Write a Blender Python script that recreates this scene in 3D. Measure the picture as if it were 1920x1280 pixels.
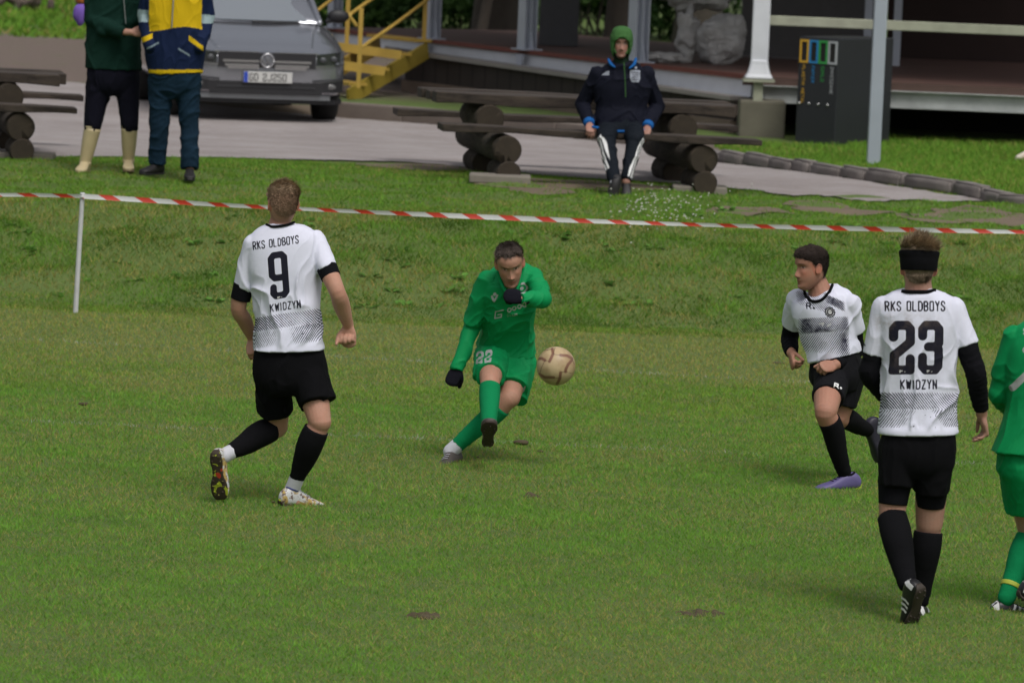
import bpy, bmesh, math, random
import numpy as np
from mathutils import Vector, Matrix, noise as mnoise
from mathutils.bvhtree import BVHTree
random.seed(7); rng = np.random.default_rng(7)
S = bpy.context.scene
for o in list(bpy.data.objects): bpy.data.objects.remove(o)
R = math.radians
# ------------------------------------------------------------------ camera
FPX, CX, CY, CAMH = 10000.0, 960.0, 640.0, 3.6
pitch, roll = math.atan(960 / FPX), R(2.4)
CAM = np.array([0, 0, CAMH])
Fd = np.array([0, math.cos(pitch), -math.sin(pitch)])
U0 = np.array([0, math.sin(pitch), math.cos(pitch)]); R0 = np.array([1.0, 0, 0])
Rt = R0 * math.cos(roll) + U0 * math.sin(roll)
Up = -R0 * math.sin(roll) + U0 * math.cos(roll)
cd = bpy.data.cameras.new('camera'); cam = bpy.data.objects.new('camera', cd); S.collection.objects.link(cam)
cam.matrix_world = Matrix(((Rt[0], Up[0], -Fd[0], 0), (Rt[1], Up[1], -Fd[1], 0), (Rt[2], Up[2], -Fd[2], CAMH), (0, 0, 0, 1)))
cd.sensor_fit = 'HORIZONTAL'; cd.sensor_width = 36; cd.lens = FPX / 1920 * 36; cd.clip_start = 1; cd.clip_end = 2000
cd.dof.use_dof = True; cd.dof.focus_distance = 28.5; cd.dof.aperture_fstop = 6.3
S.camera = cam
# ------------------------------------------------------------------ light
SUN_EL, SUN_AZ = R(58), R(155)      # azimuth from +Y clockwise: sun behind and right of the photographer
w = bpy.data.worlds.new('World'); S.world = w; w.use_nodes = True
nt = w.node_tree; bg = nt.nodes['Background']
sky = nt.nodes.new('ShaderNodeTexSky'); sky.sky_type = 'NISHITA'; sky.sun_disc = False
sky.sun_elevation = SUN_EL; sky.sun_rotation = SUN_AZ; sky.air_density = 1.0; sky.dust_density = 5.0
hs = nt.nodes.new('ShaderNodeHueSaturation'); hs.inputs['Saturation'].default_value = 0.32
nt.links.new(sky.outputs[0], hs.inputs['Color']); nt.links.new(hs.outputs[0], bg.inputs[0])
bg.inputs[1].default_value = 0.095
sl = bpy.data.lights.new('sun', 'SUN'); sl.energy = 1.15; sl.angle = R(22); sl.color = (1.0, 0.97, 0.93)
so = bpy.data.objects.new('sun', sl); S.collection.objects.link(so)
sd = Vector((math.sin(SUN_AZ) * math.cos(SUN_EL), math.cos(SUN_AZ) * math.cos(SUN_EL), math.sin(SUN_EL)))
so.rotation_euler = sd.to_track_quat('Z', 'Y').to_euler()
S.view_settings.view_transform = 'Standard'; S.view_settings.look = 'None'
S.view_settings.exposure = 0.22; S.view_settings.gamma = 1
S.render.engine = 'CYCLES'
# ------------------------------------------------------------------ projection helpers (photograph pixels <-> metres)
def ray(px, py): return Fd + (px - CX) / FPX * Rt - (py - CY) / FPX * Up
def P(px, py, Y):
    d = ray(px, py); return CAM + d * (Y / d[1])
def G(px, py, z=0.0):
    d = ray(px, py); return CAM + d * ((z - CAMH) / d[2])
def proj(V):
    q = V - CAM; dz = q @ Fd
    return CX + FPX * (q @ Rt) / dz, CY - FPX * (q @ Up) / dz
def sstep(a, b, x):
    t = np.clip((x - a) / (b - a), 0, 1); return t * t * (3 - 2 * t)
ZT = 0.6
def ground_h(x, y):
    x = np.asarray(x, float); y = np.asarray(y, float)
    foot = 38.6 + 0.25 * np.sin(x * 0.7) + 0.12 * np.sin(x * 1.9 + 1)
    h = ZT * sstep(0, 1, (y - foot) / 3.3) - .20 * sstep(46.6, 55.0, y)
    h = h - .055 * sstep(40, 42, y) * (1 - sstep(43.0, 45.6, y))
    inb = sstep(0, .6, y - foot) * (1 - sstep(45.0, 46.0, y))
    h = h + inb * (0.025 * np.sin(x * 3.1 + y * 2.2) * np.sin(y * 4.7 - x * 1.3) + 0.018 * np.sin(x * 7.3 + 2) * np.sin(y * 9.1))
    return h
def GG(px, py, lift=0.0):
    """point where the sight line of a photograph pixel meets the terrain"""
    d = ray(px, py); d = d / d[1]; Y = np.arange(15, 400, .05); q = CAM[None] + d[None] * Y[:, None]; k = np.argmax(q[:, 2] <= ground_h(q[:, 0], q[:, 1]) + lift)
    return q[k]
# ------------------------------------------------------------------ mesh helpers
WL = {}
def mk(name, V, F, mat, parent=None, smooth=True, loc=None, attrs=None, cols=None):
    V = np.asarray(V, float)
    if parent is not None: base = WL[parent.name]
    else: base = np.zeros(3) if loc is None else np.asarray(loc, float)
    me = bpy.data.meshes.new(name)
    if isinstance(F, np.ndarray):
        me.vertices.add(len(V)); me.vertices.foreach_set('co', (V - base).ravel().astype(np.float32))
        n, k = F.shape; me.loops.add(n * k); me.loops.foreach_set('vertex_index', F.ravel().astype(np.int32))
        me.polygons.add(n); me.polygons.foreach_set('loop_start', (np.arange(n) * k).astype(np.int32))
        me.update(calc_edges=True)
    else:
        me.from_pydata([tuple(v) for v in V - base], [], [tuple(int(i) for i in f) for f in F])
    me.update()
    if smooth: me.polygons.foreach_set('use_smooth', np.ones(len(me.polygons), bool))
    for k, a in (attrs or {}).items():
        a = np.asarray(a, np.float32)
        if a.ndim == 1: at = me.attributes.new(k, 'FLOAT', 'POINT'); at.data.foreach_set('value', a)
        else: at = me.attributes.new(k, 'FLOAT_VECTOR', 'POINT'); at.data.foreach_set('vector', a.ravel())
    for m in (mat if isinstance(mat, (list, tuple)) else [mat]): me.materials.append(m)
    o = bpy.data.objects.new(name, me); S.collection.objects.link(o)
    if parent is not None: o.parent = parent
    else: o.location = base
    WL[o.name] = base
    return o
def tag(o, label=None, cat=None, group=None, kind=None):
    for k, v in (('label', label), ('category', cat), ('group', group), ('kind', kind)):
        if v: o[k] = v
    return o
def thing(name, label, cat, loc, group=None, kind=None):
    o = bpy.data.objects.new(name, None); S.collection.objects.link(o); o.location = loc
    o.empty_display_size = 0.2; WL[o.name] = np.asarray(loc, float)
    return tag(o, label, cat, group, kind)
class MB:
    def __init__(s): s.V = []; s.F = []; s.n = 0
    def add(s, V, F):
        V = np.asarray(V, float); s.V.append(V); s.F += [tuple(int(i) + s.n for i in f) for f in F]; s.n += len(V); return s
    def get(s): return np.concatenate(s.V), s.F
    def mk(s, name, mat, parent=None, smooth=False, **k):
        V, F = s.get(); return mk(name, V, F, mat, parent, smooth, **k)
def nrm(v): v = np.asarray(v, float); return v / (np.linalg.norm(v) + 1e-12)
def catmull(pts, k):
    pts = np.asarray(pts, float)
    if len(pts) < 3 or k <= 1:
        if k <= 1: return pts
        t = np.linspace(0, 1, k + 1)[:, None]; out = [pts[i] * (1 - t[:-1]) + pts[i + 1] * t[:-1] for i in range(len(pts) - 1)]
        return np.concatenate(out + [pts[-1:]])
    q = np.concatenate([2 * pts[:1] - pts[1:2], pts, 2 * pts[-1:] - pts[-2:-1]])
    out = []
    for i in range(1, len(q) - 2):
        p0, p1, p2, p3 = q[i - 1], q[i], q[i + 1], q[i + 2]
        for j in range(k):
            t = j / k
            out.append(.5 * ((2 * p1) + (p2 - p0) * t + (2 * p0 - 5 * p1 + 4 * p2 - p3) * t * t + (3 * p1 - p0 - 3 * p2 + p3) * t ** 3))
    out.append(q[-2]); return np.array(out)
def rings_mesh(C, U, W, n=24, ex=2.0, cap=True):
    """closed loft: centres C, half-axis vectors U and W per ring"""
    a = np.arange(n) / n * 2 * math.pi; c, s_ = np.cos(a), np.sin(a)
    c = np.sign(c) * np.abs(c) ** (2 / ex); s_ = np.sign(s_) * np.abs(s_) ** (2 / ex)
    V = (C[:, None, :] + c[None, :, None] * U[:, None, :] + s_[None, :, None] * W[:, None, :]).reshape(-1, 3)
    F = []; m = len(C)
    for i in range(m - 1):
        for j in range(n):
            F.append((i * n + j, i * n + (j + 1) % n, (i + 1) * n + (j + 1) % n, (i + 1) * n + j))
    if cap:
        V = np.concatenate([V, C[:1], C[-1:]]); b = m * n
        for j in range(n):
            F.append((b, (j + 1) % n, j)); F.append((b + 1, (m - 1) * n + j, (m - 1) * n + (j + 1) % n))
    # outward orientation
    vol = 0
    for f in F[:len(F):max(1, len(F) // 400)]:
        p = V[list(f)]; cc = V.mean(0); vol += np.dot(np.cross(p[1] - p[0], p[2] - p[0]), p.mean(0) - cc)
    if vol < 0: F = [f[::-1] for f in F]
    return V, F
def tube(pts, rad, k=5, n=16, flat=None, up=(0, 0, 1), round_ends=(True, True), ex=2.0):
    """smooth tapering tube; rad per point (scalar or (side, up)); """
    pts = np.asarray(pts, float); rad = np.array([(r, r) if np.isscalar(r) else r for r in rad], float)
    C = catmull(pts, k); Rr = catmull(rad, k); Rr = np.maximum(Rr, 1e-4)
    T = np.gradient(C, axis=0); T /= np.linalg.norm(T, axis=1)[:, None] + 1e-12
    up = nrm(up)
    if abs(np.dot(up, T[0])) > .85: up = np.array([0, 1.0, 0]) if abs(T[0][1]) < .8 else np.array([1.0, 0, 0])
    U = []; W = []; prev = up
    for t in T:
        wv = nrm(prev - t * np.dot(prev, t)); prev = wv; U.append(np.cross(t, wv)); W.append(wv)
    U = np.array(U); W = np.array(W)
    for end in (0, 1):
        if round_ends[end]:
            i = -1 if end else 0; sgn = 1 if end else -1
            r = Rr[i].mean(); ex_c = []; ex_r = []
            for a in (20, 42, 62, 80):
                ex_c.append(C[i] + sgn * T[i] * r * math.sin(R(a))); ex_r.append(Rr[i] * math.cos(R(a)))
            if end:
                C = np.concatenate([C, ex_c]); Rr = np.concatenate([Rr, ex_r]); U = np.concatenate([U, [U[-1]] * 4]); W = np.concatenate([W, [W[-1]] * 4]); T = np.concatenate([T, [T[-1]] * 4])
            else:
                C = np.concatenate([ex_c[::-1], C]); Rr = np.concatenate([ex_r[::-1], Rr]); U = np.concatenate([[U[0]] * 4, U]); W = np.concatenate([[W[0]] * 4, W]); T = np.concatenate([[T[0]] * 4, T])
    return rings_mesh(C, U * Rr[:, :1], W * Rr[:, 1:], n, ex)
def ellipsoid(c, ax, n=20, m=14, rot=None):
    c = np.asarray(c, float); A = np.eye(3) if rot is None else np.asarray(rot)   # rows = axes
    th = np.linspace(0.02, math.pi - 0.02, m); C = []; U = []; W = []
    for t in th:
        C.append(c + A[2] * ax[2] * math.cos(t)); U.append(A[0] * ax[0] * math.sin(t)); W.append(A[1] * ax[1] * math.sin(t))
    return rings_mesh(np.array(C), np.array(U), np.array(W), n)
def box(c, sx, sy, sz, ax=None):
    """box centred at c, full sizes, ax = 3 unit axes (rows)"""
    A = np.eye(3) if ax is None else np.asarray(ax, float); c = np.asarray(c, float)
    V = [c + A[0] * sx / 2 * i + A[1] * sy / 2 * j + A[2] * sz / 2 * k for k in (-1, 1) for j in (-1, 1) for i in (-1, 1)]
    F = [(0, 2, 3, 1), (4, 5, 7, 6), (0, 1, 5, 4), (2, 6, 7, 3), (0, 4, 6, 2), (1, 3, 7, 5)]
    return np.array(V), F
def beam(p0, p1, w_, h_, upv=(0, 0, 1)):
    """rectangular bar from p0 to p1 (centre line), width w_ across, height h_ along upv"""
    p0 = np.asarray(p0, float); p1 = np.asarray(p1, float); t = nrm(p1 - p0)
    s = nrm(np.cross(t, upv)); u = np.cross(s, t)
    return box((p0 + p1) / 2, np.linalg.norm(p1 - p0), w_, h_, [t, s, u])
def prism(poly, vec):
    """extrude polygon (3D points) by vec"""
    poly = np.asarray(poly, float); n = len(poly); vec = np.asarray(vec, float)
    V = np.concatenate([poly, poly + vec]); F = [tuple(range(n))[::-1], tuple(range(n, 2 * n))]
    for i in range(n): j = (i + 1) % n; F.append((i, j, n + j, n + i))
    nn = np.zeros(3)
    for i in range(n): nn += np.cross(poly[i] - poly[0], poly[(i + 1) % n] - poly[0])
    if np.dot(nn, vec) < 0: F = [f[::-1] for f in F]
    return V, F
def bevel(o, wdt=0.01, seg=2):
    m = o.modifiers.new('bevel', 'BEVEL'); m.width = wdt; m.segments = seg; m.limit_method = 'ANGLE'; m.angle_limit = R(40)
    return o
def bake(o):
    dg = bpy.context.evaluated_depsgraph_get(); me = bpy.data.meshes.new_from_object(o.evaluated_get(dg)); old = o.data
    o.modifiers.clear(); o.data = me; bpy.data.meshes.remove(old); return o
def remesh(parts, voxel, it=4, fac=0.5):
    mb = MB()
    for V, F in parts: mb.add(V, F)
    V, F = mb.get(); me = bpy.data.meshes.new('tmp'); me.from_pydata([tuple(v) for v in V], [], F); me.update()
    o = bpy.data.objects.new('tmp', me); S.collection.objects.link(o)
    m = o.modifiers.new('r', 'REMESH'); m.mode = 'VOXEL'; m.voxel_size = voxel; m.adaptivity = 0
    if it: s = o.modifiers.new('s', 'SMOOTH'); s.factor = fac; s.iterations = it
    bpy.context.view_layer.update()
    dg = bpy.context.evaluated_depsgraph_get(); e = bpy.data.meshes.new_from_object(o.evaluated_get(dg))
    nv = len(e.vertices); Vo = np.empty(nv * 3, np.float32); e.vertices.foreach_get('co', Vo)
    N = np.empty(nv * 3, np.float32); e.vertices.foreach_get('normal', N)
    nl = len(e.loops); L = np.empty(nl, np.int32); e.loops.foreach_get('vertex_index', L)
    Fo = L.reshape(-1, 4) if nl == 4 * len(e.polygons) else [tuple(p.vertices) for p in e.polygons]
    bpy.data.objects.remove(o); bpy.data.meshes.remove(me); bpy.data.meshes.remove(e)
    return Vo.reshape(-1, 3).astype(float), N.reshape(-1, 3).astype(float), Fo
# ------------------------------------------------------------------ materials
MATS = {}
class NB:
    def __init__(s, name):
        s.m = bpy.data.materials.new(name); s.m.use_nodes = True; s.t = s.m.node_tree; s.b = s.t.nodes['Principled BSDF']
    def n(s, typ, **kw):
        nd = s.t.nodes.new(typ)
        for k, v in kw.items():
            if k.startswith('i_'):
                key = k[2:]; key = int(key) if key.isdigit() else key.replace('_', ' '); nd.inputs[key].default_value = v
            else: setattr(nd, k, v)
        return nd
    def l(s, a, b): s.t.links.new(a, b)
    def val(s, nd, idx, x):
        if hasattr(x, 'is_output') or hasattr(x, 'links'): s.l(x, nd.inputs[idx])
        else: nd.inputs[idx].default_value = x
    def math(s, op, a, b=0.0, c=0.0, clamp=False):
        nd = s.n('ShaderNodeMath', operation=op, use_clamp=clamp); s.val(nd, 0, a); s.val(nd, 1, b)
        if op in ('MULTIPLY_ADD', 'SMOOTH_MIN', 'COMPARE'): s.val(nd, 2, c)
        return nd.outputs[0]
    def mix(s, f, a, b, mode='MIX'):
        nd = s.n('ShaderNodeMix', data_type='RGBA', blend_type=mode); nd.clamp_factor = True
        s.val(nd, 0, f); s.val(nd, 6, a); s.val(nd, 7, b); return nd.outputs[2]
    def noise(s, scale, detail=4, rough=.55, vec=None, dist=0.0):
        nd = s.n('ShaderNodeTexNoise'); nd.inputs['Scale'].default_value = scale; nd.inputs['Detail'].default_value = detail
        nd.inputs['Roughness'].default_value = rough; nd.inputs['Distortion'].default_value = dist
        if vec is not None: s.l(vec, nd.inputs['Vector'])
        return nd.outputs['Fac']
    def pos(s): return s.n('ShaderNodeNewGeometry').outputs['Position']
    def obj(s): return s.n('ShaderNodeTexCoord').outputs['Object']
    def mapping(s, vec, scale=(1, 1, 1), rot=(0, 0, 0), loc=(0, 0, 0)):
        nd = s.n('ShaderNodeMapping'); s.l(vec, nd.inputs[0]); nd.inputs['Scale'].default_value = scale; nd.inputs['Rotation'].default_value = rot; nd.inputs['Location'].default_value = loc
        return nd.outputs[0]
    def ramp(s, fac, stops):
        nd = s.n('ShaderNodeValToRGB'); s.l(fac, nd.inputs[0]); cr = nd.color_ramp
        while len(cr.elements) < len(stops): cr.elements.new(0.5)
        for e, (p, c) in zip(cr.elements, stops): e.position = p; e.color = (*c, 1) if len(c) == 3 else c
        return nd.outputs[0]
    def mr(s, x, a, b, c=0.0, d=1.0):
        nd = s.n('ShaderNodeMapRange'); s.val(nd, 0, x); s.val(nd, 1, a); s.val(nd, 2, b); s.val(nd, 3, c); s.val(nd, 4, d); return nd.outputs[0]
    def attr(s, name): return s.n('ShaderNodeAttribute', attribute_name=name)
    def bump(s, h, strength=.3, dist=.01):
        nd = s.n('ShaderNodeBump'); nd.inputs['Strength'].default_value = strength; nd.inputs['Distance'].default_value = dist
        s.l(h, nd.inputs['Height']); s.l(nd.outputs[0], s.b.inputs['Normal']); return nd
    def set(s, col=None, rough=None, metal=None, **kw):
        if col is not None:
            if hasattr(col, 'links'): s.l(col, s.b.inputs['Base Color'])
            else: s.b.inputs['Base Color'].default_value = (*col, 1) if len(col) == 3 else col
        for k, v in (('Roughness', rough), ('Metallic', metal)):
            if v is not None:
                if hasattr(v, 'links'): s.l(v, s.b.inputs[k])
                else: s.b.inputs[k].default_value = v
        for k, v in kw.items(): s.b.inputs[k.replace('_', ' ')].default_value = v
        return s.m
def C4(c): return (*c, 1)
def simple(name, col, rough=.6, metal=0, var=.15, scale=8, bump=0.0, bscale=60, **kw):
    if name in MATS: return MATS[name]
    b = NB(name); o = b.obj(); f = b.noise(scale, 5, vec=o)
    c = b.mix(f, C4([x * (1 - var) for x in col]), C4([min(1, x * (1 + var)) for x in col]))
    b.set(c, rough, metal, **kw)
    if bump: b.bump(b.noise(bscale, 4, vec=o), bump, .004)
    MATS[name] = b.m; return b.m
# ================================================================== GROUND
def pline(pts): return np.array([GG(x, y)[:2] for x, y in pts])
front_edge = [(-500, 312), (-100, 302), (150, 296), (400, 298), (620, 303), (760, 306), (900, 318), (1020, 332), (1150, 340), (1300, 348), (1420, 362), (1560, 372), (1700, 377), (1850, 379)]
kerb_line = [(1350, 306), (1440, 316), (1560, 331), (1680, 350), (1800, 366), (1900, 382), (2050, 404), (2300, 440)]
back_edge = [(1850, 378), (1780, 368), (1680, 352), (1560, 333), (1440, 318), (1350, 308), (1240, 282), (1050, 260), (840, 238), (640, 224), (400, 200), (150, 158), (-100, 138), (-500, 100)]
path_poly = np.concatenate([pline(front_edge), pline(back_edge)])
def resample(poly, k, amp, seed=0):
    out = []; r = np.random.default_rng(seed); n = len(poly)
    for i in range(n):
        a, b = poly[i], poly[(i + 1) % n]
        for j in range(k): out.append(a + (b - a) * j / k + r.normal(0, amp, 2))
    return np.array(out)
path_poly_r = resample(path_poly, 10, .03, 3)
def inpoly(x, y, poly):
    r = np.zeros(len(x), bool); n = len(poly); j = n - 1
    for i in range(n):
        xi, yi = poly[i]; xj, yj = poly[j]
        c = ((yi > y) != (yj > y)) & (x < (xj - xi) * (y - yi) / (yj - yi + 1e-12) + xi); r ^= c; j = i
    return r
# --- one sheet to the horizon
def gridmesh(xs, ys):
    X, Y = np.meshgrid(xs, ys); Z = ground_h(X, Y); V = np.stack([X.ravel(), Y.ravel(), Z.ravel()], 1)
    a = np.arange(len(ys) - 1)[:, None] * len(xs) + np.arange(len(xs) - 1)[None]; a = a.ravel()
    return V, np.stack([a, a + 1, a + 1 + len(xs), a + len(xs)], 1)
xs = np.concatenate([np.linspace(-900, -14, 12), np.arange(-12, 12.01, .12), np.linspace(14, 900, 12)])
ys = np.concatenate([np.linspace(-60, 20, 8), np.arange(21, 37, .4), np.arange(37, 47, .09), np.arange(47.25, 90, .5), np.linspace(92, 1500, 16)])
b = NB('turf_soil'); p = b.pos()
big = b.noise(.55, 5, .6, vec=p); mid = b.noise(3.2, 5, .65, vec=p); fine = b.noise(26, 5, .7, vec=p)
c1 = b.mix(b.mr(big, .38, .66), C4((.05, .075, .02)), C4((.12, .11, .05)))
c2 = b.mix(b.mr(mid, .40, .68), c1, C4((.062, .085, .022)))
c3 = b.mix(b.mr(fine, .45, .75), c2, C4((.13, .105, .062)))
# bare soil far left behind the road and at worn spots
sy = b.n('ShaderNodeSeparateXYZ'); b.l(p, sy.inputs[0])
far = b.math('MULTIPLY', b.mr(sy.outputs[1], 61.5, 63.5), b.mr(b.math('ADD', sy.outputs[1], b.math('MULTIPLY', mid, 3.0)), 79.5, 77.0))
c3 = b.mix(.70, c3, C4((.115, .19, .034)))
c4 = b.mix(b.math('MULTIPLY', far, b.mr(mid, .2, .45)), c3, C4((.165, .125, .105)))
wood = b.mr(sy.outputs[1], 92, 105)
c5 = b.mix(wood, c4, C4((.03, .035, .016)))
b.set(c5, .95); b.bump(b.noise(60, 6, .7, vec=p), .8, .02)
V, F = gridmesh(xs, ys)
tag(mk('ground', V, F, b.m), kind='structure')
# --- path
b = NB('worn_asphalt'); p = b.pos()
n1 = b.noise(1.1, 5, .6, vec=p); n2 = b.noise(90, 3, .7, vec=p); n3 = b.noise(b'' and 0 or 6, 6, .7, vec=b.mapping(p, (1, 3, 1)))
c = b.mix(b.mr(n1, .35, .65), C4((.235, .205, .20)), C4((.335, .305, .30)))
c = b.mix(b.mr(n3, .46, .70), c, C4((.20, .16, .14)))
c = b.mix(b.mr(n2, .5, .8), c, C4((.46, .43, .42)))
sx = b.n('ShaderNodeSeparateXYZ'); b.l(p, sx.inputs[0])
b.set(c, .9); b.bump(n2, .4, .004)
def sheet(name, poly, z, mat, step=.25):
    bm = bmesh.new(); vs = [bm.verts.new((x, y, z)) for x, y in poly]; f = bm.faces.new(vs)
    if f.normal.z < 0: f.normal_flip()
    ya = poly[:, 1].min(); yb = poly[:, 1].max()
    for yy in np.arange(ya + step * .6, yb, step): bmesh.ops.bisect_plane(bm, geom=bm.verts[:] + bm.edges[:] + bm.faces[:], plane_co=(0, yy, 0), plane_no=(0, 1, 0))
    bmesh.ops.triangulate(bm, faces=[f for f in bm.faces if len(f.verts) > 4])
    for v in bm.verts: v.co.z = float(ground_h(v.co.x, v.co.y)) + z
    me = bpy.data.meshes.new(name); bm.to_mesh(me); bm.free(); me.materials.append(mat)
    o = bpy.data.objects.new(name, me); S.collection.objects.link(o); WL[name] = np.zeros(3); return tag(o, kind='structure')
sheet('asphalt_path', path_poly_r, .014, b.m)
# brown dirt strip between path and the kerb under the pavilion
ds = resample(np.concatenate([pline([(1350, 309), (1240, 284), (1050, 262), (840, 240), (640, 226), (380, 204)]), pline([(380, 190), (640, 200), (840, 212), (1050, 236), (1240, 258), (1380, 286)])]), 8, .03, 5)
md = simple('packed_dirt', (.15, .115, .08), .95, var=.35, scale=3, bump=.5)
sheet('dirt_strip', ds, .004, md)
# bare dirt patches under the bench and on the bank crest
def blob(px, py, rx, ry, z, seed):
    c = (G(px, py, 0) if z == 0 else GG(px, py))[:2]; r = np.random.default_rng(seed); n = 28; ph = r.uniform(0, 6, 4)
    return np.array([c + np.array([rx * math.cos(a), ry * math.sin(a)]) * (1 + .22 * math.sin(2 * a + ph[0]) + .16 * math.sin(3 * a + ph[1]) + .12 * math.sin(5 * a + ph[2]) + .08 * math.sin(9 * a + ph[3])) for a in np.linspace(0, 2 * math.pi, n, endpoint=False)])
patches = [blob(1110, 352, .75, .55, ZT, 1), blob(850, 318, .75, .45, ZT, 2), blob(1830, 408, .75, .6, ZT, 4), blob(1560, 398, .4, .3, ZT, 6), blob(990, 352, .4, .3, ZT, 7), blob(1400,395,.4,.3,ZT,9)]
# ================================================================== GRASS (blades)
def fbm(x, y, s, seed):
    o = seed * 13.7
    return (np.sin(x * s + 1.3 * np.sin(y * s * .7 + o) + o) * np.cos(y * s * 1.1 + 1.7 * np.sin(x * s * .6 + o)) * .5
            + .3 * np.sin(x * s * 2.3 + o * 2 + 1.1 * np.sin(y * s * 1.9)) * np.sin(y * s * 2.7 - o) + .2 * np.sin(x * s * 5.1 + o) * np.cos(y * s * 4.3 + o + np.sin(x * s * 3)))
def line_d(x, y, a, b):
    a = np.array(a); b = np.array(b); d = b - a; t = np.clip(((x - a[0]) * d[0] + (y - a[1]) * d[1]) / d.dot(d), 0, 1)
    return np.hypot(x - a[0] - t * d[0], y - a[1] - t * d[1])
LINE1 = (G(-60, 632)[:2], G(1600, 722)[:2]); LINE2 = (G(60, 790)[:2], G(1960, 876)[:2])
def blades(y0, y1, dens, hmin, hmax, wd, margin=2.0, seed=1, ztest=None):
    r = np.random.default_rng(seed); hw = lambda y: y * .0965 + margin
    A = (hw(y0) + hw(y1)) * (y1 - y0); N = int(A * dens)
    y = r.uniform(y0, y1, N); x = r.uniform(-1, 1, N) * hw(y1); k = np.abs(x) < hw(y); x, y = x[k], y[k]
    k = ~inpoly(x, y, path_poly_r); k &= ~((y > 44) & inpoly(x, y, ds))
    for pp in patches:
        ins = inpoly(x, y, pp); k &= ~(ins & (r.random(len(x)) < np.clip(.72 + .5 * fbm(x, y, 5.0, 21), .2, .97)))
    x, y = x[k], y[k]
    return x, y, r
sets = []
for (y0, y1, dens, h0, h1, wd, sd_) in ((20.5, 27, 8600, .012, .030, .0025, 11), (27, 33, 7000, .013, .032, .0029, 12), (33, 38.8, 5600, .014, .034, .0033, 13),
                                        (38.4, 42.2, 4600, .016, .05, .0045, 14), (42.2, 47.2, 3800, .012, .040, .0048, 15), (46.5, 58.5, 1500, .03, .075, .008, 16), (75, 100, 120, .05, .15, .03, 17)):
    x, y, r = blades(y0, y1, dens, h0, h1, wd, seed=sd_)
    if sd_ == 15: k = (y < 47.0); x, y = x[k], y[k]
    if sd_ == 16: # right lawn only, behind the kerb
        kl = pline(kerb_line); yk = np.interp(x, kl[:, 0], kl[:, 1]); k = (x > 1.7) & (y > yk + .13) & ((y < 56.4) | (x > 3.5)); x, y = x[k], y[k]
    if sd_ == 17: k = (x < -2.5); x, y = x[k], y[k]
    n = len(x); pitchm = y < 38.6
    dry = np.clip(.5 + .9 * fbm(x, y, .9, 1) + .5 * fbm(x, y, 3.1, 2), 0, 1)
    if sd_ in (13,): dry = np.clip(dry + sstep(34.5, 36.8, y) * .95 - sstep(38.0, 38.8, y) * .5, 0, 1.25)
    if sd_ in (14,): dry = np.clip(.28 + 1.2 * fbm(x, y, 1.7, 5) + .8 * fbm(x, y, 4.3, 12) + .4 * sstep(40.3, 41.8, y), 0, 1)
    if sd_ in (15,): dry = np.clip(.0 + .9 * fbm(x, y, 1.3, 6) , 0, 1)
    if sd_ in (16, 17): dry = np.clip(.05 + .5 * fbm(x, y, 1.1, 7), 0, 1)
    if sd_ in (11, 12): dry = np.clip(dry * .7 , 0, 1)
    # thin the dry places
    k = r.random(n) > dry * .45 ; x, y, dry = x[k], y[k], dry[k]; n = len(x)
    clump = np.clip(.5 + .5 * fbm(x, y, 5.5, 3) + .4 * fbm(x, y, 11, 4), 0, 1)
    h = (h0 + (h1 - h0) * r.random(n) ** 1.5) * (.65 + .6 * clump) * (1 if sd_ != 14 else .62 + .55 * sstep(38.5, 39.8, y))
    base = np.stack([x, y, ground_h(x, y) - .003], 1)
    az = r.uniform(0, 2 * math.pi, n); lean = r.uniform(.3, 1.6, n) * h
    laz = r.uniform(0, 2 * math.pi, n)
    wv = np.stack([np.cos(az), np.sin(az), np.zeros(n)], 1) * (wd * r.uniform(.6, 1.3, n))[:, None]
    tip = base + np.stack([np.cos(laz) * lean, np.sin(laz) * lean, h], 1)
    isdry = r.random(n) < (.06 + .56 * dry)
    dsc = 1.0
    g = np.stack([.140 + .05 * r.random(n), .296 + .07 * r.random(n), .040 + .018 * r.random(n)], 1)
    if sd_ in (14, 15, 16, 17): g = g * np.array([.92, .88, .85]); dsc = .93
    if sd_ == 13: g = g * np.array([1.12, .98, 1.0]) 
    if sd_ == 14: g *= (1 - .38 * sstep(-.2, .5, fbm(x, y, 2.3, 8)))[:, None]
    dcol = np.stack([.34 + .08 * r.random(n), .32 + .07 * r.random(n), .095 + .03 * r.random(n)], 1)
    c = np.where(isdry[:, None], dcol * dsc, g * (0.85 + .45 * clump)[:, None])
    if sd_ <= 13:
        wpt = np.zeros(n)
        for (a, b_), st, wl in ((LINE1, .30, .06), (LINE2, .20, .055)):
            d = line_d(x, y, a, b_); br = np.clip(.65 + .7 * fbm(x, y * .3, 1.6, 9), .1, 1)
            wpt = np.maximum(wpt, st * br * (d < wl + .02 * fbm(x, y, 9, 2)))
        pk = r.random(n) < wpt * 1.3; c[pk] = np.array([.46, .47, .40])
    sets.append((base - wv, base + wv, tip, c))
A = np.concatenate([s[0] for s in sets]); B = np.concatenate([s[1] for s in sets]); T = np.concatenate([s[2] for s in sets]); Cc = np.concatenate([s[3] for s in sets])
n = len(A); V = np.empty((n * 3, 3)); V[0::3] = A; V[1::3] = B; V[2::3] = T
b = NB('grass_blades'); at = b.attr('gcol')
b.set(at.outputs['Color'], 1.0); b.b.inputs['Specular IOR Level'].default_value = .0
tr = b.n('ShaderNodeBsdfTranslucent'); b.l(at.outputs['Color'], tr.inputs[0]); ms = b.n('ShaderNodeMixShader', i_0=.38)
b.l(b.b.outputs[0], ms.inputs[1]); b.l(tr.outputs[0], ms.inputs[2]); b.l(ms.outputs[0], b.t.nodes['Material Output'].inputs[0])
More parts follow.
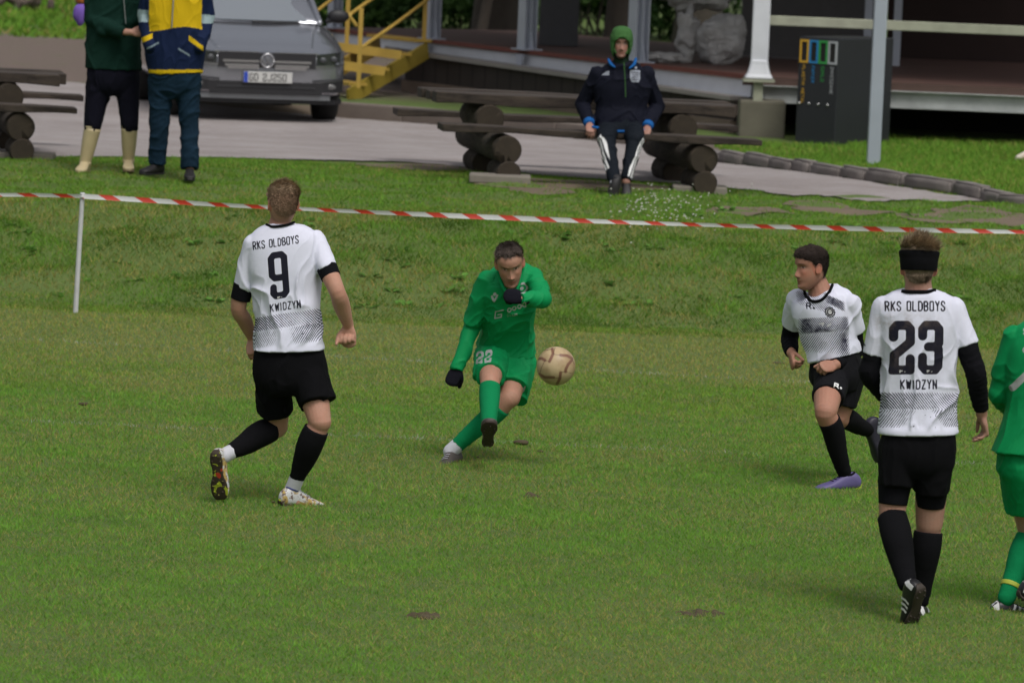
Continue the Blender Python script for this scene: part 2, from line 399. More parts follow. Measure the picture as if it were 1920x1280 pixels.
go = mk('grass', V, np.arange(n * 3).reshape(-1, 3), b.m, smooth=False, attrs={'gcol': np.repeat(Cc, 3, 0)})
tag(go, 'short green and dry grass covering pitch, bank and lawn', 'grass', kind='stuff')
print('BLADES', n)
del sets, A, B, T, V
# broadleaf weeds on the bank
mb = MB(); r = np.random.default_rng(5); cols = []
spots = [(590, 415), (570, 425), (1150, 470), (1130, 460), (1230, 500), (1380, 515), (240, 430), (900, 505), (950, 420), (1290, 450), (430, 410), (760, 470), (1420, 480), (1200, 560), (60, 480), (330, 520), (690, 520), (1800, 560), (1500, 470)]
spots += [(r.uniform(-50, 1950), r.uniform(395, 585)) for _ in range(70)]
for px, py in spots:
    q = None
    for Y in np.arange(38.5, 46, .05):
        pt = P(px, py, Y)
        if pt[2] <= ground_h(pt[0], pt[1]): q = pt; break
    if q is None: continue
    for j in range(r.integers(6, 12)):
        a = r.uniform(0, 6.28); L = r.uniform(.04, .10); wd = L * .28; d = np.array([math.cos(a), math.sin(a), 0]); s_ = np.array([-d[1], d[0], 0]); el = r.uniform(.2, .8)
        up = np.array([0, 0, 1.0]); base = q + r.normal(0, .03, 3) * [1, 1, 0]
        mb.add([base, base + d * L * .5 + up * L * el * .5 + s_ * wd, base + d * L + up * L * el * .6, base + d * L * .5 + up * L * el * .5 - s_ * wd], [(0, 1, 2, 3)])
        cols += [np.array([.14, .29, .06]) * r.uniform(.7, 1.35)] * 4
V, F = mb.get()
wd_ = mk('broadleaf_weeds', V, F, MATS.get('x') or b.m, smooth=False, attrs={'gcol': np.array(cols)})
tag(wd_, 'broad leafy weeds scattered over the grass bank', 'weeds', kind='stuff')
# small white flowers in front of the bench
mb = MB(); cols = []
for i in range(150):
    px, py = (r.normal(1250, 50), r.normal(402, 22)) if i < 150 else (r.uniform(600, 1500), r.uniform(350, 440))
    q = None
    for Y in np.arange(38.5, 48, .05):
        pt = P(px, py, Y)
        if pt[2] <= ground_h(pt[0], pt[1]): q = pt; break
    if q is None: continue
    h = r.uniform(.03, .09); c = q + [0, 0, h]; rad = r.uniform(.005, .010)
    n0 = 6; vv = [c + rad * np.array([math.cos(a), math.sin(a) * .6, .5 * math.sin(a) + .2]) for a in np.arange(n0) / n0 * 6.283] + [c + [0, 0, rad]]
    mb.add(vv, [(j, (j + 1) % n0, n0) for j in range(n0)]); cols += [np.array([.62, .62, .56])] * 7
    mb.add([q - [.002, 0, 0], q + [.002, 0, 0], c], [(0, 1, 2)]); cols += [np.array([.09, .19, .04])] * 3
V, F = mb.get(); tag(mk('white_flowers', V, F, b.m, smooth=False, attrs={'gcol': np.array(cols)}), 'tiny white flowers sprinkled in the grass before the log bench', 'flowers', kind='stuff')
# dirt patches as thin sheets following the ground
for i, pp in enumerate(patches):
    sheet('dirt_patch', pp, .010, md, .12)
# kicked-up clods
mc = simple('damp_soil', (.075, .058, .03), .95, var=.4, scale=20, bump=.8, bscale=80)
def clod(px, py, w_, z, lab, Y=None, flat=.35):
    c = G(px, py, 0) if Y is None else P(px, py, Y); V, F = ellipsoid((0, 0, 0), (w_, w_ * .8, w_ * flat), 18, 12)
    r = np.random.default_rng(int(px)); V = V * (1 + .35 * np.array([mnoise.noise(Vector(v * 30 + px)) for v in V]))[:, None]
    tag(mk('soil_clod', V + c + [0, 0, z], F, mc, loc=c), lab, 'soil', 'clods of soil on the pitch')
clod(157, 760, .035, .01, 'dark clod of soil on the pitch left of player nine')
clod(978, 834, .045, .015, 'largest kicked up clod of soil right of the striking boot')
clod(1012, 848, .02, .008, 'small clod of soil beside the larger kicked up clod')
clod(895, 858, .012, 0.004, 'tiny clod of soil beneath the raised kicking boot')
clod(512, 944, .012, .01, 'tiny dark clod of soil left of the gold and white boot')
clod(1460, 681, .05, .004, 'flat reddish patch of leaf litter beside the running player', flat=.12)
for px, py, rx, ry, sd_ in ((1310, 1150, .12, .09, 1), (790, 1156, .09, .07, 2), (995, 930, .06, .06, 3)):
    c = G(px, py, 0); V, F = ellipsoid((0, 0, 0), (rx, ry, .014), 60, 30); mb = MB()
    nz = np.array([mnoise.fractal(Vector(v * 22 + sd_), 1, 2, 3) for v in V]); n2 = np.array([mnoise.noise(Vector(v * 9 + sd_ * 3)) for v in V])
    V = V * (1 + .5 * n2)[:, None]; V[:, 2] = V[:, 2] * (1 + .9 * nz) + .010 * nz - .004; mb.add(V + c, F)
    o = mb.mk('divot_soil', mc, smooth=True, loc=c); tag(o, {1: 'widest scuffed patch of bare soil in front of player twenty three', 2: 'faint scuffed soil patch below centre of the pitch', 3: 'small scuffed soil patch below the ball', 5: 'small scuffed soil patch at the bottom edge of the picture'}[sd_], 'soil', 'scuffed soil patches')
# ================================================================== PEOPLE LIBRARY
_perm = np.random.default_rng(3).permutation(256); _perm = np.concatenate([_perm, _perm, _perm[:2]])
_grad = np.random.default_rng(4).normal(size=(256, 3)); _grad /= np.linalg.norm(_grad, axis=1)[:, None]
def perlin(Q):
    Q = np.asarray(Q, float); i = np.floor(Q).astype(int); f = Q - i; i &= 255; u = f * f * f * (f * (f * 6 - 15) + 10); out = 0
    for dx in (0, 1):
        for dy in (0, 1):
            for dz in (0, 1):
                h = _perm[_perm[_perm[(i[:, 0] + dx) & 255] + ((i[:, 1] + dy) & 255)] + ((i[:, 2] + dz) & 255)]
                g = (_grad[h] * (f - [dx, dy, dz])).sum(1)
                wx = u[:, 0] if dx else 1 - u[:, 0]; wy = u[:, 1] if dy else 1 - u[:, 1]; wz = u[:, 2] if dz else 1 - u[:, 2]
                out = out + g * wx * wy * wz
    return out * 1.6
def folds(V, N, amp, freq=9.0, axis=(0, 0, 1), stretch=.3, seed=0, wgt=1.0, detail=.35):
    a = nrm(axis); q = V - np.outer(V @ a, a) * (1 - stretch)
    q = q + .05 * np.stack([perlin(V * 5 + seed), perlin(V * 5 + seed + 31), perlin(V * 5 + seed + 57)], 1)
    n1 = perlin(q * freq + seed * 7.1); n2 = perlin(q * freq * 2.1 + seed * 3.3 + 11)
    h = (1 - np.abs(n1) * 2.4) ** 3 - .35; h = np.clip(h, -.6, 1) + detail * ((1 - np.abs(n2) * 2.2) ** 3 - .3)
    return V + N * (amp * h * wgt)[:, None]
# ---- materials for people
def fabric(name, col, rough=.85, weave=.25, sheen=.15, var=.06):
    if name in MATS: return MATS[name]
    b = NB(name); o = b.obj(); f = b.noise(14, 4, vec=o)
    b.set(b.mix(f, C4([x * (1 - var) for x in col]), C4([min(1, x * (1 + var)) for x in col])), rough)
    b.b.inputs['Sheen Weight'].default_value = sheen if min(col) > .2 else 0; b.b.inputs['Specular IOR Level'].default_value = .12
    h = b.noise(420, 2, vec=o); h2 = b.noise(38, 4, .6, vec=o, dist=.8)
    b.bump(b.math('ADD', b.math('MULTIPLY', h, .25), b.math('MULTIPLY', h2, 1.0)), weave, .006)
    MATS[name] = b.m; return b.m
def printed(name, base, inkc, rough=.8, ang1=-52, ang2=55, pitch_=.0098, i2=None):
    """cloth with printed lettering (ink, signed metres), hatch weights w1 / w2 on planar coordinates pat, mud"""
    if name in MATS: return MATS[name]
    b = NB(name); o = b.obj(); f = b.noise(14, 4, vec=o)
    col = b.mix(f, C4([x * .96 for x in base]), C4([min(1, x * 1.03) for x in base]))
    pat = b.attr('pat'); sx = b.n('ShaderNodeSeparateXYZ'); b.l(pat.outputs['Vector'], sx.inputs[0])
    br = b.noise(60, 3, vec=o)
    for wn, ang in (('w1', ang1), ('w2', ang2)):
        wgt = b.attr(wn).outputs['Fac']; a = R(ang)
        t = b.math('ADD', b.math('MULTIPLY', sx.outputs[0], math.cos(a + math.pi / 2)), b.math('MULTIPLY', sx.outputs[1], math.sin(a + math.pi / 2)))
        s_ = b.math('SINE', b.math('MULTIPLY', t, 2 * math.pi / pitch_)); s_ = b.math('ADD', b.math('MULTIPLY', s_, .5), b.math('ADD', b.math('MULTIPLY', br, .7), .12))
        m = b.mr(b.math('SUBTRACT', b.math('MULTIPLY', wgt, .92), s_), -.06, .06)
        m = b.math('MULTIPLY', m, b.mr(wgt, .02, .08), clamp=True)
        col = b.mix(m, col, C4(inkc))
    ink = b.mr(b.attr('ink').outputs['Fac'], -.0008, .0008)
    col = b.mix(ink, col, C4([x * .6 for x in inkc]))
    ink3 = b.mr(b.attr('ink2').outputs['Fac'], -.0008, .0008)
    col = b.mix(ink3, col, C4(i2 or ([.6, .6, .6] if base[0] > .3 else [.75, .75, .75])))
    mud = b.math('MULTIPLY', b.attr('mud').outputs['Fac'], b.mr(b.noise(22, 6, .7, vec=o), .42, .7), clamp=True)
    col = b.mix(mud, col, C4((.22, .16, .11)))
    b.set(col, rough); b.b.inputs['Specular IOR Level'].default_value = .15 if base[0] < .3 else .3
    h2 = b.noise(34, 4, .6, vec=o, dist=.9)
    b.bump(b.math('ADD', b.math('MULTIPLY', b.noise(420, 2, vec=o), .2), h2), .22, .006)
    MATS[name] = b.m; return b.m
def skinmat():
    if 'skin' in MATS: return MATS['skin']
    b = NB('skin'); o = b.obj(); a = b.attr('col').outputs['Color']; f = b.noise(16, 6, .7, vec=o)
    c = b.mix(b.mr(f, .35, .65, 0, .55), a, b.mix(.5, a, C4((.42, .15, .10))), 'MIX'); c = b.mix(b.mr(b.noise(90, 4, .7, vec=o), .5, .75, 0, .25), c, C4((.16, .09, .06)))
    b.set(c, .6); b.b.inputs['Specular IOR Level'].default_value = .3; b.b.inputs['Subsurface Weight'].default_value = .08; b.b.inputs['Subsurface Radius'].default_value = (.01, .004, .002)
    b.bump(b.noise(160, 3, vec=o), .12, .003); MATS['skin'] = b.m; return b.m
def hairmat():
    if 'hair' in MATS: return MATS['hair']
    b = NB('hair'); a = b.attr('col').outputs['Color']; b.set(a, .8); b.b.inputs['Specular IOR Level'].default_value = .15; MATS['hair'] = b.m; return b.m
# ---- head
HZ = [(-.118, .062, .030, .018), (-.112, .078, .012, .028), (-.104, .086, .0, .036), (-.09, .090, -.022, .045), (-.076, .085, -.042, .0525), (-.066, .086, -.054, .057), (-.058, .088, -.062, .060), (-.05, .0885, -.069, .0625),
      (-.035, .087, -.079, .066), (-.015, .084, -.089, .069), (.005, .0815, -.096, .0715), (.02, .083, -.100, .073), (.035, .091, -.103, .0745), (.05, .0925, -.103, .0755), (.068, .089, -.099, .0745), (.085, .080, -.089, .069),
      (.1, .064, -.073, .0585), (.111, .043, -.052, .0435), (.119, .020, -.027, .025), (.122, .0, -.004, .006)]
def head_geo(n=72, m=64):
    t = np.array(HZ); z = np.concatenate([np.linspace(-.118, .1, m - 14), .1 + .022 * np.sin(np.linspace(.12, math.pi / 2, 14))])
    yf = np.interp(z, t[:, 0], t[:, 1]); yb = np.interp(z, t[:, 0], t[:, 2]); hw = np.interp(z, t[:, 0], t[:, 3])
    for arr in (yf, yb, hw):
        for _ in range(2): arr[1:-1] = arr[1:-1] * .5 + .25 * (arr[:-2] + arr[2:])
    # widest point slightly behind ear, so separate front/back halves around yc
    a = np.arange(n) / n * 2 * math.pi
    V = []
    for zi, f, b_, w_ in zip(z, yf, yb, hw):
        yc = (f + b_) * .5 - .005; s_, c = np.sin(a), np.cos(a)
        e = 2.25
        X = np.sign(c) * np.abs(c) ** (2 / e) * w_; Y = np.where(s_ > 0, yc + np.abs(s_) ** (2 / 2.15) * (f - yc), yc - np.abs(s_) ** (2 / 2.1) * (yc - b_))
        V.append(np.stack([X, Y, np.full(n, zi)], 1))
    V = np.concatenate(V)
    x, y, zz = V.T; ax = np.abs(x); front = sstep(.02, .06, y)
    g = lambda a0, s0, b0, s1: np.exp(-((ax - a0) / s0) ** 2 - ((zz - b0) / s1) ** 2)
    # nose
    pz = np.interp(zz, [-.047, -.040, -.031, -.022, 0, .022, .034], [0, .014, .027, .024, .014, .006, 0]); sw = np.interp(zz, [-.045, -.03, -.01, .02], [.0135, .0125, .0085, .0075])
    dy = pz * np.exp(-(x / sw) ** 2) + .008 * g(.014, .006, -.036, .007)
    dy += -.0135 * g(.032, .0165, .018, .0115) + .006 * g(.032, .011, .017, .008)      # sockets, eyeballs
    dy += .0045 * g(.026, .02, .037, .006)                                            # brow
    dy += .005 * g(.043, .016, -.012, .015)                                           # cheekbone
    dy += .0055 * g(0, .019, -.0585, .0045) + .0062 * g(0, .016, -.0705, .0045) - .004 * g(0, .024, -.0645, .0018) - .0035 * g(0, .018, -.082, .006) + .004 * g(0, .016, -.098, .009)
    V[:, 1] += dy * front
    F = []
    for i in range(m - 1):
        for j in range(n): F.append((i * n + j, i * n + (j + 1) % n, (i + 1) * n + (j + 1) % n, (i + 1) * n + j))
    V = np.concatenate([V, [[0, .045, -.121]], [[0, 0, .1225]]]); b_ = n * m
    for j in range(n): F.append((b_, (j + 1) % n, j)); F.append((b_ + 1, (m - 1) * n + j, (m - 1) * n + (j + 1) % n))
    return V, F
HV, HF = head_geo()
def ears():
    out = []
    for s_ in (-1, 1):
        rot = np.array([[s_ * .35, -.94, 0.05], [.94, .35 * s_, 0], [0.0, -.2, .98]]); rot = np.array([nrm(r) for r in rot])
        c = np.array([s_ * .076, -.008, .002])
        out.append(ellipsoid(c, (.017, .0065, .032), 16, 12, rot))
        a = np.linspace(R(-60), R(230), 12); pts = [c + rot[0] * .0155 * math.cos(t) + rot[2] * .029 * math.sin(t) + np.array([s_ * .005, 0, 0]) for t in a]
        out.append(tube(pts, [.004] * 12, 2, 8))
    return out
class Person:
    def __init__(s, D, label, skin=(.42, .235, .165), voxel=.0045, group=None):
        s.D = D; s.label = label; s.skin = np.array(skin); s.voxel = voxel; s.parts = []; s.kids = []; s.group = group
    def p(s, x, y, dy=0): return P(x, y, s.D + dy)
    def j(s, q, x, y, L, sg=1):
        r = ray(x, y); r = r / r[1]; a = r @ r; d = CAM - q; b_ = 2 * (d @ r); c = d @ d - L * L; disc = b_ * b_ - 4 * a * c
        Y = -b_ / (2 * a) if disc < 0 else (-b_ + sg * math.sqrt(disc)) / (2 * a)
        return CAM + r * Y
    def ring(s, r):
        xl, yl, xr, yr, hd = r[:5]; dy = r[5] if len(r) > 5 else 0; sk = r[6] if len(r) > 6 else 0
        a = s.p(xl, yl, dy - sk); b_ = s.p(xr, yr, dy + sk); return (a + b_) / 2, (b_ - a) / 2, hd
    def torso(s, rings, grow=0.0, k=5, n=40, ex=2.3, axis=None):
        q = [s.ring(r) for r in rings]; C = np.array([x[0] for x in q]); U = np.array([x[1] for x in q]); H = np.array([[x[2]] for x in q])
        C = catmull(C, k); U = catmull(U, k); H = catmull(H, k)[:, 0]; T = np.gradient(C, axis=0)
        W = np.cross(U, T); W = W / (np.linalg.norm(W, axis=1)[:, None] + 1e-9) * (H + grow)[:, None]
        lu = np.linalg.norm(U, axis=1)[:, None]; U = U * (lu + grow) / lu
        return rings_mesh(C, U, W, n, ex)
    def cover(s, a, b_, t0, t1, r0, r1, mid=None, k=5, n=26, start=True, end=False, up=(0, 0, 1), pull=0):
        pts = [a * (1 - t) + b_ * t for t in np.linspace(t0, t1, 4)]; rr = [np.array(r0) * (1 - q) + np.array(r1) * q if not np.isscalar(r0) else r0 * (1 - q) + r1 * q for q in (0, .33, .67, 1)]
        rr = [tuple(x) if not np.isscalar(x) else float(x) for x in rr]
        return tube(pts, rr, k, n, up=up, round_ends=(start, end))
    def head(s, c, fwd, up, scale=1.0):
        f = nrm(fwd); u = nrm(np.asarray(up, float) - f * np.dot(f, up)); r = np.cross(f, u)   # r = person's right
        s.hc = np.asarray(c, float); s.hM = np.array([r, f, u]) * scale; s.hM_ = np.array([r, f, u]) / scale
        s.parts.append((s.h2w(HV), [q[::-1] for q in HF] if np.linalg.det(np.array([r, f, u])) < 0 else HF))
        for V, F in ears(): s.parts.append((s.h2w(V), F))
    def h2w(s, V): return s.hc + np.asarray(V) @ s.hM
    def w2h(s, V): return (np.asarray(V) - s.hc) @ s.hM_.T
    def limb(s, pts, rad, **k): s.parts.append(tube(pts, rad, **k))
    def hand_geo(s, wrist, d, pn, side, curl=(.5, .7, .6), spread=.06, thumb=(.6, .5), grow=0.0, sc=1.0):
        """d: wrist->knuckles, pn: palm normal (palm side), side: +1 thumb on d x pn side"""
        d = nrm(d); pn = nrm(np.asarray(pn, float) - d * np.dot(d, pn)); th = np.cross(d, pn) * side; out = []; g = grow
        L = .088 * sc
        out.append(tube([wrist - d * .02, wrist + d * .01, wrist + d * L * .5, wrist + d * L], [(.026 * sc + g, .02 * sc + g), (.029 * sc + g, .019 * sc + g), (.040 * sc + g, .016 * sc + g), (.039 * sc + g, .0125 * sc + g)], 4, 16, up=pn, ex=2.4))
        for i, (o, l, r0) in enumerate(((.029, .074, .0092), (.010, .083, .0095), (-.010, .077, .0092), (-.028, .06, .0082))):
            k0 = wrist + d * (L - .006 - abs(i - 1) * .003) + th * o * sc; dd = nrm(d + th * (1.3 - i) * spread); pts = [k0 - dd * .012]; q = k0; a = 0; cu = [c * (1 + .08 * i) for c in curl]
            pts.append(q); ax = pn
            for seg, c in zip((.46, .31, .23), cu):
                a += c; q = q + (dd * math.cos(a) + ax * math.sin(a)) * l * sc * seg; pts.append(q)
            out.append(tube(pts, [(r0 + g) * sc] * 2 + [(r0 * .96 + g) * sc, (r0 * .9 + g) * sc, (r0 * .78 + g) * sc], 4, 10))
        k0 = wrist + d * .022 * sc + th * .026 * sc + pn * .006; t1 = nrm(d * .75 + th * thumb[0] + pn * thumb[1] * .6); t2 = nrm(d * .95 + th * thumb[0] * .15 + pn * thumb[1])
        out.append(tube([k0 - t1 * .012, k0, k0 + t1 * .038 * sc, k0 + t1 * .038 * sc + t2 * .030 * sc, k0 + t1 * .038 * sc + t2 * .052 * sc], [(.012 + g) * sc, (.0135 + g) * sc, (.0115 + g) * sc, (.0105 + g) * sc, (.0085 + g) * sc], 4, 10))
        return out
    def hand(s, *a, **k): s.parts += s.hand_geo(*a, **k)
    def leg(s, hip, knee, ankle, fwd, r=(.088, .078, .056, .060, .036), sc=1.0):
        """fwd: direction the shin faces"""
        fwd = nrm(fwd); a = hip; b_ = knee; c = ankle
        s.parts.append(tube([a, a * .5 + b_ * .5 + fwd * .008, b_ * .93 + a * .07, b_, b_ * .94 + c * .06 + fwd * .004, b_ * .7 + c * .3 - fwd * .014, b_ * .42 + c * .58 - fwd * .006, b_ * .12 + c * .88, c], [x * sc for x in (r[0], r[1], r[2] * 1.06, r[2], r[2] * .95, r[3], r[3] * .78, r[4] * 1.0, r[4])], 4, 20))
    def legpts(s, knee, ankle, fwd, t0, t1, r, n=6, bulge=.014):
        """sock profile along the shin from fraction t0 to t1; r function of fraction"""
        fwd = nrm(fwd); out = []; rr = []
        for t in np.linspace(t0, t1, n):
            off = -bulge * math.exp(-((t - .32) / .2) ** 2); out.append(knee * (1 - t) + ankle * t + fwd * off); rr.append(r(t))
        return out, rr
    def finish(s, loc, it=3, arm_col=None):
        V, N, F = remesh(s.parts, s.voxel, it)
        col = np.tile(s.skin, (len(V), 1)); 
        r_ = perlin(V * 6)[:, None]; col = col * (1 + .08 * r_) 
        if hasattr(s, 'hc'):
            q = s.w2h(V); x, y, z = q.T; ax = np.abs(x); hd = (z > -.14) & (ax < .11) & (np.abs(y) < .14); fr = hd & (y > .03)
            def blend(m, c, a=1.0): 
                nonlocal col
                m = np.clip(m * a, 0, 1)[:, None]; col = col * (1 - m) + np.array(c) * m
            red = s.skin * np.array([1.12, .78, .72])
            blend(hd * (ax > .066) * (z > -.04) * (z < .04), red, .8)
            blend(fr * np.exp(-((ax - .045) / .02) ** 2 - ((z + .02) / .02) ** 2), red, .6)
            blend(fr * np.exp(-(x / .014) ** 2 - ((z + .03) / .014) ** 2), red, .5)
            beard = getattr(s, 'beard', .35)
            blend(hd * (y > -.02) * sstep(-.02, -.055, z - .25 * np.clip(ax - .03, 0, 1)) , s.skin * np.array([.5, .5, .55]), beard)
            blend(fr * np.exp(-(x / .024) ** 4 - ((z + .0645) / .0075) ** 2), s.skin * np.array([.80, .45, .42]), .9)
            blend(fr * np.exp(-(x / .023) ** 4 - ((z + .0645) / .0022) ** 2), s.skin * .3, .85)
            blend(fr * np.exp(-((ax - .011) / .005) ** 2 - ((z + .042) / .004) ** 2), s.skin * .25, .8)
            blend(fr * np.exp(-((ax - .032) / .0165) ** 4 - ((z - .020) / .0085) ** 2), s.skin * np.array([.55, .45, .45]), .75)
            eye = fr * (((ax - .032) / .0135) ** 2 + ((z - .0175) / .0052) ** 2 < 1); blend(eye.astype(float), (.50, .46, .44))
            iris = fr * (((ax - .032) / .0055) ** 2 + ((z - .0175) / .0056) ** 2 < 1); blend(iris.astype(float), (.05, .035, .03))
            blend(fr * np.exp(-((ax - .032) / .017) ** 4 - ((z - .0235 + 6 * (ax - .032) ** 2) / .0022) ** 2), (.03, .02, .018), .85)
            bc = getattr(s, 'brow', (.07, .045, .03))
            blend(fr * np.exp(-((ax - .034) / .0185) ** 4 - ((z - .0375 + 5 * (ax - .03) ** 2) / .0042) ** 2), bc, .9)
            if hasattr(s, 'scalp'):
                hl = hairline(np.degrees(np.arctan2(ax, y - 0.0)), s.hl); blend(hd * sstep(-.014, .004, z - hl), s.scalp, .8)
        if s.kids is not None: pass
        o = mk('person', V, F, skinmat(), None, True, loc, attrs={'col': col}); tag(o, s.label, 'person', s.group); s.o = o
        return o
def hairline(phi, hl):
    """phi degrees from face (0) to nape (180)"""
    return np.interp(phi, [0, 35, 62, 82, 98, 115, 140, 180], hl)
HL_SHORT = (.078, .074, .052, .012, .03, -.008, -.05, -.062)
def hair(s, col, ttop=.014, tside=.006, hl=HL_SHORT, strand=.02, ns=2600, comb=(0, -1, .2), fade=0, grow_front=0, seed=1, tip=None, zcut=None, band=None, rough=.004, name='hair', lift=.10, wisp=.06):
    """hair shell on the head plus many short tapering strands; colour fades on the sides"""
    q = HV.copy(); x, y, z = q.T; phi = np.degrees(np.arctan2(np.abs(x), y + .005)); h0 = hairline(phi, hl) + .006 * perlin(q * 55 + seed) + .004 * perlin(q * 120 + seed)
    d = z - h0; m = sstep(-.006, .012, d); top = sstep(.045, .095, z)
    c0 = np.array([0, -.008, .01]); nn = q - c0; nn /= np.linalg.norm(nn, axis=1)[:, None]
    th = (tside + (ttop - tside) * top) * m - .006 * (1 - m); th = th + rough * perlin(q * 60 + seed) * m + grow_front * top * sstep(.0, .06, y)
    keep = d > -.008
    if zcut is not None: keep &= z > zcut
    q2 = q + nn * th[:, None]
    idx = -np.ones(len(q), int); F = [f for f in HF if all(keep[i] for i in f)]; used = sorted({i for f in F for i in f}); idx[used] = np.arange(len(used))
    Vh = q2[used]; F = [tuple(int(idx[i]) for i in f) for f in F]
    r = np.random.default_rng(seed); col = np.array(col); tipc = np.array(tip if tip is not None else col * 1.5)
    base = col * (1 + .25 * perlin(Vh * np.array([90, 40, 40]))[:, None]); tn = top[used][:, None]
    base = base * (.75 + .25 * tn)
    if fade: base = base * (1 - fade * (1 - tn)) + np.array(s.skin) * .75 * fade * (1 - tn)
    # strands
    ok = keep & (d > .0)
    if band: ok &= (z > band[1]) | (z < band[0])
    cand = np.where(ok)[0]; ii = r.choice(cand, ns); roots = q2[ii] + r.normal(0, .0025, (ns, 3)); nz = nn[ii]; cb = np.array(comb, float)
    flow = cb - nz * (nz @ cb)[:, None]; flow /= np.linalg.norm(flow, axis=1)[:, None] + 1e-6
    down = np.array([0, -.15, -1.0]); fd = down - nz * (nz @ down)[:, None]; fd /= np.linalg.norm(fd, axis=1)[:, None] + 1e-6
    tt = top[ii][:, None]; flow = flow * tt + fd * (1 - tt); L = strand * (.35 + .65 * tt) * r.uniform(.5, 1.15, (ns, 1))
    dr = flow * .95 + nz * lift + r.normal(0, .09, (ns, 3)); dr /= np.linalg.norm(dr, axis=1)[:, None]
    wm = (r.random((ns, 1)) < wisp) * (tt > .2); dr = dr * (1 - wm) + (dr * .8 + nz * .75 + r.normal(0, .3, (ns, 3))) * wm; dr /= np.linalg.norm(dr, axis=1)[:, None]; L = L * (1 + .5 * wm)
    sd_ = np.cross(dr, nz); sd_ /= np.linalg.norm(sd_, axis=1)[:, None] + 1e-6; w_ = .0013
    SV = np.empty((ns * 4, 3)); SV[0::4] = roots - sd_ * w_ - nz * .002; SV[1::4] = roots + sd_ * w_ - nz * .002; SV[2::4] = roots + dr * L * .6 + sd_ * w_ * .8 + nz * .002; SV[3::4] = roots + dr * L
    nb = len(Vh); F += [(nb + 4 * i, nb + 4 * i + 1, nb + 4 * i + 2, nb + 4 * i + 3) for i in range(ns)]
    sc = ((col * (1 - fade) + np.array(s.skin) * .75 * fade) * (1 - tt * 1) + (col * .5 + tipc * .5) * tt) * r.uniform(.6, 1.4, (ns, 1)); SC = np.repeat(sc, 4, 0)
    SC = SC * (1 + .45 * perlin(np.repeat(q[ii], 4, 0) * np.array([110, 45, 60]) + seed)[:, None]); V = s.h2w(np.concatenate([Vh, SV])); C = np.concatenate([base, SC])
    return mk(name, V, F, hairmat(), s.o, True, attrs={'col': np.clip(C, 0, 1)})
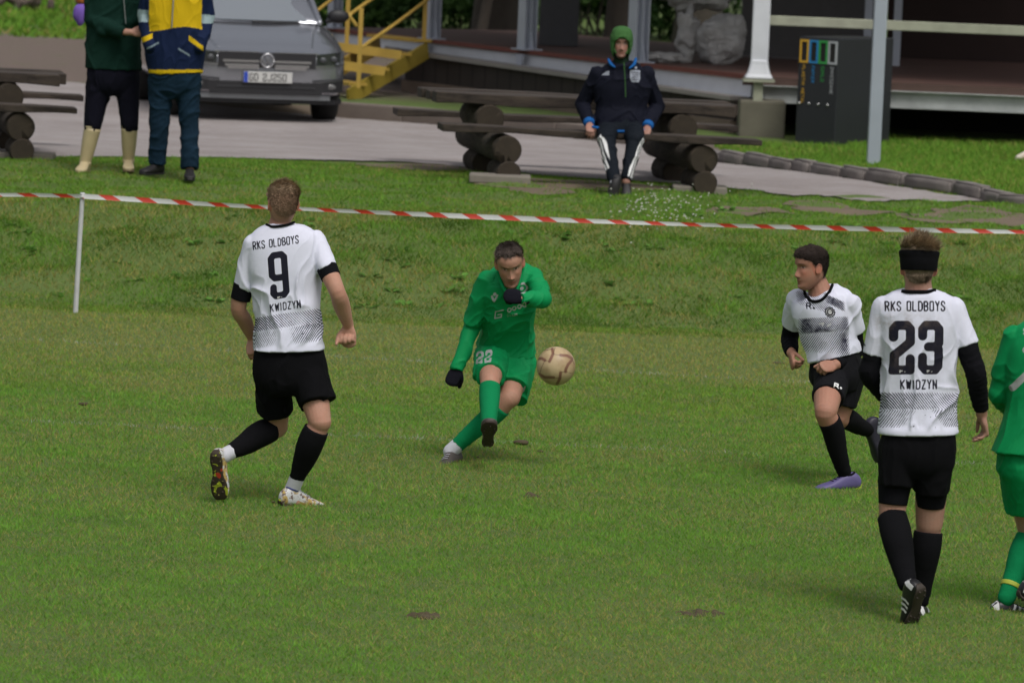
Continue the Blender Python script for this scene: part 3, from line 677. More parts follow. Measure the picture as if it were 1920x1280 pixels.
# ---- garments
def garment(s, name, parts, voxel, mat, it=6, amp=.004, freq=9, axis=(0, 0, 1), stretch=.3, seed=1, wgt=None, attrs=None, label=None, detail=.35, parent=None):
    V, N, F = remesh(parts, voxel, it)
    wg = 1.0 if wgt is None else wgt(V)
    A = attrs(V, N) if attrs else None
    V = folds(V, N, amp, freq, axis, stretch, seed, wg, detail)
    o = mk(name, V, F, mat, parent or s.o, True, attrs=A)
    if label: o['label'] = label
    return o
def sleeve(pts, rad, **k): return tube(pts, rad, **{**dict(k=5, n=24), **k})
BOOTST = [(-.078, .016, .022, .052), (-.068, .026, .006, .074), (-.045, .032, 0, .092), (-.012, .034, 0, .096), (.022, .035, 0, .088), (.06, .038, .0, .070), (.10, .044, 0, .055), (.14, .0455, 0, .045), (.172, .038, .002, .037), (.192, .022, .008, .028)]
def boot(s, ankle, toe, up, mat, solemat, name='boot', sc=1.0, stripe=None, collar=None, heel=None, studs=True, lace=None, label=None, tall=None):
    """ankle: joint; toe: heel->toe direction; up: sole->ankle direction"""
    t = nrm(toe); u = nrm(np.asarray(up, float) - t * np.dot(t, up)); sd_ = np.cross(t, u); L2W = lambda a, b_, c: ankle + (t * a + sd_ * b_ + u * (c - .078)) * sc
    C = []; U = []; W = []
    for (x, hw, z0, z1) in BOOTST: C.append(L2W(x, .004 * math.sin(x * 12), (z0 + z1) / 2 + .006)); U.append(sd_ * hw * sc); W.append(u * (z1 - z0) / 2 * sc)
    C, U, W = (catmull(a, 4) for a in (C, U, W)); V, F = rings_mesh(C, U, W, 28, 2.5)
    col = None
    o = mk(name, V, F, mat, s.o, True)
    if label: o['label'] = label
    mb = MB(); C = []; U = []; W = []
    for (x, hw, z0, z1) in BOOTST: C.append(L2W(x * 1.02, .004 * math.sin(x * 12), z0 + .003)); U.append(sd_ * (hw * 1.03) * sc * (.8 if .0 < x < .07 else 1)); W.append(u * .0075 * sc)
    C, U, W = (catmull(a, 3) for a in (C, U, W)); mb.add(*rings_mesh(C, U, W, 20, 3))
    if studs:
        for (x, y_) in ((-.055, .016), (-.055, -.016), (-.025, .022), (-.025, -.022), (.085, .028), (.085, -.026), (.115, .03), (.115, -.03), (.145, .024), (.145, -.024), (.165, .0), (.1, 0)):
            a = L2W(x, y_, .002); mb.add(*tube([a, a - u * .012 * sc], [.0065 * sc, .0045 * sc], 1, 8, round_ends=(False, False)))
    mb.mk('sole', solemat, o, True)
    def band(x0, x1, f0, f1, m, nm, off=.0015):   # strip over the upper between stations, around angle fractions
        bst = np.array(BOOTST); X = np.linspace(x0, x1, 5); ang = np.linspace(f0, f1, 7); VV = []
        for x in X:
            hw = np.interp(x, bst[:, 0], bst[:, 1]); z0 = np.interp(x, bst[:, 0], bst[:, 2]); z1 = np.interp(x, bst[:, 0], bst[:, 3])
            for a in ang:
                c_, s_ = math.cos(R(a)), math.sin(R(a)); c_ = math.copysign(abs(c_) ** .8, c_); s_ = math.copysign(abs(s_) ** .8, s_)
                sh = .018 * (abs(s_)) if nm == 'side_stripe' else 0
                VV.append(L2W(x + sh, .004 * math.sin(x * 12) + (hw + off) * c_, (z0 + z1) / 2 + .006 + ((z1 - z0) / 2 + off) * s_))
        FF = [(i * 7 + j, i * 7 + j + 1, (i + 1) * 7 + j + 1, (i + 1) * 7 + j) for i in range(4) for j in range(6)]; mk(nm, VV, FF, m, o, True)
    if stripe:
        for side in (0, 180):
            for x in (.018, .042, .066): band(x, x + .011, side - 28, side + 48, stripe, 'side_stripe') if side == 0 else band(x, x + .011, side - 48, side + 28, stripe, 'side_stripe')
    if heel: band(-.07, -.045, -20, 200, heel, 'heel_tab', .003)
    if collar: s_c = [L2W(.032 * math.cos(a) - .012, .030 * math.sin(a), .092 + .006 * math.cos(a + 3.14)) for a in np.linspace(0, 6.283, 14)]; V, F = tube(s_c, [.0055] * 14, 2, 8, round_ends=(False, False)); mk('collar', V, F, collar, o, True)
    if lace:
        mb = MB()
        for i in range(4):
            x = .03 + i * .02; z = np.interp(x, [b_[0] for b_ in BOOTST], [b_[3] for b_ in BOOTST]) + .009; mb.add(*tube([L2W(x, -.018, z - .004), L2W(x + .006, 0, z), L2W(x + .002, .018, z - .004)], [.0022] * 3, 2, 6))
        mb.mk('lace', lace, o, True)
    return o
# ---- stroke lettering (condensed block letters; unit cell 2 wide, 4 high)
_O = [(0, .3), (.35, 0), (1.65, 0), (2, .3), (2, 3.7), (1.65, 4), (.35, 4), (0, 3.7), (0, .3)]
GL = {'O': [_O], '0': [_O], 'D': [[(0, 0), (1.3, 0), (2, .7), (2, 3.3), (1.3, 4), (0, 4), (0, 0)]], 'R': [[(0, 0), (0, 4), (1.4, 4), (2, 3.5), (2, 2.5), (1.4, 2), (0, 2)], [(1.0, 2), (2, 0)]],
      'K': [[(0, 0), (0, 4)], [(0, 1.7), (2, 4)], [(.6, 2.3), (2, 0)]], 'S': [[(2, 3.1), (2, 3.5), (1.5, 4), (.5, 4), (0, 3.5), (0, 2.7), (2, 1.4), (2, .5), (1.5, 0), (.5, 0), (0, .5), (0, .9)]],
      'L': [[(0, 4), (0, 0), (1.8, 0)]], 'B': [[(0, 0), (0, 4), (1.4, 4), (1.9, 3.5), (1.9, 2.5), (1.4, 2.05), (0, 2.05)], [(1.4, 2.05), (2, 1.5), (2, .5), (1.4, 0), (0, 0)]], 'Y': [[(0, 4), (1, 1.9), (2, 4)], [(1, 1.9), (1, 0)]],
      'W': [[(0, 4), (.5, 0), (1.2, 3.2), (1.9, 0), (2.4, 4)]], 'I': [[(.2, 0), (.2, 4)]], 'Z': [[(0, 4), (2, 4), (0, 0), (2, 0)]], 'N': [[(0, 0), (0, 4), (2, 0), (2, 4)]], 'P': [[(0, 0), (0, 4), (1.5, 4), (2, 3.4), (2, 2.4), (1.5, 1.8), (0, 1.8)]],
      'E': [[(2, 4), (0, 4), (0, 0), (2, 0)], [(0, 2), (1.6, 2)]], 'A': [[(0, 0), (1, 4), (2, 0)], [(.4, 1.3), (1.6, 1.3)]], 'T': [[(0, 4), (2, 4)], [(1, 4), (1, 0)]], 'G': [[(2, 3.2), (1.5, 4), (.5, 4), (0, 3.4), (0, .6), (.5, 0), (1.5, 0), (2, .6), (2, 1.9), (1.1, 1.9)]], 'C': [[(2, 3.2), (1.5, 4), (.5, 4), (0, 3.4), (0, .6), (.5, 0), (1.5, 0), (2, .8)]],
      'J': [[(2, 4), (2, .6), (1.4, 0), (.6, 0), (0, .6), (0, 1)]], 'M': [[(0, 0), (0, 4), (1.2, 1.5), (2.4, 4), (2.4, 0)]], 'U': [[(0, 4), (0, .6), (.5, 0), (1.5, 0), (2, .6), (2, 4)]], 'F': [[(2, 4), (0, 4), (0, 0)], [(0, 2), (1.5, 2)]], 'H': [[(0, 0), (0, 4)], [(2, 0), (2, 4)], [(0, 2), (2, 2)]],
      '2': [[(0, 2.95), (0, 3.65), (.4, 4), (1.6, 4), (2, 3.65), (2, 2.5), (.1, 1.3), (.1, 0), (2, 0), (2, 1.0)]], '3': [[(0, 3.05), (0, 3.65), (.4, 4), (1.6, 4), (2, 3.65), (2, 2.4), (1.6, 2.08), (.7, 2.08)], [(1.6, 2.08), (2, 1.8), (2, .35), (1.6, 0), (.4, 0), (0, .35), (0, 1.15)]],
      '9': [[(2, 1.75), (.4, 1.75), (0, 2.05), (0, 3.7), (.4, 4), (1.6, 4), (2, 3.7), (2, .3), (1.6, 0), (.4, 0), (.1, .3), (.1, .85)]], '7': [[(0, 4), (2, 4), (.7, 0)]], '5': [[(2, 4), (0, 4), (0, 2.3), (1.5, 2.3), (2, 1.8), (2, .5), (1.5, 0), (.5, 0), (0, .5), (0, .9)]], '4': [[(1.5, 0), (1.5, 4), (0, 1.2), (2, 1.2)]], '1': [[(.2, 3.2), (1, 4), (1, 0)]], '6': [[(2, 3.4), (1.5, 4), (.5, 4), (0, 3.4), (0, .6), (.5, 0), (1.5, 0), (2, .6), (2, 1.8), (1.5, 2.3), (0, 2.2)]], ' ': [], '.': [[(.3, .1), (.32, .1)]], '-': [[(.2, 2), (1.6, 2)]]}
def glyphs(text, x0, y0, w_, h, gap):
    """segments of text, left edge x0, baseline y0 (metres, v up)"""
    seg = []; x = x0
    for ch in text:
        wid = {'I': .35, 'W': 1.2, 'M': 1.2, ' ': .55, '1': .8, '.': .4}.get(ch, 1.0)
        for pl in GL[ch]:
            q = [(x + a / 2 * w_, y0 + b_ / 4 * h) for a, b_ in pl]
            seg += list(zip(q[:-1], q[1:]))
        x += w_ * wid + gap
    return seg, x - gap
def textwidth(text, w_, gap): return glyphs(text, 0, 0, w_, 1, gap)[1]
def sdf(uv, segs, hw):
    d = np.full(len(uv), 1e3)
    for a, b_ in segs:
        a = np.array(a); b_ = np.array(b_); e = b_ - a; t = np.clip(((uv - a) @ e) / (e @ e + 1e-12), 0, 1); d = np.minimum(d, np.hypot(*(uv - a - t[:, None] * e).T))
    return hw - d
class Frame2:
    """planar print frame on the garment: photograph pixels are only used to measure it"""
    def __init__(s, P_, o, upx, vpx):
        s.o = P_.p(*o); sc = FPX / (P_.D / math.cos(pitch)); s.s = sc
        ux = np.array([upx[0], -upx[1]]) / sc; vx = np.array([vpx[0], -vpx[1]]) / sc   # metres, v up
        s.U = nrm(ux); s.Vv = nrm(vx); s.M = np.linalg.inv(np.array([s.U, s.Vv]).T)
    def uv(s, V):
        q = V - s.o; a = np.stack([q @ Rt, q @ Up], 1); return a @ s.M.T
# ================================================================== PLAYERS
M_white = lambda: printed('white_jersey', (.69, .70, .82), (.012, .012, .03))
black = fabric('black_cloth', (.004, .004, .005), .95, .2, .0)
blacksock = fabric('black_sock', (.0055, .0055, .0068), .95, .4, .0)
under = fabric('black_undershirt', (.005, .005, .007), .9, .2, .0)
whitesock = fabric('white_sock', (.55, .55, .60), .9, .4)
def shell(s, name, pts, rad, mat, k=5, n=26, amp=.0, **kw):
    V, F = tube(pts, rad, k, n, **kw)
    if name == 'sock': ax = nrm(pts[-1] - pts[0]); c = np.array(pts[0]); t_ = (V - c) @ ax / np.linalg.norm(pts[-1] - pts[0]); N = nrm_rows((V - c) - np.outer((V - c) @ ax, ax)); V = folds(V, N, .0022, 10, ax, 2.4, 3, .4 + 1.2 * sstep(.6, 1, t_))
    return mk(name, V, F, mat, s.o, True)
def back_print(fr, V, N, number, kx, ky, top='RKS OLDBOYS', bot='KWIDZYN', front=False, cfg=None):
    c = cfg; uv = fr.uv(V); facing = (N @ -Fd) * (1) > -.05
    segs = []; 
    ink = np.full(len(V), -1.0)
    def put(text, uc, vb, w_, h, gap, hw):
        nonlocal ink
        W_ = textwidth(text, w_, gap); sg, _ = glyphs(text, uc - W_ / 2, vb, w_, h, gap); ink = np.maximum(ink, sdf(uv, sg, hw))
    for t in c['text']: put(*t)
    ink = np.where(facing, ink, -1.0)
    return uv, facing, ink

def hem_boot_mats():
    return dict(bk=simple('black_boot_leather', (.012, .012, .014), .42, var=.1), wh=simple('white_trim', (.62, .62, .62), .5), gum=simple('worn_dark_sole', (.035, .025, .018), .7, var=.5, scale=30))
# ------------------------------------------------------------------ player 9
def player9():
    s = Person(27.97, 'player in white shirt with black number nine jogging away from the camera', skin=(.46, .26, .185)); p = s.p
    head = p(530, 386, -.02); s.head(head, (-.30, .95, -.08), (.02, -.12, 1), .98)
    s.limb([p(530, 390, .0), p(527, 408, .01), p(524, 430, 0), p(524, 450, .0)], [.052, .056, .064, .085], n=20)
    TR = [(488, 425, 560, 425, .06, 0), (466, 452, 600, 444, .085, 0), (464, 480, 600, 472, .10, 0), (468, 510, 600, 510, .11, 0), (474, 545, 600, 545, .105, 0), (478, 590, 600, 590, .10, 0), (480, 640, 603, 640, .105, 0), (483, 680, 602, 680, .11, 0), (500, 715, 600, 712, .09, 0)]
    s.parts.append(s.torso(TR, -.018))
    shL = p(474, 466, 0); elL = p(447, 576, .05); wrL = s.j(elL, 474, 634, .25, 1)
    s.limb([shL, shL * .5 + elL * .5, elL, elL * .6 + wrL * .4, wrL], [.054, .05, .042, .041, .028])
    s.hand(wrL, p(474, 668, .12) - wrL, (.3, 1, 0), 1, curl=(.5, .6, .5))
    shR = p(594, 458, 0); elR = p(632, 546, -.13); wrR = s.j(elR, 653, 610, .235, 1)
    s.limb([shR, shR * .5 + elR * .5, elR, elR * .6 + wrR * .4, wrR * .9 + elR * .1, wrR], [.054, .052, .043, .046, .031, .028])
    s.hand(wrR, p(654, 640, (wrR[1] - s.D)) - wrR, (-.25, -1, -.1), 1, curl=(1.45, 1.5, 1.0), thumb=(.5, .9), sc=1.06)
    hipL = p(510, 690, 0); knL = p(519, 800, .16); anL = p(424, 852, -.02)
    hipR = p(575, 690, 0); knR = p(600, 790, -.12); anR = p(550, 912, -.0)
    s.leg(hipL, knL, anL, (.6, .8, -.6), (.088, .078, .058, .060, .038)); s.leg(hipR, knR, anR, (.25, .95, 0), (.088, .078, .060, .058, .038))
    s.limb([anL, p(408, 875, -.05)], [.03, .025]); s.limb([anR, p(556, 940, -.0)], [.03, .025])
    s.hl = HL_SHORT; s.scalp = (.20, .13, .085)
    s.finish((*p(540, 950)[:2], 0))
    hair(s, (.19, .132, .082), .011, .002, strand=.026, ns=6500, comb=(.9, -.35, .25), tip=(.46, .35, .23), seed=2, rough=.004, lift=.0, wisp=.05, fade=.30)
    fr = Frame2(s, (524, 515), (88, -13), (-6, -88))
    SR = [(500, 419, 550, 417, .062, 0), (484, 427, 573, 424, .075, 0), (470, 441, 590, 434, .092, 0), (461, 462, 602, 452, .112, 0), (462, 500, 604, 490, .122, 0), (470, 530, 601, 525, .125, 0), (476, 560, 599, 560, .12, 0), (478, 595, 599, 595, .12, 0), (476, 625, 604, 625, .132, 0), (474, 657, 610, 655, .146, 0)]
    parts = [s.torso(SR, 0, n=48), s.cover(shL, elL, -.06, .66, .060, .0585, start=True), s.cover(shR, elR, -.06, .55, .060, .0585)]
    cfg = dict(text=[('RKS OLDBOYS', -0.004, .148, .0135, .040, .0098, .0031), ('9', .0, -.11, .070, .212, 0, .0175), ('KWIDZYN', .024, -.188, .0145, .038, .0098, .0031)])
    def at(V, N):
        uv, fc, ink = back_print(fr, V, N, None, 0, 0, cfg=cfg); u, v = uv.T
        w1 = sstep(-.205, -.212, v) * sstep(-.285, -.27, v) * np.clip(.74 - (u + .13) * 2.9, .0, 1) + .42 * sstep(.09, .14, u) * sstep(-.20, -.22, v) * sstep(-.32, -.27, v)
        w2 = sstep(-.28, -.29, v) * (.20 * sstep(.0, -.1, u) * sstep(-.38, -.33, v) + .40 * sstep(.02, .11, u) * sstep(-.385, -.35, v))
        nn = perlin(V * 70); spk = (nn > .47) * (v < -.25) * (v > -.37) * (u > -.03); ink = np.where(spk & fc, .002, ink)
        i2 = sdf(uv, [((-.012 + .0, -.118), (-.002, -.118)), ((-.012, -.124), (-.012, -.116)), ((.008, -.12), (.0085, -.12))], .0028)
        return {'ink': ink, 'ink2': np.where(fc, i2, -1), 'pat': np.stack([u, v, v * 0], 1), 'w1': np.clip(w1, 0, 1), 'w2': np.clip(w2, 0, 1), 'mud': v * 0}
    garment(s, 'shirt', parts, .005, M_white(), 10, .014, 6.0, (.35, .1, 1), .25, 3, attrs=at, wgt=lambda V: (.45 + .9 * sstep(.05, -.1, fr.uv(V)[:, 1])) * sstep(-.40, -.36, fr.uv(V)[:, 1]))
    shell(s, 'shirt_collar', [p(500, 421, -.045), p(512, 425, -.07), p(536, 422, -.07), p(551, 417, -.045)], [.007] * 4, black)
    for a, b_, t0, t1 in ((shL, elL, .60, .86), (shR, elR, .50, .70)):
        V, F = s.cover(a, b_, t0, t1, .056, .053, start=False); mk('sleeve_band', V, F, under, s.o)
    hem = [(480, 642, 602, 640, .115, 0), (476, 670, 611, 668, .13, 0), (475, 700, 617, 697, .135, 0), (484, 725, 614, 720, .125, 0), (505, 742, 598, 738, .09, 0)]
    parts = [s.torso(hem, 0, n=48), s.cover(hipL, knL, .0, .74, (.100, .115), (.097, .105)), s.cover(hipR, knR, .0, .68, (.108, .12), (.092, .112))]
    parts.append(s.cover(p(592, 690, 0), p(617, 752, -.08), 0, 1, .06, .05))
    garment(s, 'shorts', parts, .007, black, 12, .011, 6, (.1, 0, 1), .3, 5)
    mk('shorts_flap', *prism([p(533, 758, .0), p(541, 777, .0), p(530, 774, .0)], (0, .004, 0)), black, s.o)
    kb = (.6, .8, -.6)
    q, rr = s.legpts(knL, anL, kb, .10, .86, lambda t: np.interp(t, [.1, .3, .6, .86], [.066, .072, .060, .043])); shell(s, 'sock', q, rr, blacksock, round_ends=(False, True))
    q, rr = s.legpts(knR, anR, (.25, .95, 0), .12, .82, lambda t: np.interp(t, [.1, .33, .6, .82], [.066, .072, .060, .043])); shell(s, 'sock', q, rr, blacksock, round_ends=(False, True))
    q, rr = s.legpts(knL, anL, kb, .82, 1.05, lambda t: .040); shell(s, 'ankle_sock', q, rr, whitesock)
    q, rr = s.legpts(knR, anR, (.25, .95, 0), .79, 1.05, lambda t: .040); shell(s, 'ankle_sock', q, rr, whitesock)
    gold = gold_boot(); solem = sole_mix(); navy = simple('navy_trim', (.03, .04, .20), .5)
    boot(s, anL + (p(405, 868) - p(420, 850)) * .6, p(406, 940, .02) - p(400, 862, -.04), p(440, 900, .30) - p(405, 900, -.0), gold, solem, collar=navy, lace=whitesock)
    boot(s, p(551, 922, .0), (.80, .55, -.12), (.1, 0, 1), gold, solem, collar=navy, lace=whitesock)
def gold_boot():
    if 'gold_boot' in MATS: return MATS['gold_boot']
    b = NB('gold_boot'); o = b.pos(); n1 = b.noise(14, 3, vec=o, dist=1.0); n2 = b.noise(60, 2, vec=o)
    c = b.mix(b.mr(n1, .49, .55), C4((.60, .60, .60)), C4((.50, .35, .11))); c = b.mix(b.mr(n2, .55, .60), c, C4((.16, .11, .09)))
    MATS['gold_boot'] = b.set(c, .4); return b.m
def sole_mix():
    if 'sole_mix' in MATS: return MATS['sole_mix']
    b = NB('sole_mix'); o = b.pos(); n1 = b.noise(22, 3, vec=o, dist=.5); n2 = b.noise(17, 1, vec=o)
    c = b.mix(b.mr(n1, .56, .60), C4((.035, .022, .012)), C4((.34, .40, .02))); c = b.mix(b.mr(n2, .66, .70), c, C4((.40, .03, .01)))
    MATS['sole_mix'] = b.set(c, .7); return b.m
# ------------------------------------------------------------------ player 23
def player23():
    s = Person(24.85, 'player in white shirt with black number twenty three and black headband walking away', skin=(.40, .235, .175)); p = s.p; HB = hem_boot_mats()
    s.head(p(1722, 507, 0), (-.02, .99, -.12), (0, .05, 1), .98)
    s.limb([p(1722, 505, 0), p(1722, 525, -.01), p(1722, 545, 0), p(1722, 565, 0)], [.055, .060, .068, .085])
    TR = [(1682, 548, 1764, 548, .07, 0), (1650, 575, 1795, 575, .09, 0), (1646, 610, 1800, 610, .11, 0), (1650, 660, 1795, 660, .11, 0), (1655, 720, 1790, 720, .11, 0), (1652, 790, 1790, 790, .115, 0), (1650, 840, 1790, 840, .12, 0), (1665, 880, 1775, 880, .09, 0)]
    s.parts.append(s.torso(TR, -.016))
    shL = p(1658, 585, 0); elL = p(1630, 700, .02); wrL = s.j(elL, 1662, 748, .24, 1); s.limb([shL, shL * .5 + elL * .5, elL, elL * .6 + wrL * .4, wrL], [.05, .042, .036, .034, .026])
    s.hand(wrL, p(1672, 775, .32) - wrL, (1, 0, 0), 1)
    shR = p(1790, 585, 0); elR = p(1829, 698, -.02); wrR = s.j(elR, 1841, 777, .24, 1); s.limb([shR, shR * .5 + elR * .5, elR, elR * .6 + wrR * .4, wrR], [.05, .042, .036, .035, .028])
    s.hand(wrR, p(1847, 806, wrR[1] - s.D + .02) - wrR, (-1, -.2, 0), 1, curl=(.55, .6, .4), thumb=(.7, .3))
    hipL = p(1684, 840, 0); hipR = p(1752, 840, 0); knL = p(1672, 966, -.02); knR = p(1742, 985, .06); anL = p(1702, 1098, -.22); anR = p(1724, 1128, .10)
    s.leg(hipL, knL, anL, (0, .95, -.3), (.088, .078, .060, .060, .037)); s.leg(hipR, knR, anR, (.0, 1, 0), (.088, .078, .062, .060, .037))
    s.hl = HL_SHORT; s.scalp = (.16, .11, .085); s.finish((*p(1722, 1160)[:2], 0))
    hair(s, (.20, .15, .105), .028, .005, strand=.040, ns=6500, comb=(.3, -.9, .1), tip=(.55, .43, .30), seed=4, rough=.008, lift=.30, band=(-.018, .085), wisp=.14)
    q = HV.copy(); x, y, z = q.T; m = (z > -.004) & (z < .094)
    q2 = q + nrm_rows(q * [1, 1, 0] + [0, .005, 0]) * (.013 + .016 * sstep(.05, .098, z))[:, None]
    idx = -np.ones(len(q), int); F = [f for f in HF if all(m[i] for i in f)]; us = sorted({i for f in F for i in f}); idx[us] = range(len(us)); V = s.h2w(q2[us])
    o = mk('headband', V, [tuple(int(idx[i]) for i in f) for f in F], black, s.o); md_ = o.modifiers.new('t', 'SOLIDIFY'); md_.thickness = .006; md_.offset = 0
    fr = Frame2(s, (1714, 650), (100, 1), (0, -100)); fr.U = nrm([1, -.0]); fr.M = np.linalg.inv(np.array([fr.U, fr.Vv]).T)
    SR = [(1692, 541, 1752, 541, .072, 0), (1672, 549, 1774, 549, .09, 0), (1652, 562, 1795, 562, .105, 0), (1643, 585, 1803, 586, .12, 0), (1645, 620, 1802, 620, .13, 0), (1650, 660, 1797, 660, .13, 0), (1653, 700, 1794, 700, .128, 0), (1650, 745, 1794, 745, .13, 0), (1646, 785, 1796, 785, .14, 0), (1644, 812, 1798, 812, .15, 0)]
    parts = [s.torso(SR, 0, n=48), s.cover(shL, elL, -.05, .70, .062, .059), s.cover(shR, elR, -.05, .56, .062, .060)]
    cfg = dict(text=[('RKS OLDBOYS', -0.004, .168, .0155, .042, .0110, .0035), ('2', -.066, -.108, .077, .208, 0, .0215), ('3', .068, -.108, .077, .208, 0, .0215), ('KWIDZYN', .014, -.196, .0160, .040, .0108, .0035)])
    def at(V, N):
        uv, fc, ink = back_print(fr, V, N, None, 0, 0, cfg=cfg); u, v = uv.T
        w1 = sstep(-.212, -.220, v) * sstep(-.292, -.287, v) * np.clip(.74 - (u + .16) * 1.8, .08, 1) * sstep(.17, .1, u) + .5 * sstep(.11, .16, u) * sstep(-.21, -.23, v) * sstep(-.30, -.28, v)
        w2 = sstep(-.292, -.296, v) * (.25 * sstep(.0, -.09, u - (v + .33) * .9) * sstep(-.378, -.372, v) + .28 * sstep(.09, .13, u + (v + .33) * .8) * sstep(-.375, -.37, v))
        nn = perlin(V * 70); spk = (nn > .44) * (v < -.27) * (v > -.385) * (u > -.02); ink = np.where(spk & fc, .002, ink)
        i2 = np.maximum(*[sdf(uv, [((c - .012, -.112), (c - .002, -.112)), ((c - .012, -.119), (c - .012, -.110)), ((c + .009, -.117), (c + .0095, -.117))], .0028) for c in (-.062, .066)])
        mud = np.maximum(sstep(.10, .0, np.hypot(u + .14, (v - .12) * 1.0)), .8 * sstep(.14, .0, np.hypot((u + .03) * .7, (v - .125) * 2.2))) + .4 * sstep(.12, 0, np.hypot(u + .12, v + .02)) + .12
        return {'ink': ink, 'ink2': np.where(fc, i2, -1), 'pat': np.stack([u, v, v * 0], 1), 'w1': np.clip(w1, 0, 1), 'w2': np.clip(w2, 0, 1), 'mud': np.clip(mud, 0, 1) * .55}
    garment(s, 'shirt', parts, .005, M_white(), 10, .013, 5.5, (.2, .1, 1), .25, 12, attrs=at, wgt=lambda V: (.45 + .8 * sstep(.05, -.1, fr.uv(V)[:, 1])) * sstep(-.40, -.36, fr.uv(V)[:, 1]))
    shell(s, 'shirt_collar', [p(1693, 546, -.055), p(1706, 547, -.085), p(1738, 547, -.085), p(1752, 544, -.055)], [.009] * 4, black)
    for nm, a, b_, w_, t0 in (('undershirt_sleeve', shL, elL, wrL, .55), ('undershirt_sleeve', shR, elR, wrR, .48)):
        V, F = tube([a * (1 - t0) + b_ * t0, a * .2 + b_ * .8, b_, b_ * .6 + w_ * .4, b_ * .12 + w_ * .88], [.057, .051, .050, .046, .036], 6, 26, round_ends=(False, False)); V2, N2, F2 = remesh([(V, F)], .006, 3)
        mk(nm, folds(V2, N2, .003, 16, nrm(w_ - b_), 2.2, 4), F2, under, s.o)
    hem = [(1654, 800, 1788, 800, .12, 0), (1649, 822, 1794, 822, .135, 0), (1646, 855, 1794, 855, .14, 0), (1656, 880, 1788, 880, .12, 0), (1680, 895, 1760, 895, .08, 0)]
    parts = [s.torso(hem, 0, n=48), s.cover(hipL, knL, 0, .56, (.098, .13), (.086, .118)), s.cover(hipR, knR, 0, .56, (.105, .13), (.088, .118))]
    garment(s, 'shorts', parts, .007, black, 10, .011, 6, (.1, 0, 1), .3, 5)
    for a, b_ in ((hipL, knL), (hipR, knR)):
        V, F = s.cover(a, b_, .45, .83 if a is hipL else .74, (.082, .085), (.068, .075)); mk('compression_short', V, F, under, s.o)
    q, rr = s.legpts(knL, anL, (0, .95, -.3), .02, .97, lambda t: np.interp(t, [0, .3, .6, .97], [.070, .075, .062, .044])); shell(s, 'sock', q, rr, blacksock, round_ends=(False, True))
    q, rr = s.legpts(knR, anR, (0, 1, 0), .08, .97, lambda t: np.interp(t, [0, .3, .6, .97], [.068, .070, .058, .044])); shell(s, 'sock', q, rr, blacksock, round_ends=(False, True))
    boot(s, p(1703, 1106, -.26), p(1682, 1172, -.10) - p(1706, 1098, -.22), (-.62, .74, .20), HB['bk'], HB['gum'], stripe=HB['wh'], heel=HB['wh'], sc=1.0, lace=under)
    boot(s, p(1725, 1140, .10), (.22, .97, 0), (0, 0, 1), HB['bk'], HB['gum'], stripe=HB['wh'], heel=HB['wh'], lace=under)
def snapc(s, o, px, r, mat, name='shirt_collar'):
    dg = bpy.context.evaluated_depsgraph_get(); bvs = [BVHTree.FromObject(o, dg), BVHTree.FromObject(s.o, dg)]; base = Vector(WL[o.name]); pts = []
    for x, y in catmull(np.array(px, float), 5):
        d = Vector(ray(x, y)).normalized(); hs_ = [h_ for h_ in (b_.ray_cast(Vector(CAM) - base, d) for b_ in bvs) if h_[0] is not None]
        if hs_: h = min(hs_, key=lambda q_: q_[3]); pts.append(np.array(h[0] + base) + np.array(h[1]) * r * .3)
    V, F = tube(pts, [r] * len(pts), 2, 10); return mk(name, V, F, mat, s.o)
def nrm_rows(a): return a / (np.linalg.norm(a, axis=1)[:, None] + 1e-9)
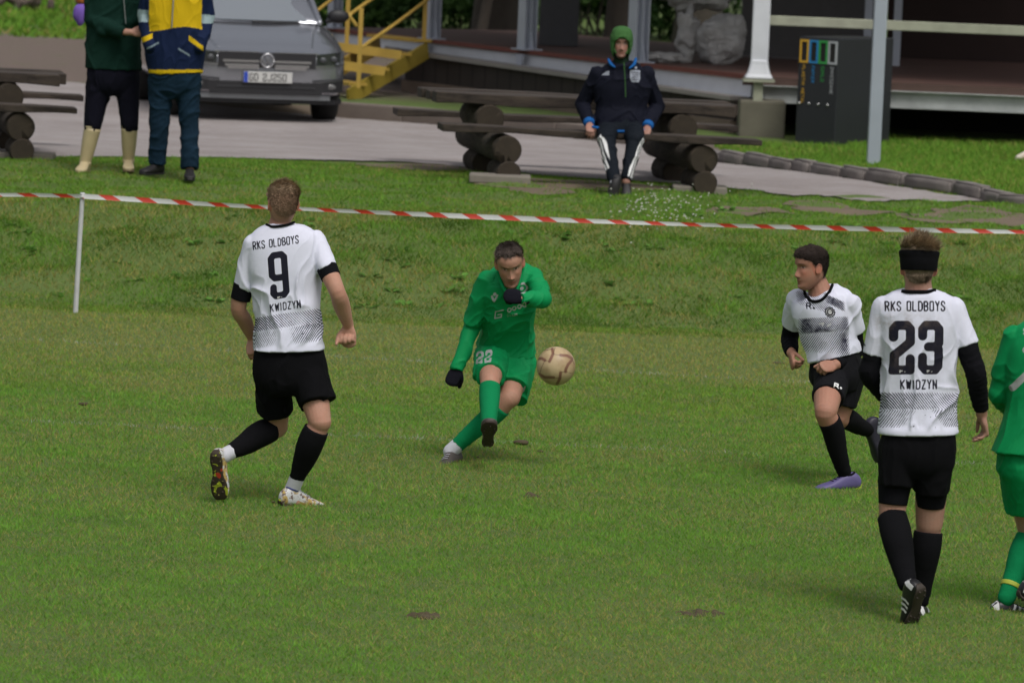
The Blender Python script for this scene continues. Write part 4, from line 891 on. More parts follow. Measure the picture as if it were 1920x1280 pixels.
# ------------------------------------------------------------------ kicker 22
def green_mats():
    g = (.003, .25, .075)
    return printed('green_jersey', g, (.62, .64, .62), .62), fabric('green_cloth', g, .7, .35, .1), fabric('green_sock', (.004, .20, .07), .9, .4, .2)
def kicker():
    s = Person(30.5, 'player in green kit with black gloves leaning forward and kicking the ball', skin=(.42, .235, .165), voxel=.0038); s.beard = .45; s.brow = (.05, .03, .02); p = s.p
    s.head(p(956, 497, -.35), (.08, -.885, -.46), (-.11, -.45, .89), .99)
    s.limb([p(956, 510, -.32), p(957, 525, -.27), p(957, 545, -.2)], [.052, .057, .07])
    TR = [(930, 520, 984, 510, .07, -.2), (912, 530, 1000, 518, .10, -.2), (908, 555, 1004, 545, .11, -.17), (908, 590, 1000, 585, .11, -.1), (906, 625, 996, 625, .11, -.04), (902, 660, 998, 664, .115, 0), (905, 690, 990, 695, .11, 0)]
    s.parts.append(s.torso(TR, -.014))
    shL = p(912, 532, -.2); elL = s.j(shL, 884, 615, .29, 1); wrL = s.j(elL, 858, 690, .25, -1); s.limb([shL, shL * .5 + elL * .5, elL, elL * .6 + wrL * .4, wrL], [.048, .040, .035, .034, .026])
    shR = p(1000, 522, -.2); elR = p(1017, 560, -.42); wrR = p(981, 560, -.50); s.limb([shR, shR * .5 + elR * .5, elR, elR * .6 + wrR * .4, wrR], [.048, .040, .035, .034, .026])
    hL = dict(curl=(1.2, 1.1, .8), thumb=(.5, .8)); s.hand(wrL, p(848, 712, wrL[1] - s.D - .02) - wrL, (.2, 1, 0), 1, sc=.95, **hL)
    hR = dict(curl=(.9, .9, .7), thumb=(.5, .8)); s.hand(wrR, p(948, 553, -.50) - wrR, (-.1, .9, -.4), -1, sc=.98, **hR)
    hipL = p(926, 664, 0); knL = p(919, 712, -.37); anL = p(916, 803, -.66)
    hipR = p(972, 670, .03); knR = p(956, 746, -.29); anR = p(848, 843, -.27)
    s.leg(hipL, knL, anL, (0, -.6, .8), (.085, .076, .058, .055, .036)); s.leg(hipR, knR, anR, (-.3, -.9, .3), (.085, .076, .058, .055, .036))
    s.limb([anL, p(918, 800, -.70)], [.03, .03]); s.limb([anR, p(842, 856, -.30)], [.03, .026])
    s.hl = (.096, .096, .070, .02, .03, -.008, -.05, -.062); s.scalp = (.12, .085, .07); s.finish((*p(880, 870, -.25)[:2], 0))
    hair(s, (.060, .046, .040), .011, .002, hl=(.094, .096, .070, .026, .03, -.008, -.05, -.062), strand=.014, ns=4200, comb=(-.2, .9, .1), tip=(.13, .10, .085), seed=6, rough=.003, grow_front=.002, lift=.05, fade=.55)
    J, C_, SK = green_mats()
    fr = Frame2(s, (955, 585), (95, -10), (4, -95))
    SR = [(932, 511, 982, 500, .075, -.235), (918, 516, 998, 505, .09, -.22), (905, 526, 1009, 514, .11, -.20), (901, 548, 1010, 538, .125, -.18), (903, 580, 1006, 572, .125, -.13), (902, 612, 1002, 608, .128, -.06), (897, 635, 1003, 640, .135, -.01), (892, 646, 1007, 663, .142, .01)]
    parts = [s.torso(SR, 0, n=48), s.cover(shL, elL, -.08, .9, .062, .056), s.cover(elL, wrL, -.03, 1.06, .054, .038, end=False), s.cover(shR, elR, -.08, 1.0, .062, .054, end=True), s.cover(elR, wrR, -.0, 1.16, .053, .039)]
    def at(V, N):
        uv = fr.uv(V); u, v = uv.T; fc = N @ -Fd > .1; ink = np.full(len(V), -1.)
        seg = [((-.105, .098), (-.090, .068)), ((-.090, .068), (-.074, .100)), ((-.090, .108), (-.0895, .109))]; ink = np.maximum(ink, sdf(uv, seg, .0055))
        dot = .010 - np.hypot(u + .0895, v - .108); ink = np.maximum(ink, dot)
        logo = [((-.035, .012), (-.08, .008)), ((-.08, .008), (-.082, -.028)), ((-.082, -.028), (-.045, -.026)), ((-.045, -.026), (-.045, -.010)), ((-.045, -.010), (-.066, -.012))]; ink = np.maximum(ink, sdf(uv, logo, .0032))
        for c in ((.0, .008), (.028, .014), (.058, .022), (.085, .03)): ink = np.maximum(ink, .003 - np.abs(np.hypot(u - c[0], v - c[1]) - .010))
        sg, _ = glyphs('CLUB', -.012, -.026, .011, .012, .005); ink = np.maximum(ink, sdf(uv, sg, .0012))
        sg, _ = glyphs('U', 0, 0, 1, 1, 0)
        crest = .0035 - np.abs(np.hypot(u - .068, v - .125) - .026); ink = np.maximum(ink, crest); i2 = np.maximum(.0, 0) * u - 1
        ink = np.maximum(ink, .011 - np.hypot(u - .068, v - .125))
        return {'ink': np.where(fc, ink, -1), 'ink2': i2, 'pat': np.stack([u, v, v * 0], 1), 'w1': u * 0, 'w2': u * 0, 'mud': u * 0}
    garment(s, 'shirt', parts, .0048, J, 8, .012, 6.0, (.75, -.2, .6), .3, 21, attrs=at, detail=.45)
    shell(s, 'shirt_collar', [p(934, 511, -.30), p(944, 540, -.345), p(957, 551, -.35), p(970, 540, -.345), p(980, 503, -.30)], [.011] * 5, C_)
    hem = [(903, 640, 998, 650, .115, .0), (896, 658, 1001, 668, .13, .0), (893, 680, 1000, 690, .125, 0), (905, 705, 990, 712, .10, 0)]
    parts = [s.torso(hem, 0, n=44), s.cover(hipL, knL, 0, .84, (.10, .10), (.086, .086)), s.cover(hipR, knR, 0, .80, (.10, .10), (.098, .095))]
    parts.append(s.cover(p(990, 680, 0), p(974, 752, -.2), 0, 1, .055, .05))
    parts.append(s.cover(p(903, 660, -.05), p(897, 708, -.26), 0, 1, .04, .035))
    f2 = Frame2(s, (910, 668), (30, -5), (4, -30))
    def at2(V, N):
        uv = f2.uv(V); u, v = uv.T; fc = (N @ -Fd > .05) & (V[:, 1] < s.D - .02); sg, _ = glyphs('22', -.046, -.030, .030, .056, .020); ink = sdf(uv, sg, .0058)
        lg = Frame2(s, (981, 730), (10, -4), (0, -10)).uv(V); ink = np.maximum(ink, sdf(lg, [((-.008, .012), (0, -.01)), ((0, -.01), (.010, .012))], .005))
        return {'ink': np.where(fc, ink, -1), 'ink2': u * 0 - 1, 'pat': np.stack([u, v, v * 0], 1), 'w1': u * 0, 'w2': u * 0, 'mud': u * 0}
    garment(s, 'shorts', parts, .0055, J, 8, .008, 7, (.3, -.3, .9), .3, 15, attrs=at2)
    q, rr = s.legpts(knL, anL, (0, -.6, .8), .12, .97, lambda t: np.interp(t, [.1, .35, .6, 1], [.060, .060, .052, .042])); shell(s, 'sock', q, rr, SK, round_ends=(False, True))
    q, rr = s.legpts(knR, anR, (-.3, -.9, .3), .16, .90, lambda t: np.interp(t, [.1, .35, .6, 1], [.062, .062, .052, .040])); shell(s, 'sock', q, rr, SK, round_ends=(False, True))
    q, rr = s.legpts(knR, anR, (-.3, -.9, .3), .90, 1.03, lambda t: .0425); shell(s, 'ankle_sock', q, rr, whitesock)
    glove = fabric('black_glove', (.008, .008, .013), .9, .4, .1)
    for a, d, pn, sd_, h, sc in ((wrL, p(848, 712, wrL[1] - s.D - .02) - wrL, (.2, 1, 0), 1, hL, .95), (wrR, p(948, 553, -.50) - wrR, (-.1, .9, -.4), -1, hR, .98)):
        V, N, F = remesh(s.hand_geo(a, d, pn, sd_, grow=.0038, sc=sc, **h), .0035, 3); mk('glove', V, F, glove, s.o)
    br = simple('worn_brown_boot', (.06, .05, .045), .55, var=.35, scale=25); tan = simple('boot_tan', (.45, .37, .22), .6)
    dk = simple('dark_worn_sole', (.04, .026, .02), .75, var=.6, scale=40)
    boot(s, anL, (.06, -.80, .60), (.0, .6, .8), br, dk, collar=SK)
    boot(s, p(846, 849, -.28), (-.42, -.85, -.12), (-.35, -.05, .93), br, tan, lace=whitesock)
    return s
# ------------------------------------------------------------------ running player
def runner():
    s = Person(29.95, 'dark haired player in white and black kit running and looking left', skin=(.38, .20, .14), voxel=.0038); s.beard = .3; s.brow = (.03, .02, .015); p = s.p
    s.head(p(1521, 504, -.04), (-.90, -.42, -.10), (-.16, -.05, 1), .98)
    s.limb([p(1524, 508, -.0), p(1532, 530, .0), p(1538, 548, 0), p(1545, 565, 0)], [.052, .058, .07, .085])
    TR = [(1512, 556, 1568, 540, .07, 0, -.03), (1494, 568, 1592, 556, .10, 0, -.06), (1492, 588, 1600, 580, .115, 0, -.08), (1505, 615, 1598, 610, .115, 0, -.08), (1518, 650, 1600, 640, .11, 0, -.08), (1525, 685, 1606, 672, .115, 0, -.08), (1535, 710, 1600, 700, .10, 0, -.07)]
    s.parts.append(s.torso(TR, -.014))
    shL = p(1495, 568, .10); elL = s.j(shL, 1480, 636, .28, 1); wrL = s.j(elL, 1484, 662, .20, -1); s.limb([shL, shL * .5 + elL * .5, elL, elL * .6 + wrL * .4, wrL], [.05, .040, .035, .034, .028])
    s.hand(wrL, p(1486, 678, wrL[1] - s.D - .05) - wrL, (1, .2, .1), 1, curl=(1.0, 1.1, .8), thumb=(.4, .7))
    shR = p(1594, 572, -.08); elR = s.j(shR, 1604, 656, .29, 1); wrR = s.j(elR, 1566, 684, .24, -1); s.limb([shR, shR * .5 + elR * .5, elR, elR * .6 + wrR * .4, wrR], [.05, .041, .036, .035, .029])
    s.hand(wrR, p(1544, 688, wrR[1] - s.D - .06) - wrR, (-.1, .8, -.6), -1, curl=(.9, 1.1, .8), thumb=(.3, .6))
    hipL = p(1562, 698, -.02); knL = s.j(hipL, 1548, 772, .40, -1); anL = s.j(knL, 1583, 886, .40, 1)
    hipR = p(1592, 696, .04); knR = p(1572, 782, .02); anR = p(1628, 806, .30)
    s.leg(hipL, knL, anL, (-.75, -.6, 0), (.090, .082, .062, .058, .036)); s.leg(hipR, knR, anR, (-.4, -.5, -.7), (.088, .078, .06, .056, .036))
    s.hl = HL_SHORT; s.scalp = (.05, .035, .03); s.finish((*p(1575, 910, -.1)[:2], 0))
    hair(s, (.022, .015, .013), .012, .003, hl=(.076, .064, .044, .014, .03, -.008, -.05, -.062), strand=.014, ns=4200, comb=(0, .5, .3), tip=(.05, .036, .03), seed=8, rough=.004, grow_front=.006, lift=.05)
    fr = Frame2(s, (1548, 600), (90, 5), (-6, -95))
    SR = [(1511, 554, 1562, 538, .075, 0, -.03), (1500, 558, 1579, 541, .10, 0, -.05), (1488, 566, 1597, 552, .115, 0, -.07), (1486, 588, 1606, 578, .135, 0, -.08), (1500, 615, 1604, 607, .14, 0, -.08), (1511, 642, 1604, 632, .14, 0, -.08), (1518, 660, 1608, 645, .145, 0, -.08), (1521, 676, 1610, 662, .15, 0, -.08)]
    parts = [s.torso(SR, 0, n=48), s.cover(shL, elL, -.1, .58, .066, .066), s.cover(shR, elR, -.02, .58, .060, .066)]
    def at(V, N):
        uv = fr.uv(V); u, v = uv.T; fc = N @ -Fd > -.2; ink = np.full(len(V), -1.)
        tor = sstep(.125, .10, u) * sstep(-.165, -.13, u); w1 = .40 * sstep(.145, .120, v + u * .15) * sstep(.035, .065, v + u * .25) * sstep(.05, -.02, u) * tor
        band = sstep(.018, .006, v - u * .10) * sstep(-.075, -.060, v - u * .15); w1 = np.maximum(w1, .95 * band * tor * np.clip(.75 + .8 * perlin(V * 9), .3, 1)); w1 = w1 * np.clip(1.1 + .9 * perlin(V * 12), .3, 1.5)
        w2 = (.30 * sstep(-.07, -.08, v - u * .15) * sstep(-.20, -.15, v) + .42 * sstep(.03, .10, u) * sstep(-.0, -.06, v - u * .3)) * tor
        w1 = np.maximum(w1, .98 * sstep(.155, .145, v + u * .45) * sstep(.095, .105, v + u * .45) * sstep(-.02, .01, u) * sstep(.11, .09, u))   # dark panel under the collar
        sg = [((-.105, .058), (-.105, .088)), ((-.105, .088), (-.085, .088)), ((-.085, .088), (-.085, .074)), ((-.085, .074), (-.105, .074)), ((-.095, .074), (-.083, .058))]; ink = np.maximum(ink, sdf(uv, sg, .0032)); ink = np.maximum(ink, .0065 - np.hypot(u + .068, v - .063))
        ink = np.maximum(ink, .030 + .003 * np.cos(np.arctan2(v - .045, u - .018) * 12) - np.hypot(u - .018, v - .045))
        i2 = np.maximum(.012 - np.hypot(u - .018, v - .046), .0018 - np.abs(np.hypot(u - .018, v - .045) - .021)); i2 = np.maximum(i2, sdf(uv, [((-.045, -.026), (-.02, -.018)), ((-.02, -.018), (-.03, -.036)), ((.0, -.036), (.02, -.02))], .003))
        i2 = np.minimum(i2, -(.003 - np.hypot(np.abs(u - .018) - .005, v - .048)))
        w2 = w2 * np.clip(1.15 + .9 * perlin(V * 10 + 5), .2, 1.6); return {'ink': np.where(fc, ink, -1), 'ink2': np.where(fc, i2, -1), 'pat': np.stack([u, v, v * 0], 1), 'w1': np.clip(w1, 0, 1), 'w2': np.clip(w2, 0, 1), 'mud': u * 0}
    gsh = garment(s, 'shirt', parts, .0048, M_white(), 8, .009, 6.5, (.5, -.2, .8), .3, 31, attrs=at)
    snapc(s, gsh, [(1507, 545), (1511, 555), (1524, 565), (1541, 562), (1554, 549), (1563, 531)], .009, black)
    for a, b_, w_ in ((shL, elL, wrL), (shR, elR, wrR)):
        V, F = tube([a * .55 + b_ * .45, a * .2 + b_ * .8, b_, b_ * .5 + w_ * .5, b_ * .05 + w_ * .95], [.058, .051, .050, .046, .038], 6, 26, round_ends=(False, False)); V2, N2, F2 = remesh([(V, F)], .006, 3)
        mk('undershirt_sleeve', folds(V2, N2, .003, 16, nrm(w_ - b_), 2.2, 4), F2, under, s.o)
    hem = [(1527, 668, 1604, 655, .115, .0, -.08), (1523, 690, 1609, 680, .13, 0, -.08), (1524, 712, 1612, 705, .13, 0, -.08), (1545, 738, 1608, 730, .09, 0, -.05)]
    parts = [s.torso(hem, 0, n=44), s.cover(hipL, knL, 0, .66, (.105, .11), (.092, .095)), s.cover(hipR, knR, 0, .75, (.10, .12), (.09, .105)), s.cover(p(1585, 715, .0), p(1588, 752, .0), 0, 1, .07, .065)]
    f2 = Frame2(s, (1567, 723), (20, 4), (0, -20))
    def at2(V, N):
        uv = f2.uv(V) * 1.25; u, v = uv.T; fc = (N @ -Fd > .05); sg = [((-.035, -.014), (-.03, .014)), ((-.03, .014), (-.002, .014)), ((-.002, .014), (-.004, .002)), ((-.004, .002), (-.03, .0)), ((-.014, .0), (-.002, -.014))]
        ink = np.maximum(sdf(uv, sg, .0042), .0085 - np.hypot(u - .018, v + .008)); return {'ink': ink * 0 - 1, 'ink2': np.where(fc, ink, -1), 'pat': np.stack([u, v, v * 0], 1), 'w1': u * 0, 'w2': u * 0, 'mud': u * 0}
    garment(s, 'shorts', parts, .0055, printed('black_shorts_printed', (.007, .007, .009), (.007, .007, .009), .85), 8, .006, 7, (.3, -.3, .9), .3, 15, attrs=at2)
    q, rr = s.legpts(knL, anL, (-.75, -.6, 0), .13, .98, lambda t: np.interp(t, [.1, .35, .6, 1], [.063, .064, .055, .040])); so_ = shell(s, 'sock', q, rr, blacksock, round_ends=(False, True))
    V, F = ellipsoid(p(1564, 848, -.42), (.014, .003, .007)); 
    q, rr = s.legpts(knR, anR, (-.4, -.5, -.7), .08, .98, lambda t: np.interp(t, [.1, .35, .6, 1], [.062, .062, .053, .040])); shell(s, 'sock', q, rr, blacksock, round_ends=(False, True))
    pu = simple('purple_boot', (.11, .09, .23), .55, var=.25, scale=20); li = simple('lime_sole', (.30, .42, .03), .6); dk = simple('boot_dark_purple', (.018, .016, .03), .5, var=.5, scale=30)
    ga = G(1580, 909, .078); ga = p(1588, 893, anL[1] - s.D)
    boot(s, ga, (-.93, -.32, -.10), (0, 0, 1), pu, li, lace=under, collar=blacksock)
    boot(s, anR + np.array([.0, 0, -.005]), (.10, .10, -1), (-.85, -.45, 0), dk, li, collar=blacksock)
# ------------------------------------------------------------------ green player cut by the right edge
def green_right():
    s = Person(25.2, 'player in green kit seen from behind at the right edge of the picture', skin=(.42, .25, .18), voxel=.006); p = s.p
    J, C_, SK = green_mats(); HB = hem_boot_mats()
    s.head(p(1962, 545, .06), (.2, .95, -.2), (0, .1, 1), .98); s.limb([p(1960, 550, .03), p(1958, 590, 0), p(1955, 615, 0)], [.055, .06, .08])
    TR = [(1925, 602, 1990, 604, .07, 0), (1900, 625, 2025, 628, .10, 0), (1892, 660, 2032, 662, .12, 0), (1890, 710, 2025, 712, .12, 0), (1888, 770, 2018, 770, .12, 0), (1876, 820, 2010, 822, .125, 0), (1876, 860, 2010, 862, .125, 0), (1890, 900, 2000, 900, .1, 0)]
    s.parts.append(s.torso(TR, -.018))
    shL = p(1901, 640, 0); elL = p(1873, 738, .05); wrL = s.j(elL, 1900, 780, .24, 1); s.limb([shL, shL * .5 + elL * .5, elL, elL * .6 + wrL * .4, wrL], [.05, .042, .036, .034, .028]); s.hand(wrL, (.3, 1, -.3), (1, 0, 0), 1)
    shR = p(2018, 640, 0); elR = p(2050, 745, .05); wrR = s.j(elR, 2040, 790, .24, 1); s.limb([shR, shR * .5 + elR * .5, elR, elR * .6 + wrR * .4, wrR], [.05, .042, .036, .034, .028]); s.hand(wrR, (-.1, 1, -.3), (-1, 0, 0), -1)
    hipL = p(1915, 870, 0); hipR = p(1975, 870, 0); knL = p(1932, 1000, .14); anL = p(1888, 1118, .0); knR = p(1975, 1000, .05); anR = p(1940, 1092, -.10)
    s.leg(hipL, knL, anL, (.4, .9, 0)); s.leg(hipR, knR, anR, (0, .9, -.3)); s.hl = HL_SHORT; s.scalp = (.05, .03, .02); s.finish((*p(1930, 1150)[:2], 0))
    hair(s, (.04, .025, .02), .012, .004, ns=1200)
    fr = Frame2(s, (1945, 700), (100, -4), (12, -100))
    SR = [(1932, 596, 1984, 598, .075, 0), (1912, 606, 2006, 608, .09, 0), (1895, 624, 2022, 626, .115, 0), (1884, 655, 2030, 656, .13, 0), (1884, 710, 2025, 710, .135, 0), (1884, 760, 2020, 760, .135, 0), (1870, 810, 2018, 810, .14, 0), (1857, 846, 2016, 852, .155, 0)]
    parts = [s.torso(SR, 0, n=44), s.cover(shL, elL, -.06, .72, .062, .062), s.cover(shL, elL, .5, 1.02, .054, .052, end=True), s.cover(elL, wrL, -.03, .95, .052, .037), s.cover(shR, elR, -.06, .72, .062, .062), s.cover(shR, elR, .5, 1.02, .054, .052, end=True), s.cover(elR, wrR, -.03, .95, .052, .037)]
    def at(V, N):
        uv = fr.uv(V); u, v = uv.T; fc = N @ -Fd > 0; sg, _ = glyphs('SK', -.098, .190, .018, .028, .012); ink = sdf(uv, sg, .0035)
        sg = [((-.080, .118), (.04, .118)), ((.04, .118), (-.116, -.062))]; ink = np.maximum(ink, sdf(uv, sg, .017)); return {'ink': np.where(fc, ink, -1), 'ink2': u * 0 - 1, 'pat': np.stack([u, v, v * 0], 1), 'w1': u * 0, 'w2': u * 0, 'mud': u * 0}
    garment(s, 'shirt', parts, .006, J, 8, .008, 6, (.6, 0, .8), .3, 8, attrs=at)
    hem = [(1872, 838, 2008, 842, .125, 0), (1870, 862, 2008, 866, .125, 0), (1872, 890, 2006, 892, .125, 0), (1895, 915, 1990, 915, .1, 0)]
    parts = [s.torso(hem, 0), s.cover(hipL, knL, 0, .60, (.11, .13), (.108, .12)), s.cover(hipR, knR, 0, .60, (.11, .13), (.105, .12))]
    garment(s, 'shorts', parts, .007, C_, 8, .008, 7, (0, 0, 1), .3, 9)
    yl = simple('yellow_tape', (.40, .46, .05), .6)
    for k_, a_, f_ in ((knL, anL, (.4, .9, 0)), (knR, anR, (0, .9, -.3))):
        q, rr = s.legpts(k_, a_, f_, .08, 1.02, lambda t: np.interp(t, [.1, .35, .6, 1], [.064, .066, .055, .043])); shell(s, 'sock', q, rr, SK, round_ends=(False, True))
        q, rr = s.legpts(k_, a_, f_, .80, .86, lambda t: .0535 - .05 * (t - .8), 3); shell(s, 'tape_band', q, rr, yl, 3, round_ends=(False, False))
    boot(s, p(1886, 1134, .0), (.95, .30, 0), (0, 0, 1), HB['bk'], HB['gum'], stripe=HB['wh'], heel=HB['wh'], lace=under)
    boot(s, p(1943, 1098, -.10), (.85, .4, -.3), (.25, 0, 1), HB['bk'], HB['gum'], stripe=HB['wh'], heel=HB['wh'])


for k_, f_ in (('9', player9), ('23', player23), ('22', kicker), ('r', runner), ('g', green_right)):
    f_()
# ================================================================== PAVILION, STAIRS, YARD OBJECTS
G0 = 1
def gz(x, y): return float(ground_h(x, y))
def PZ(px, D, z):      # world point at image column px (measured near the top of the frame), depth D, height z
    y = CY - 0; q = P(px, 100, D); return np.array([q[0], q[1], z])
white_st = simple('white_steel', (.62, .64, .68), .55, var=.12, scale=5, bump=.2)
grey_st = simple('grey_blue_steel', (.44, .47, .54), .5, var=.10, scale=4)
moss_wd = simple('mossy_painted_rail', (.33, .34, .26), .8, var=.3, scale=7, bump=.4)
b = NB('deck_boards'); o = b.pos(); a_ = b.noise(2.5, 4, vec=b.mapping(o, (1, 8, 1), (0, 0, R(50)))); 
b.set(b.mix(b.mr(a_, .35, .65), C4((.085, .042, .033)), C4((.14, .078, .062))), .7); deckm = b.m
redm = simple('red_edge_board', (.17, .055, .042), .7, var=.25, scale=5)
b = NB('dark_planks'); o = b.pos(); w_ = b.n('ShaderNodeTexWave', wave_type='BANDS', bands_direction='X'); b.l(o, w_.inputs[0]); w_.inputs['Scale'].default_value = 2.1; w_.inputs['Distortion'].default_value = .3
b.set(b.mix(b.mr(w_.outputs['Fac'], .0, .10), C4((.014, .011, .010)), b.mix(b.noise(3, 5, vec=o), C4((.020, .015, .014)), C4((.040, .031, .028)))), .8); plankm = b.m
conc = simple('mossy_concrete', (.135, .125, .095), .95, var=.35, scale=4, bump=.6, bscale=40)
conc2 = simple('ledge_concrete', (.27, .25, .235), .95, var=.2, scale=3, bump=.4)
ZD = 1.03
A_ = P(600, 52, 67.0); B_ = P(1412, 140, 58.3); A_[2] = B_[2] = ZD
e_ = nrm((B_ - A_) * [1, 1, 0]); nrml = np.array([-e_[1], e_[0], 0]); nrml = nrml if nrml[1] > 0 else -nrml     # pointing away from camera
Cx = PZ(2300, 57.9, ZD); B2 = PZ(1412, 57.9, ZD); EX = np.array([1.0, 0, 0]); Z3 = np.array([0, 0, 1.0])
pav = thing('pavilion', 'open wooden deck pavilion with grey posts and white beam behind the benches', 'pavilion', (B_[0], B_[1], gz(B_[0], B_[1])))
bk1 = A_ + nrml * 3.0; bk2 = np.array([B_[0] + 1.0, 64.8, ZD]); bk3 = np.array([Cx[0], 64.8, ZD])
V, F = prism([A_, B_, B2 + [0, .02, 0], Cx, bk3, bk2, bk1], (0, 0, -.05)); mk('deck_floor', V, F, deckm, pav, False)
def along(px):   # point of the left front edge at image column px
    best = min(np.linspace(-.1, 1.2, 1400), key=lambda t: abs(proj((A_ + (B_ - A_) * t)[None])[0][0] - px)); return A_ + (B_ - A_) * best
mb = MB(); off = -nrml * .03; mb.add(*beam(A_ + off - Z3 * .022, B_ + off - Z3 * .022, .05, .05)); mb.mk('edge_board', redm, pav)
mb = MB(); mb.add(*beam(B2 - [0.1, .03, .045], Cx - [0, .03, .045], .05, .09)); mb.mk('edge_board', simple('brown_edge_board', (.085, .05, .04), .75, var=.3, scale=4), pav)
mb = MB(); q0 = A_ - Z3 * .145; q1 = B_ - Z3 * .145; mb.add(*beam(q0, q1, .04, .18)); mb.add(*beam(q0 - nrml * .03 - Z3 * .096, q1 - nrml * .03 - Z3 * .096, .10, .012)); bevel(mb.mk('steel_beam', white_st, pav), .004)
mb = MB(); q0 = B2 + [.02, -.0, -.175]; q1 = Cx + [0, 0, -.175]; mb.add(*beam(q0, q1, .05, .16)); mb.add(*beam(q0 + [0, -.04, .088], q1 + [0, -.04, .088], .12, .012)); mb.add(*beam(q0 + [0, -.04, -.088], q1 + [0, -.04, -.088], .12, .012)); bevel(mb.mk('steel_beam', simple('dirty_white_steel', (.36, .38, .37), .7, var=.35, scale=6, bump=.3), pav), .004)
# columns on the left edge
def column(px, w_, name='column', mat=grey_st, h=3.0, dep=0, foot=True):
    q = along(px) - nrml * .02 + nrml * dep; mb = MB()
    mb.add(*box(q + Z3 * h / 2, w_, .012, h, [e_, nrml, Z3])); mb.add(*box(q + Z3 * h / 2 - nrml * w_ * .5, w_, .014, h, [e_, nrml, Z3])); mb.add(*box(q + Z3 * h / 2 + nrml * w_ * .5, w_, .014, h, [e_, nrml, Z3])); mb.add(*box(q + Z3 * h / 2, .014, w_, h, [e_, nrml, Z3]))
    if foot:
        mb.add(*box(q + Z3 * .008, w_ * 1.7, w_ * 1.7, .016, [e_, nrml, Z3]))
        for sx in (-1, 1): mb.add(*prism([q + e_ * sx * w_ * .5, q + e_ * sx * w_ * .95, q + e_ * sx * w_ * .5 + Z3 * .22], nrml * .012))
    o = mb.mk(name, mat, pav)
    mb = MB(); mb.add(*prism([q - e_ * w_ * .5 - Z3 * .05 - nrml * .1, q + e_ * w_ * .5 - Z3 * .05 - nrml * .1, q + e_ * .02 - Z3 * .27 - nrml * .1, q - e_ * .02 - Z3 * .27 - nrml * .1], nrml * .03)); mb.mk('gusset', mat, o)
for px, w_ in ((630, .13), (812, .15), (990, .16), (1198, .17)): column(px, w_)
# front corner column, wider and white, with flared foot
q = P(1422, 150, 57.6); q[2] = ZD; mb = MB()
mb.add(*beam(q - Z3 * .0, q + Z3 * 3.0, .185, .13, (0, 1, 0)))
zs_ = np.array([0, .02, .05, .10, .15, .20]); wf = np.array([.155, .15, .128, .112, .100, .094]); mb.add(*rings_mesh(np.array([q + Z3 * z_ - [0, .012, 0] for z_ in zs_]), np.array([[w2_, 0, 0] for w2_ in wf]), np.array([[0, w2_ * .75, 0] for w2_ in wf]), 24, 7))
bevel(mb.mk('corner_column', white_st, pav), .012, 2)
mb = MB(); mb.add(*box(q + [0, -.04, -.13], .10, .10, .24)); mb.add(*box(q + [0, -.04, -.02], .34, .22, .03)); mb.mk('corner_bracket', moss_wd, pav)
# pier of mossy concrete
q = P(1428, 262, 57.4); zg = gz(q[0], q[1]); mb = MB(); mb.add(*box((q[0], 57.75, (zg + .80) / 2 - .05), .50, .5, .80 - zg + .1)); bevel(mb.mk('concrete_pier', conc, pav), .03, 3)
# rails right of the corner column
for (ya, yb, h_) in ((38, 56, .105),):
    a1 = P(1432, ya, 57.7); a2 = P(2300, ya + (2300 - 1432) * .0375, 57.7); a2[2] = a1[2] ; mb = MB(); mb.add(*beam(a1, a2, .05, h_)); bevel(mb.mk('rail', moss_wd, pav), .008)
# terrace ledge and plank skirting on the left
sA = P(757, 195, 64.2); sB = P(1374, 250, 58.1); zA, zB = .90, .80
sA[2] = gz(sA[0], sA[1]); sB[2] = gz(sB[0], sB[1]); ed = nrm((sB - sA) * [1, 1, 0]); en = np.array([-ed[1], ed[0], 0]); en = en if en[1] > 0 else -en
tA = sA.copy(); tA[2] = zA; tB = sB.copy(); tB[2] = zB
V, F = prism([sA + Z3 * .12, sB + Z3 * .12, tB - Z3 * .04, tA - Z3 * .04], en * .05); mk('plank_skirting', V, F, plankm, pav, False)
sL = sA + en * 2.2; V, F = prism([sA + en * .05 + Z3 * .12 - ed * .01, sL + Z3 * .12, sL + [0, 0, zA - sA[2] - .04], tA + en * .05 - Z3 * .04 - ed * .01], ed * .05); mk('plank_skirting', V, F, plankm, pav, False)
c1_ = A_ + (B_ - A_) * .18; c2_ = B_.copy(); c1_[2] = zA - .012; c2_[2] = zB - .005
V, F = prism([tA - en * .06 - ed * .06, tB - en * .06, c2_ - nrml * .06, c1_ - nrml * .06], (0, 0, -.045)); mk('ledge_slab', V, F, conc2, pav, False)
V, F = prism([sA - en * .05 - Z3 * .1, sB - en * .05 - Z3 * .1, sB - en * .05 + Z3 * .14, sA - en * .05 + Z3 * .14], en * .14); mk('footing', V, F, simple('brown_footing', (.16, .12, .095), .95, var=.35, scale=4, bump=.5), pav, False)
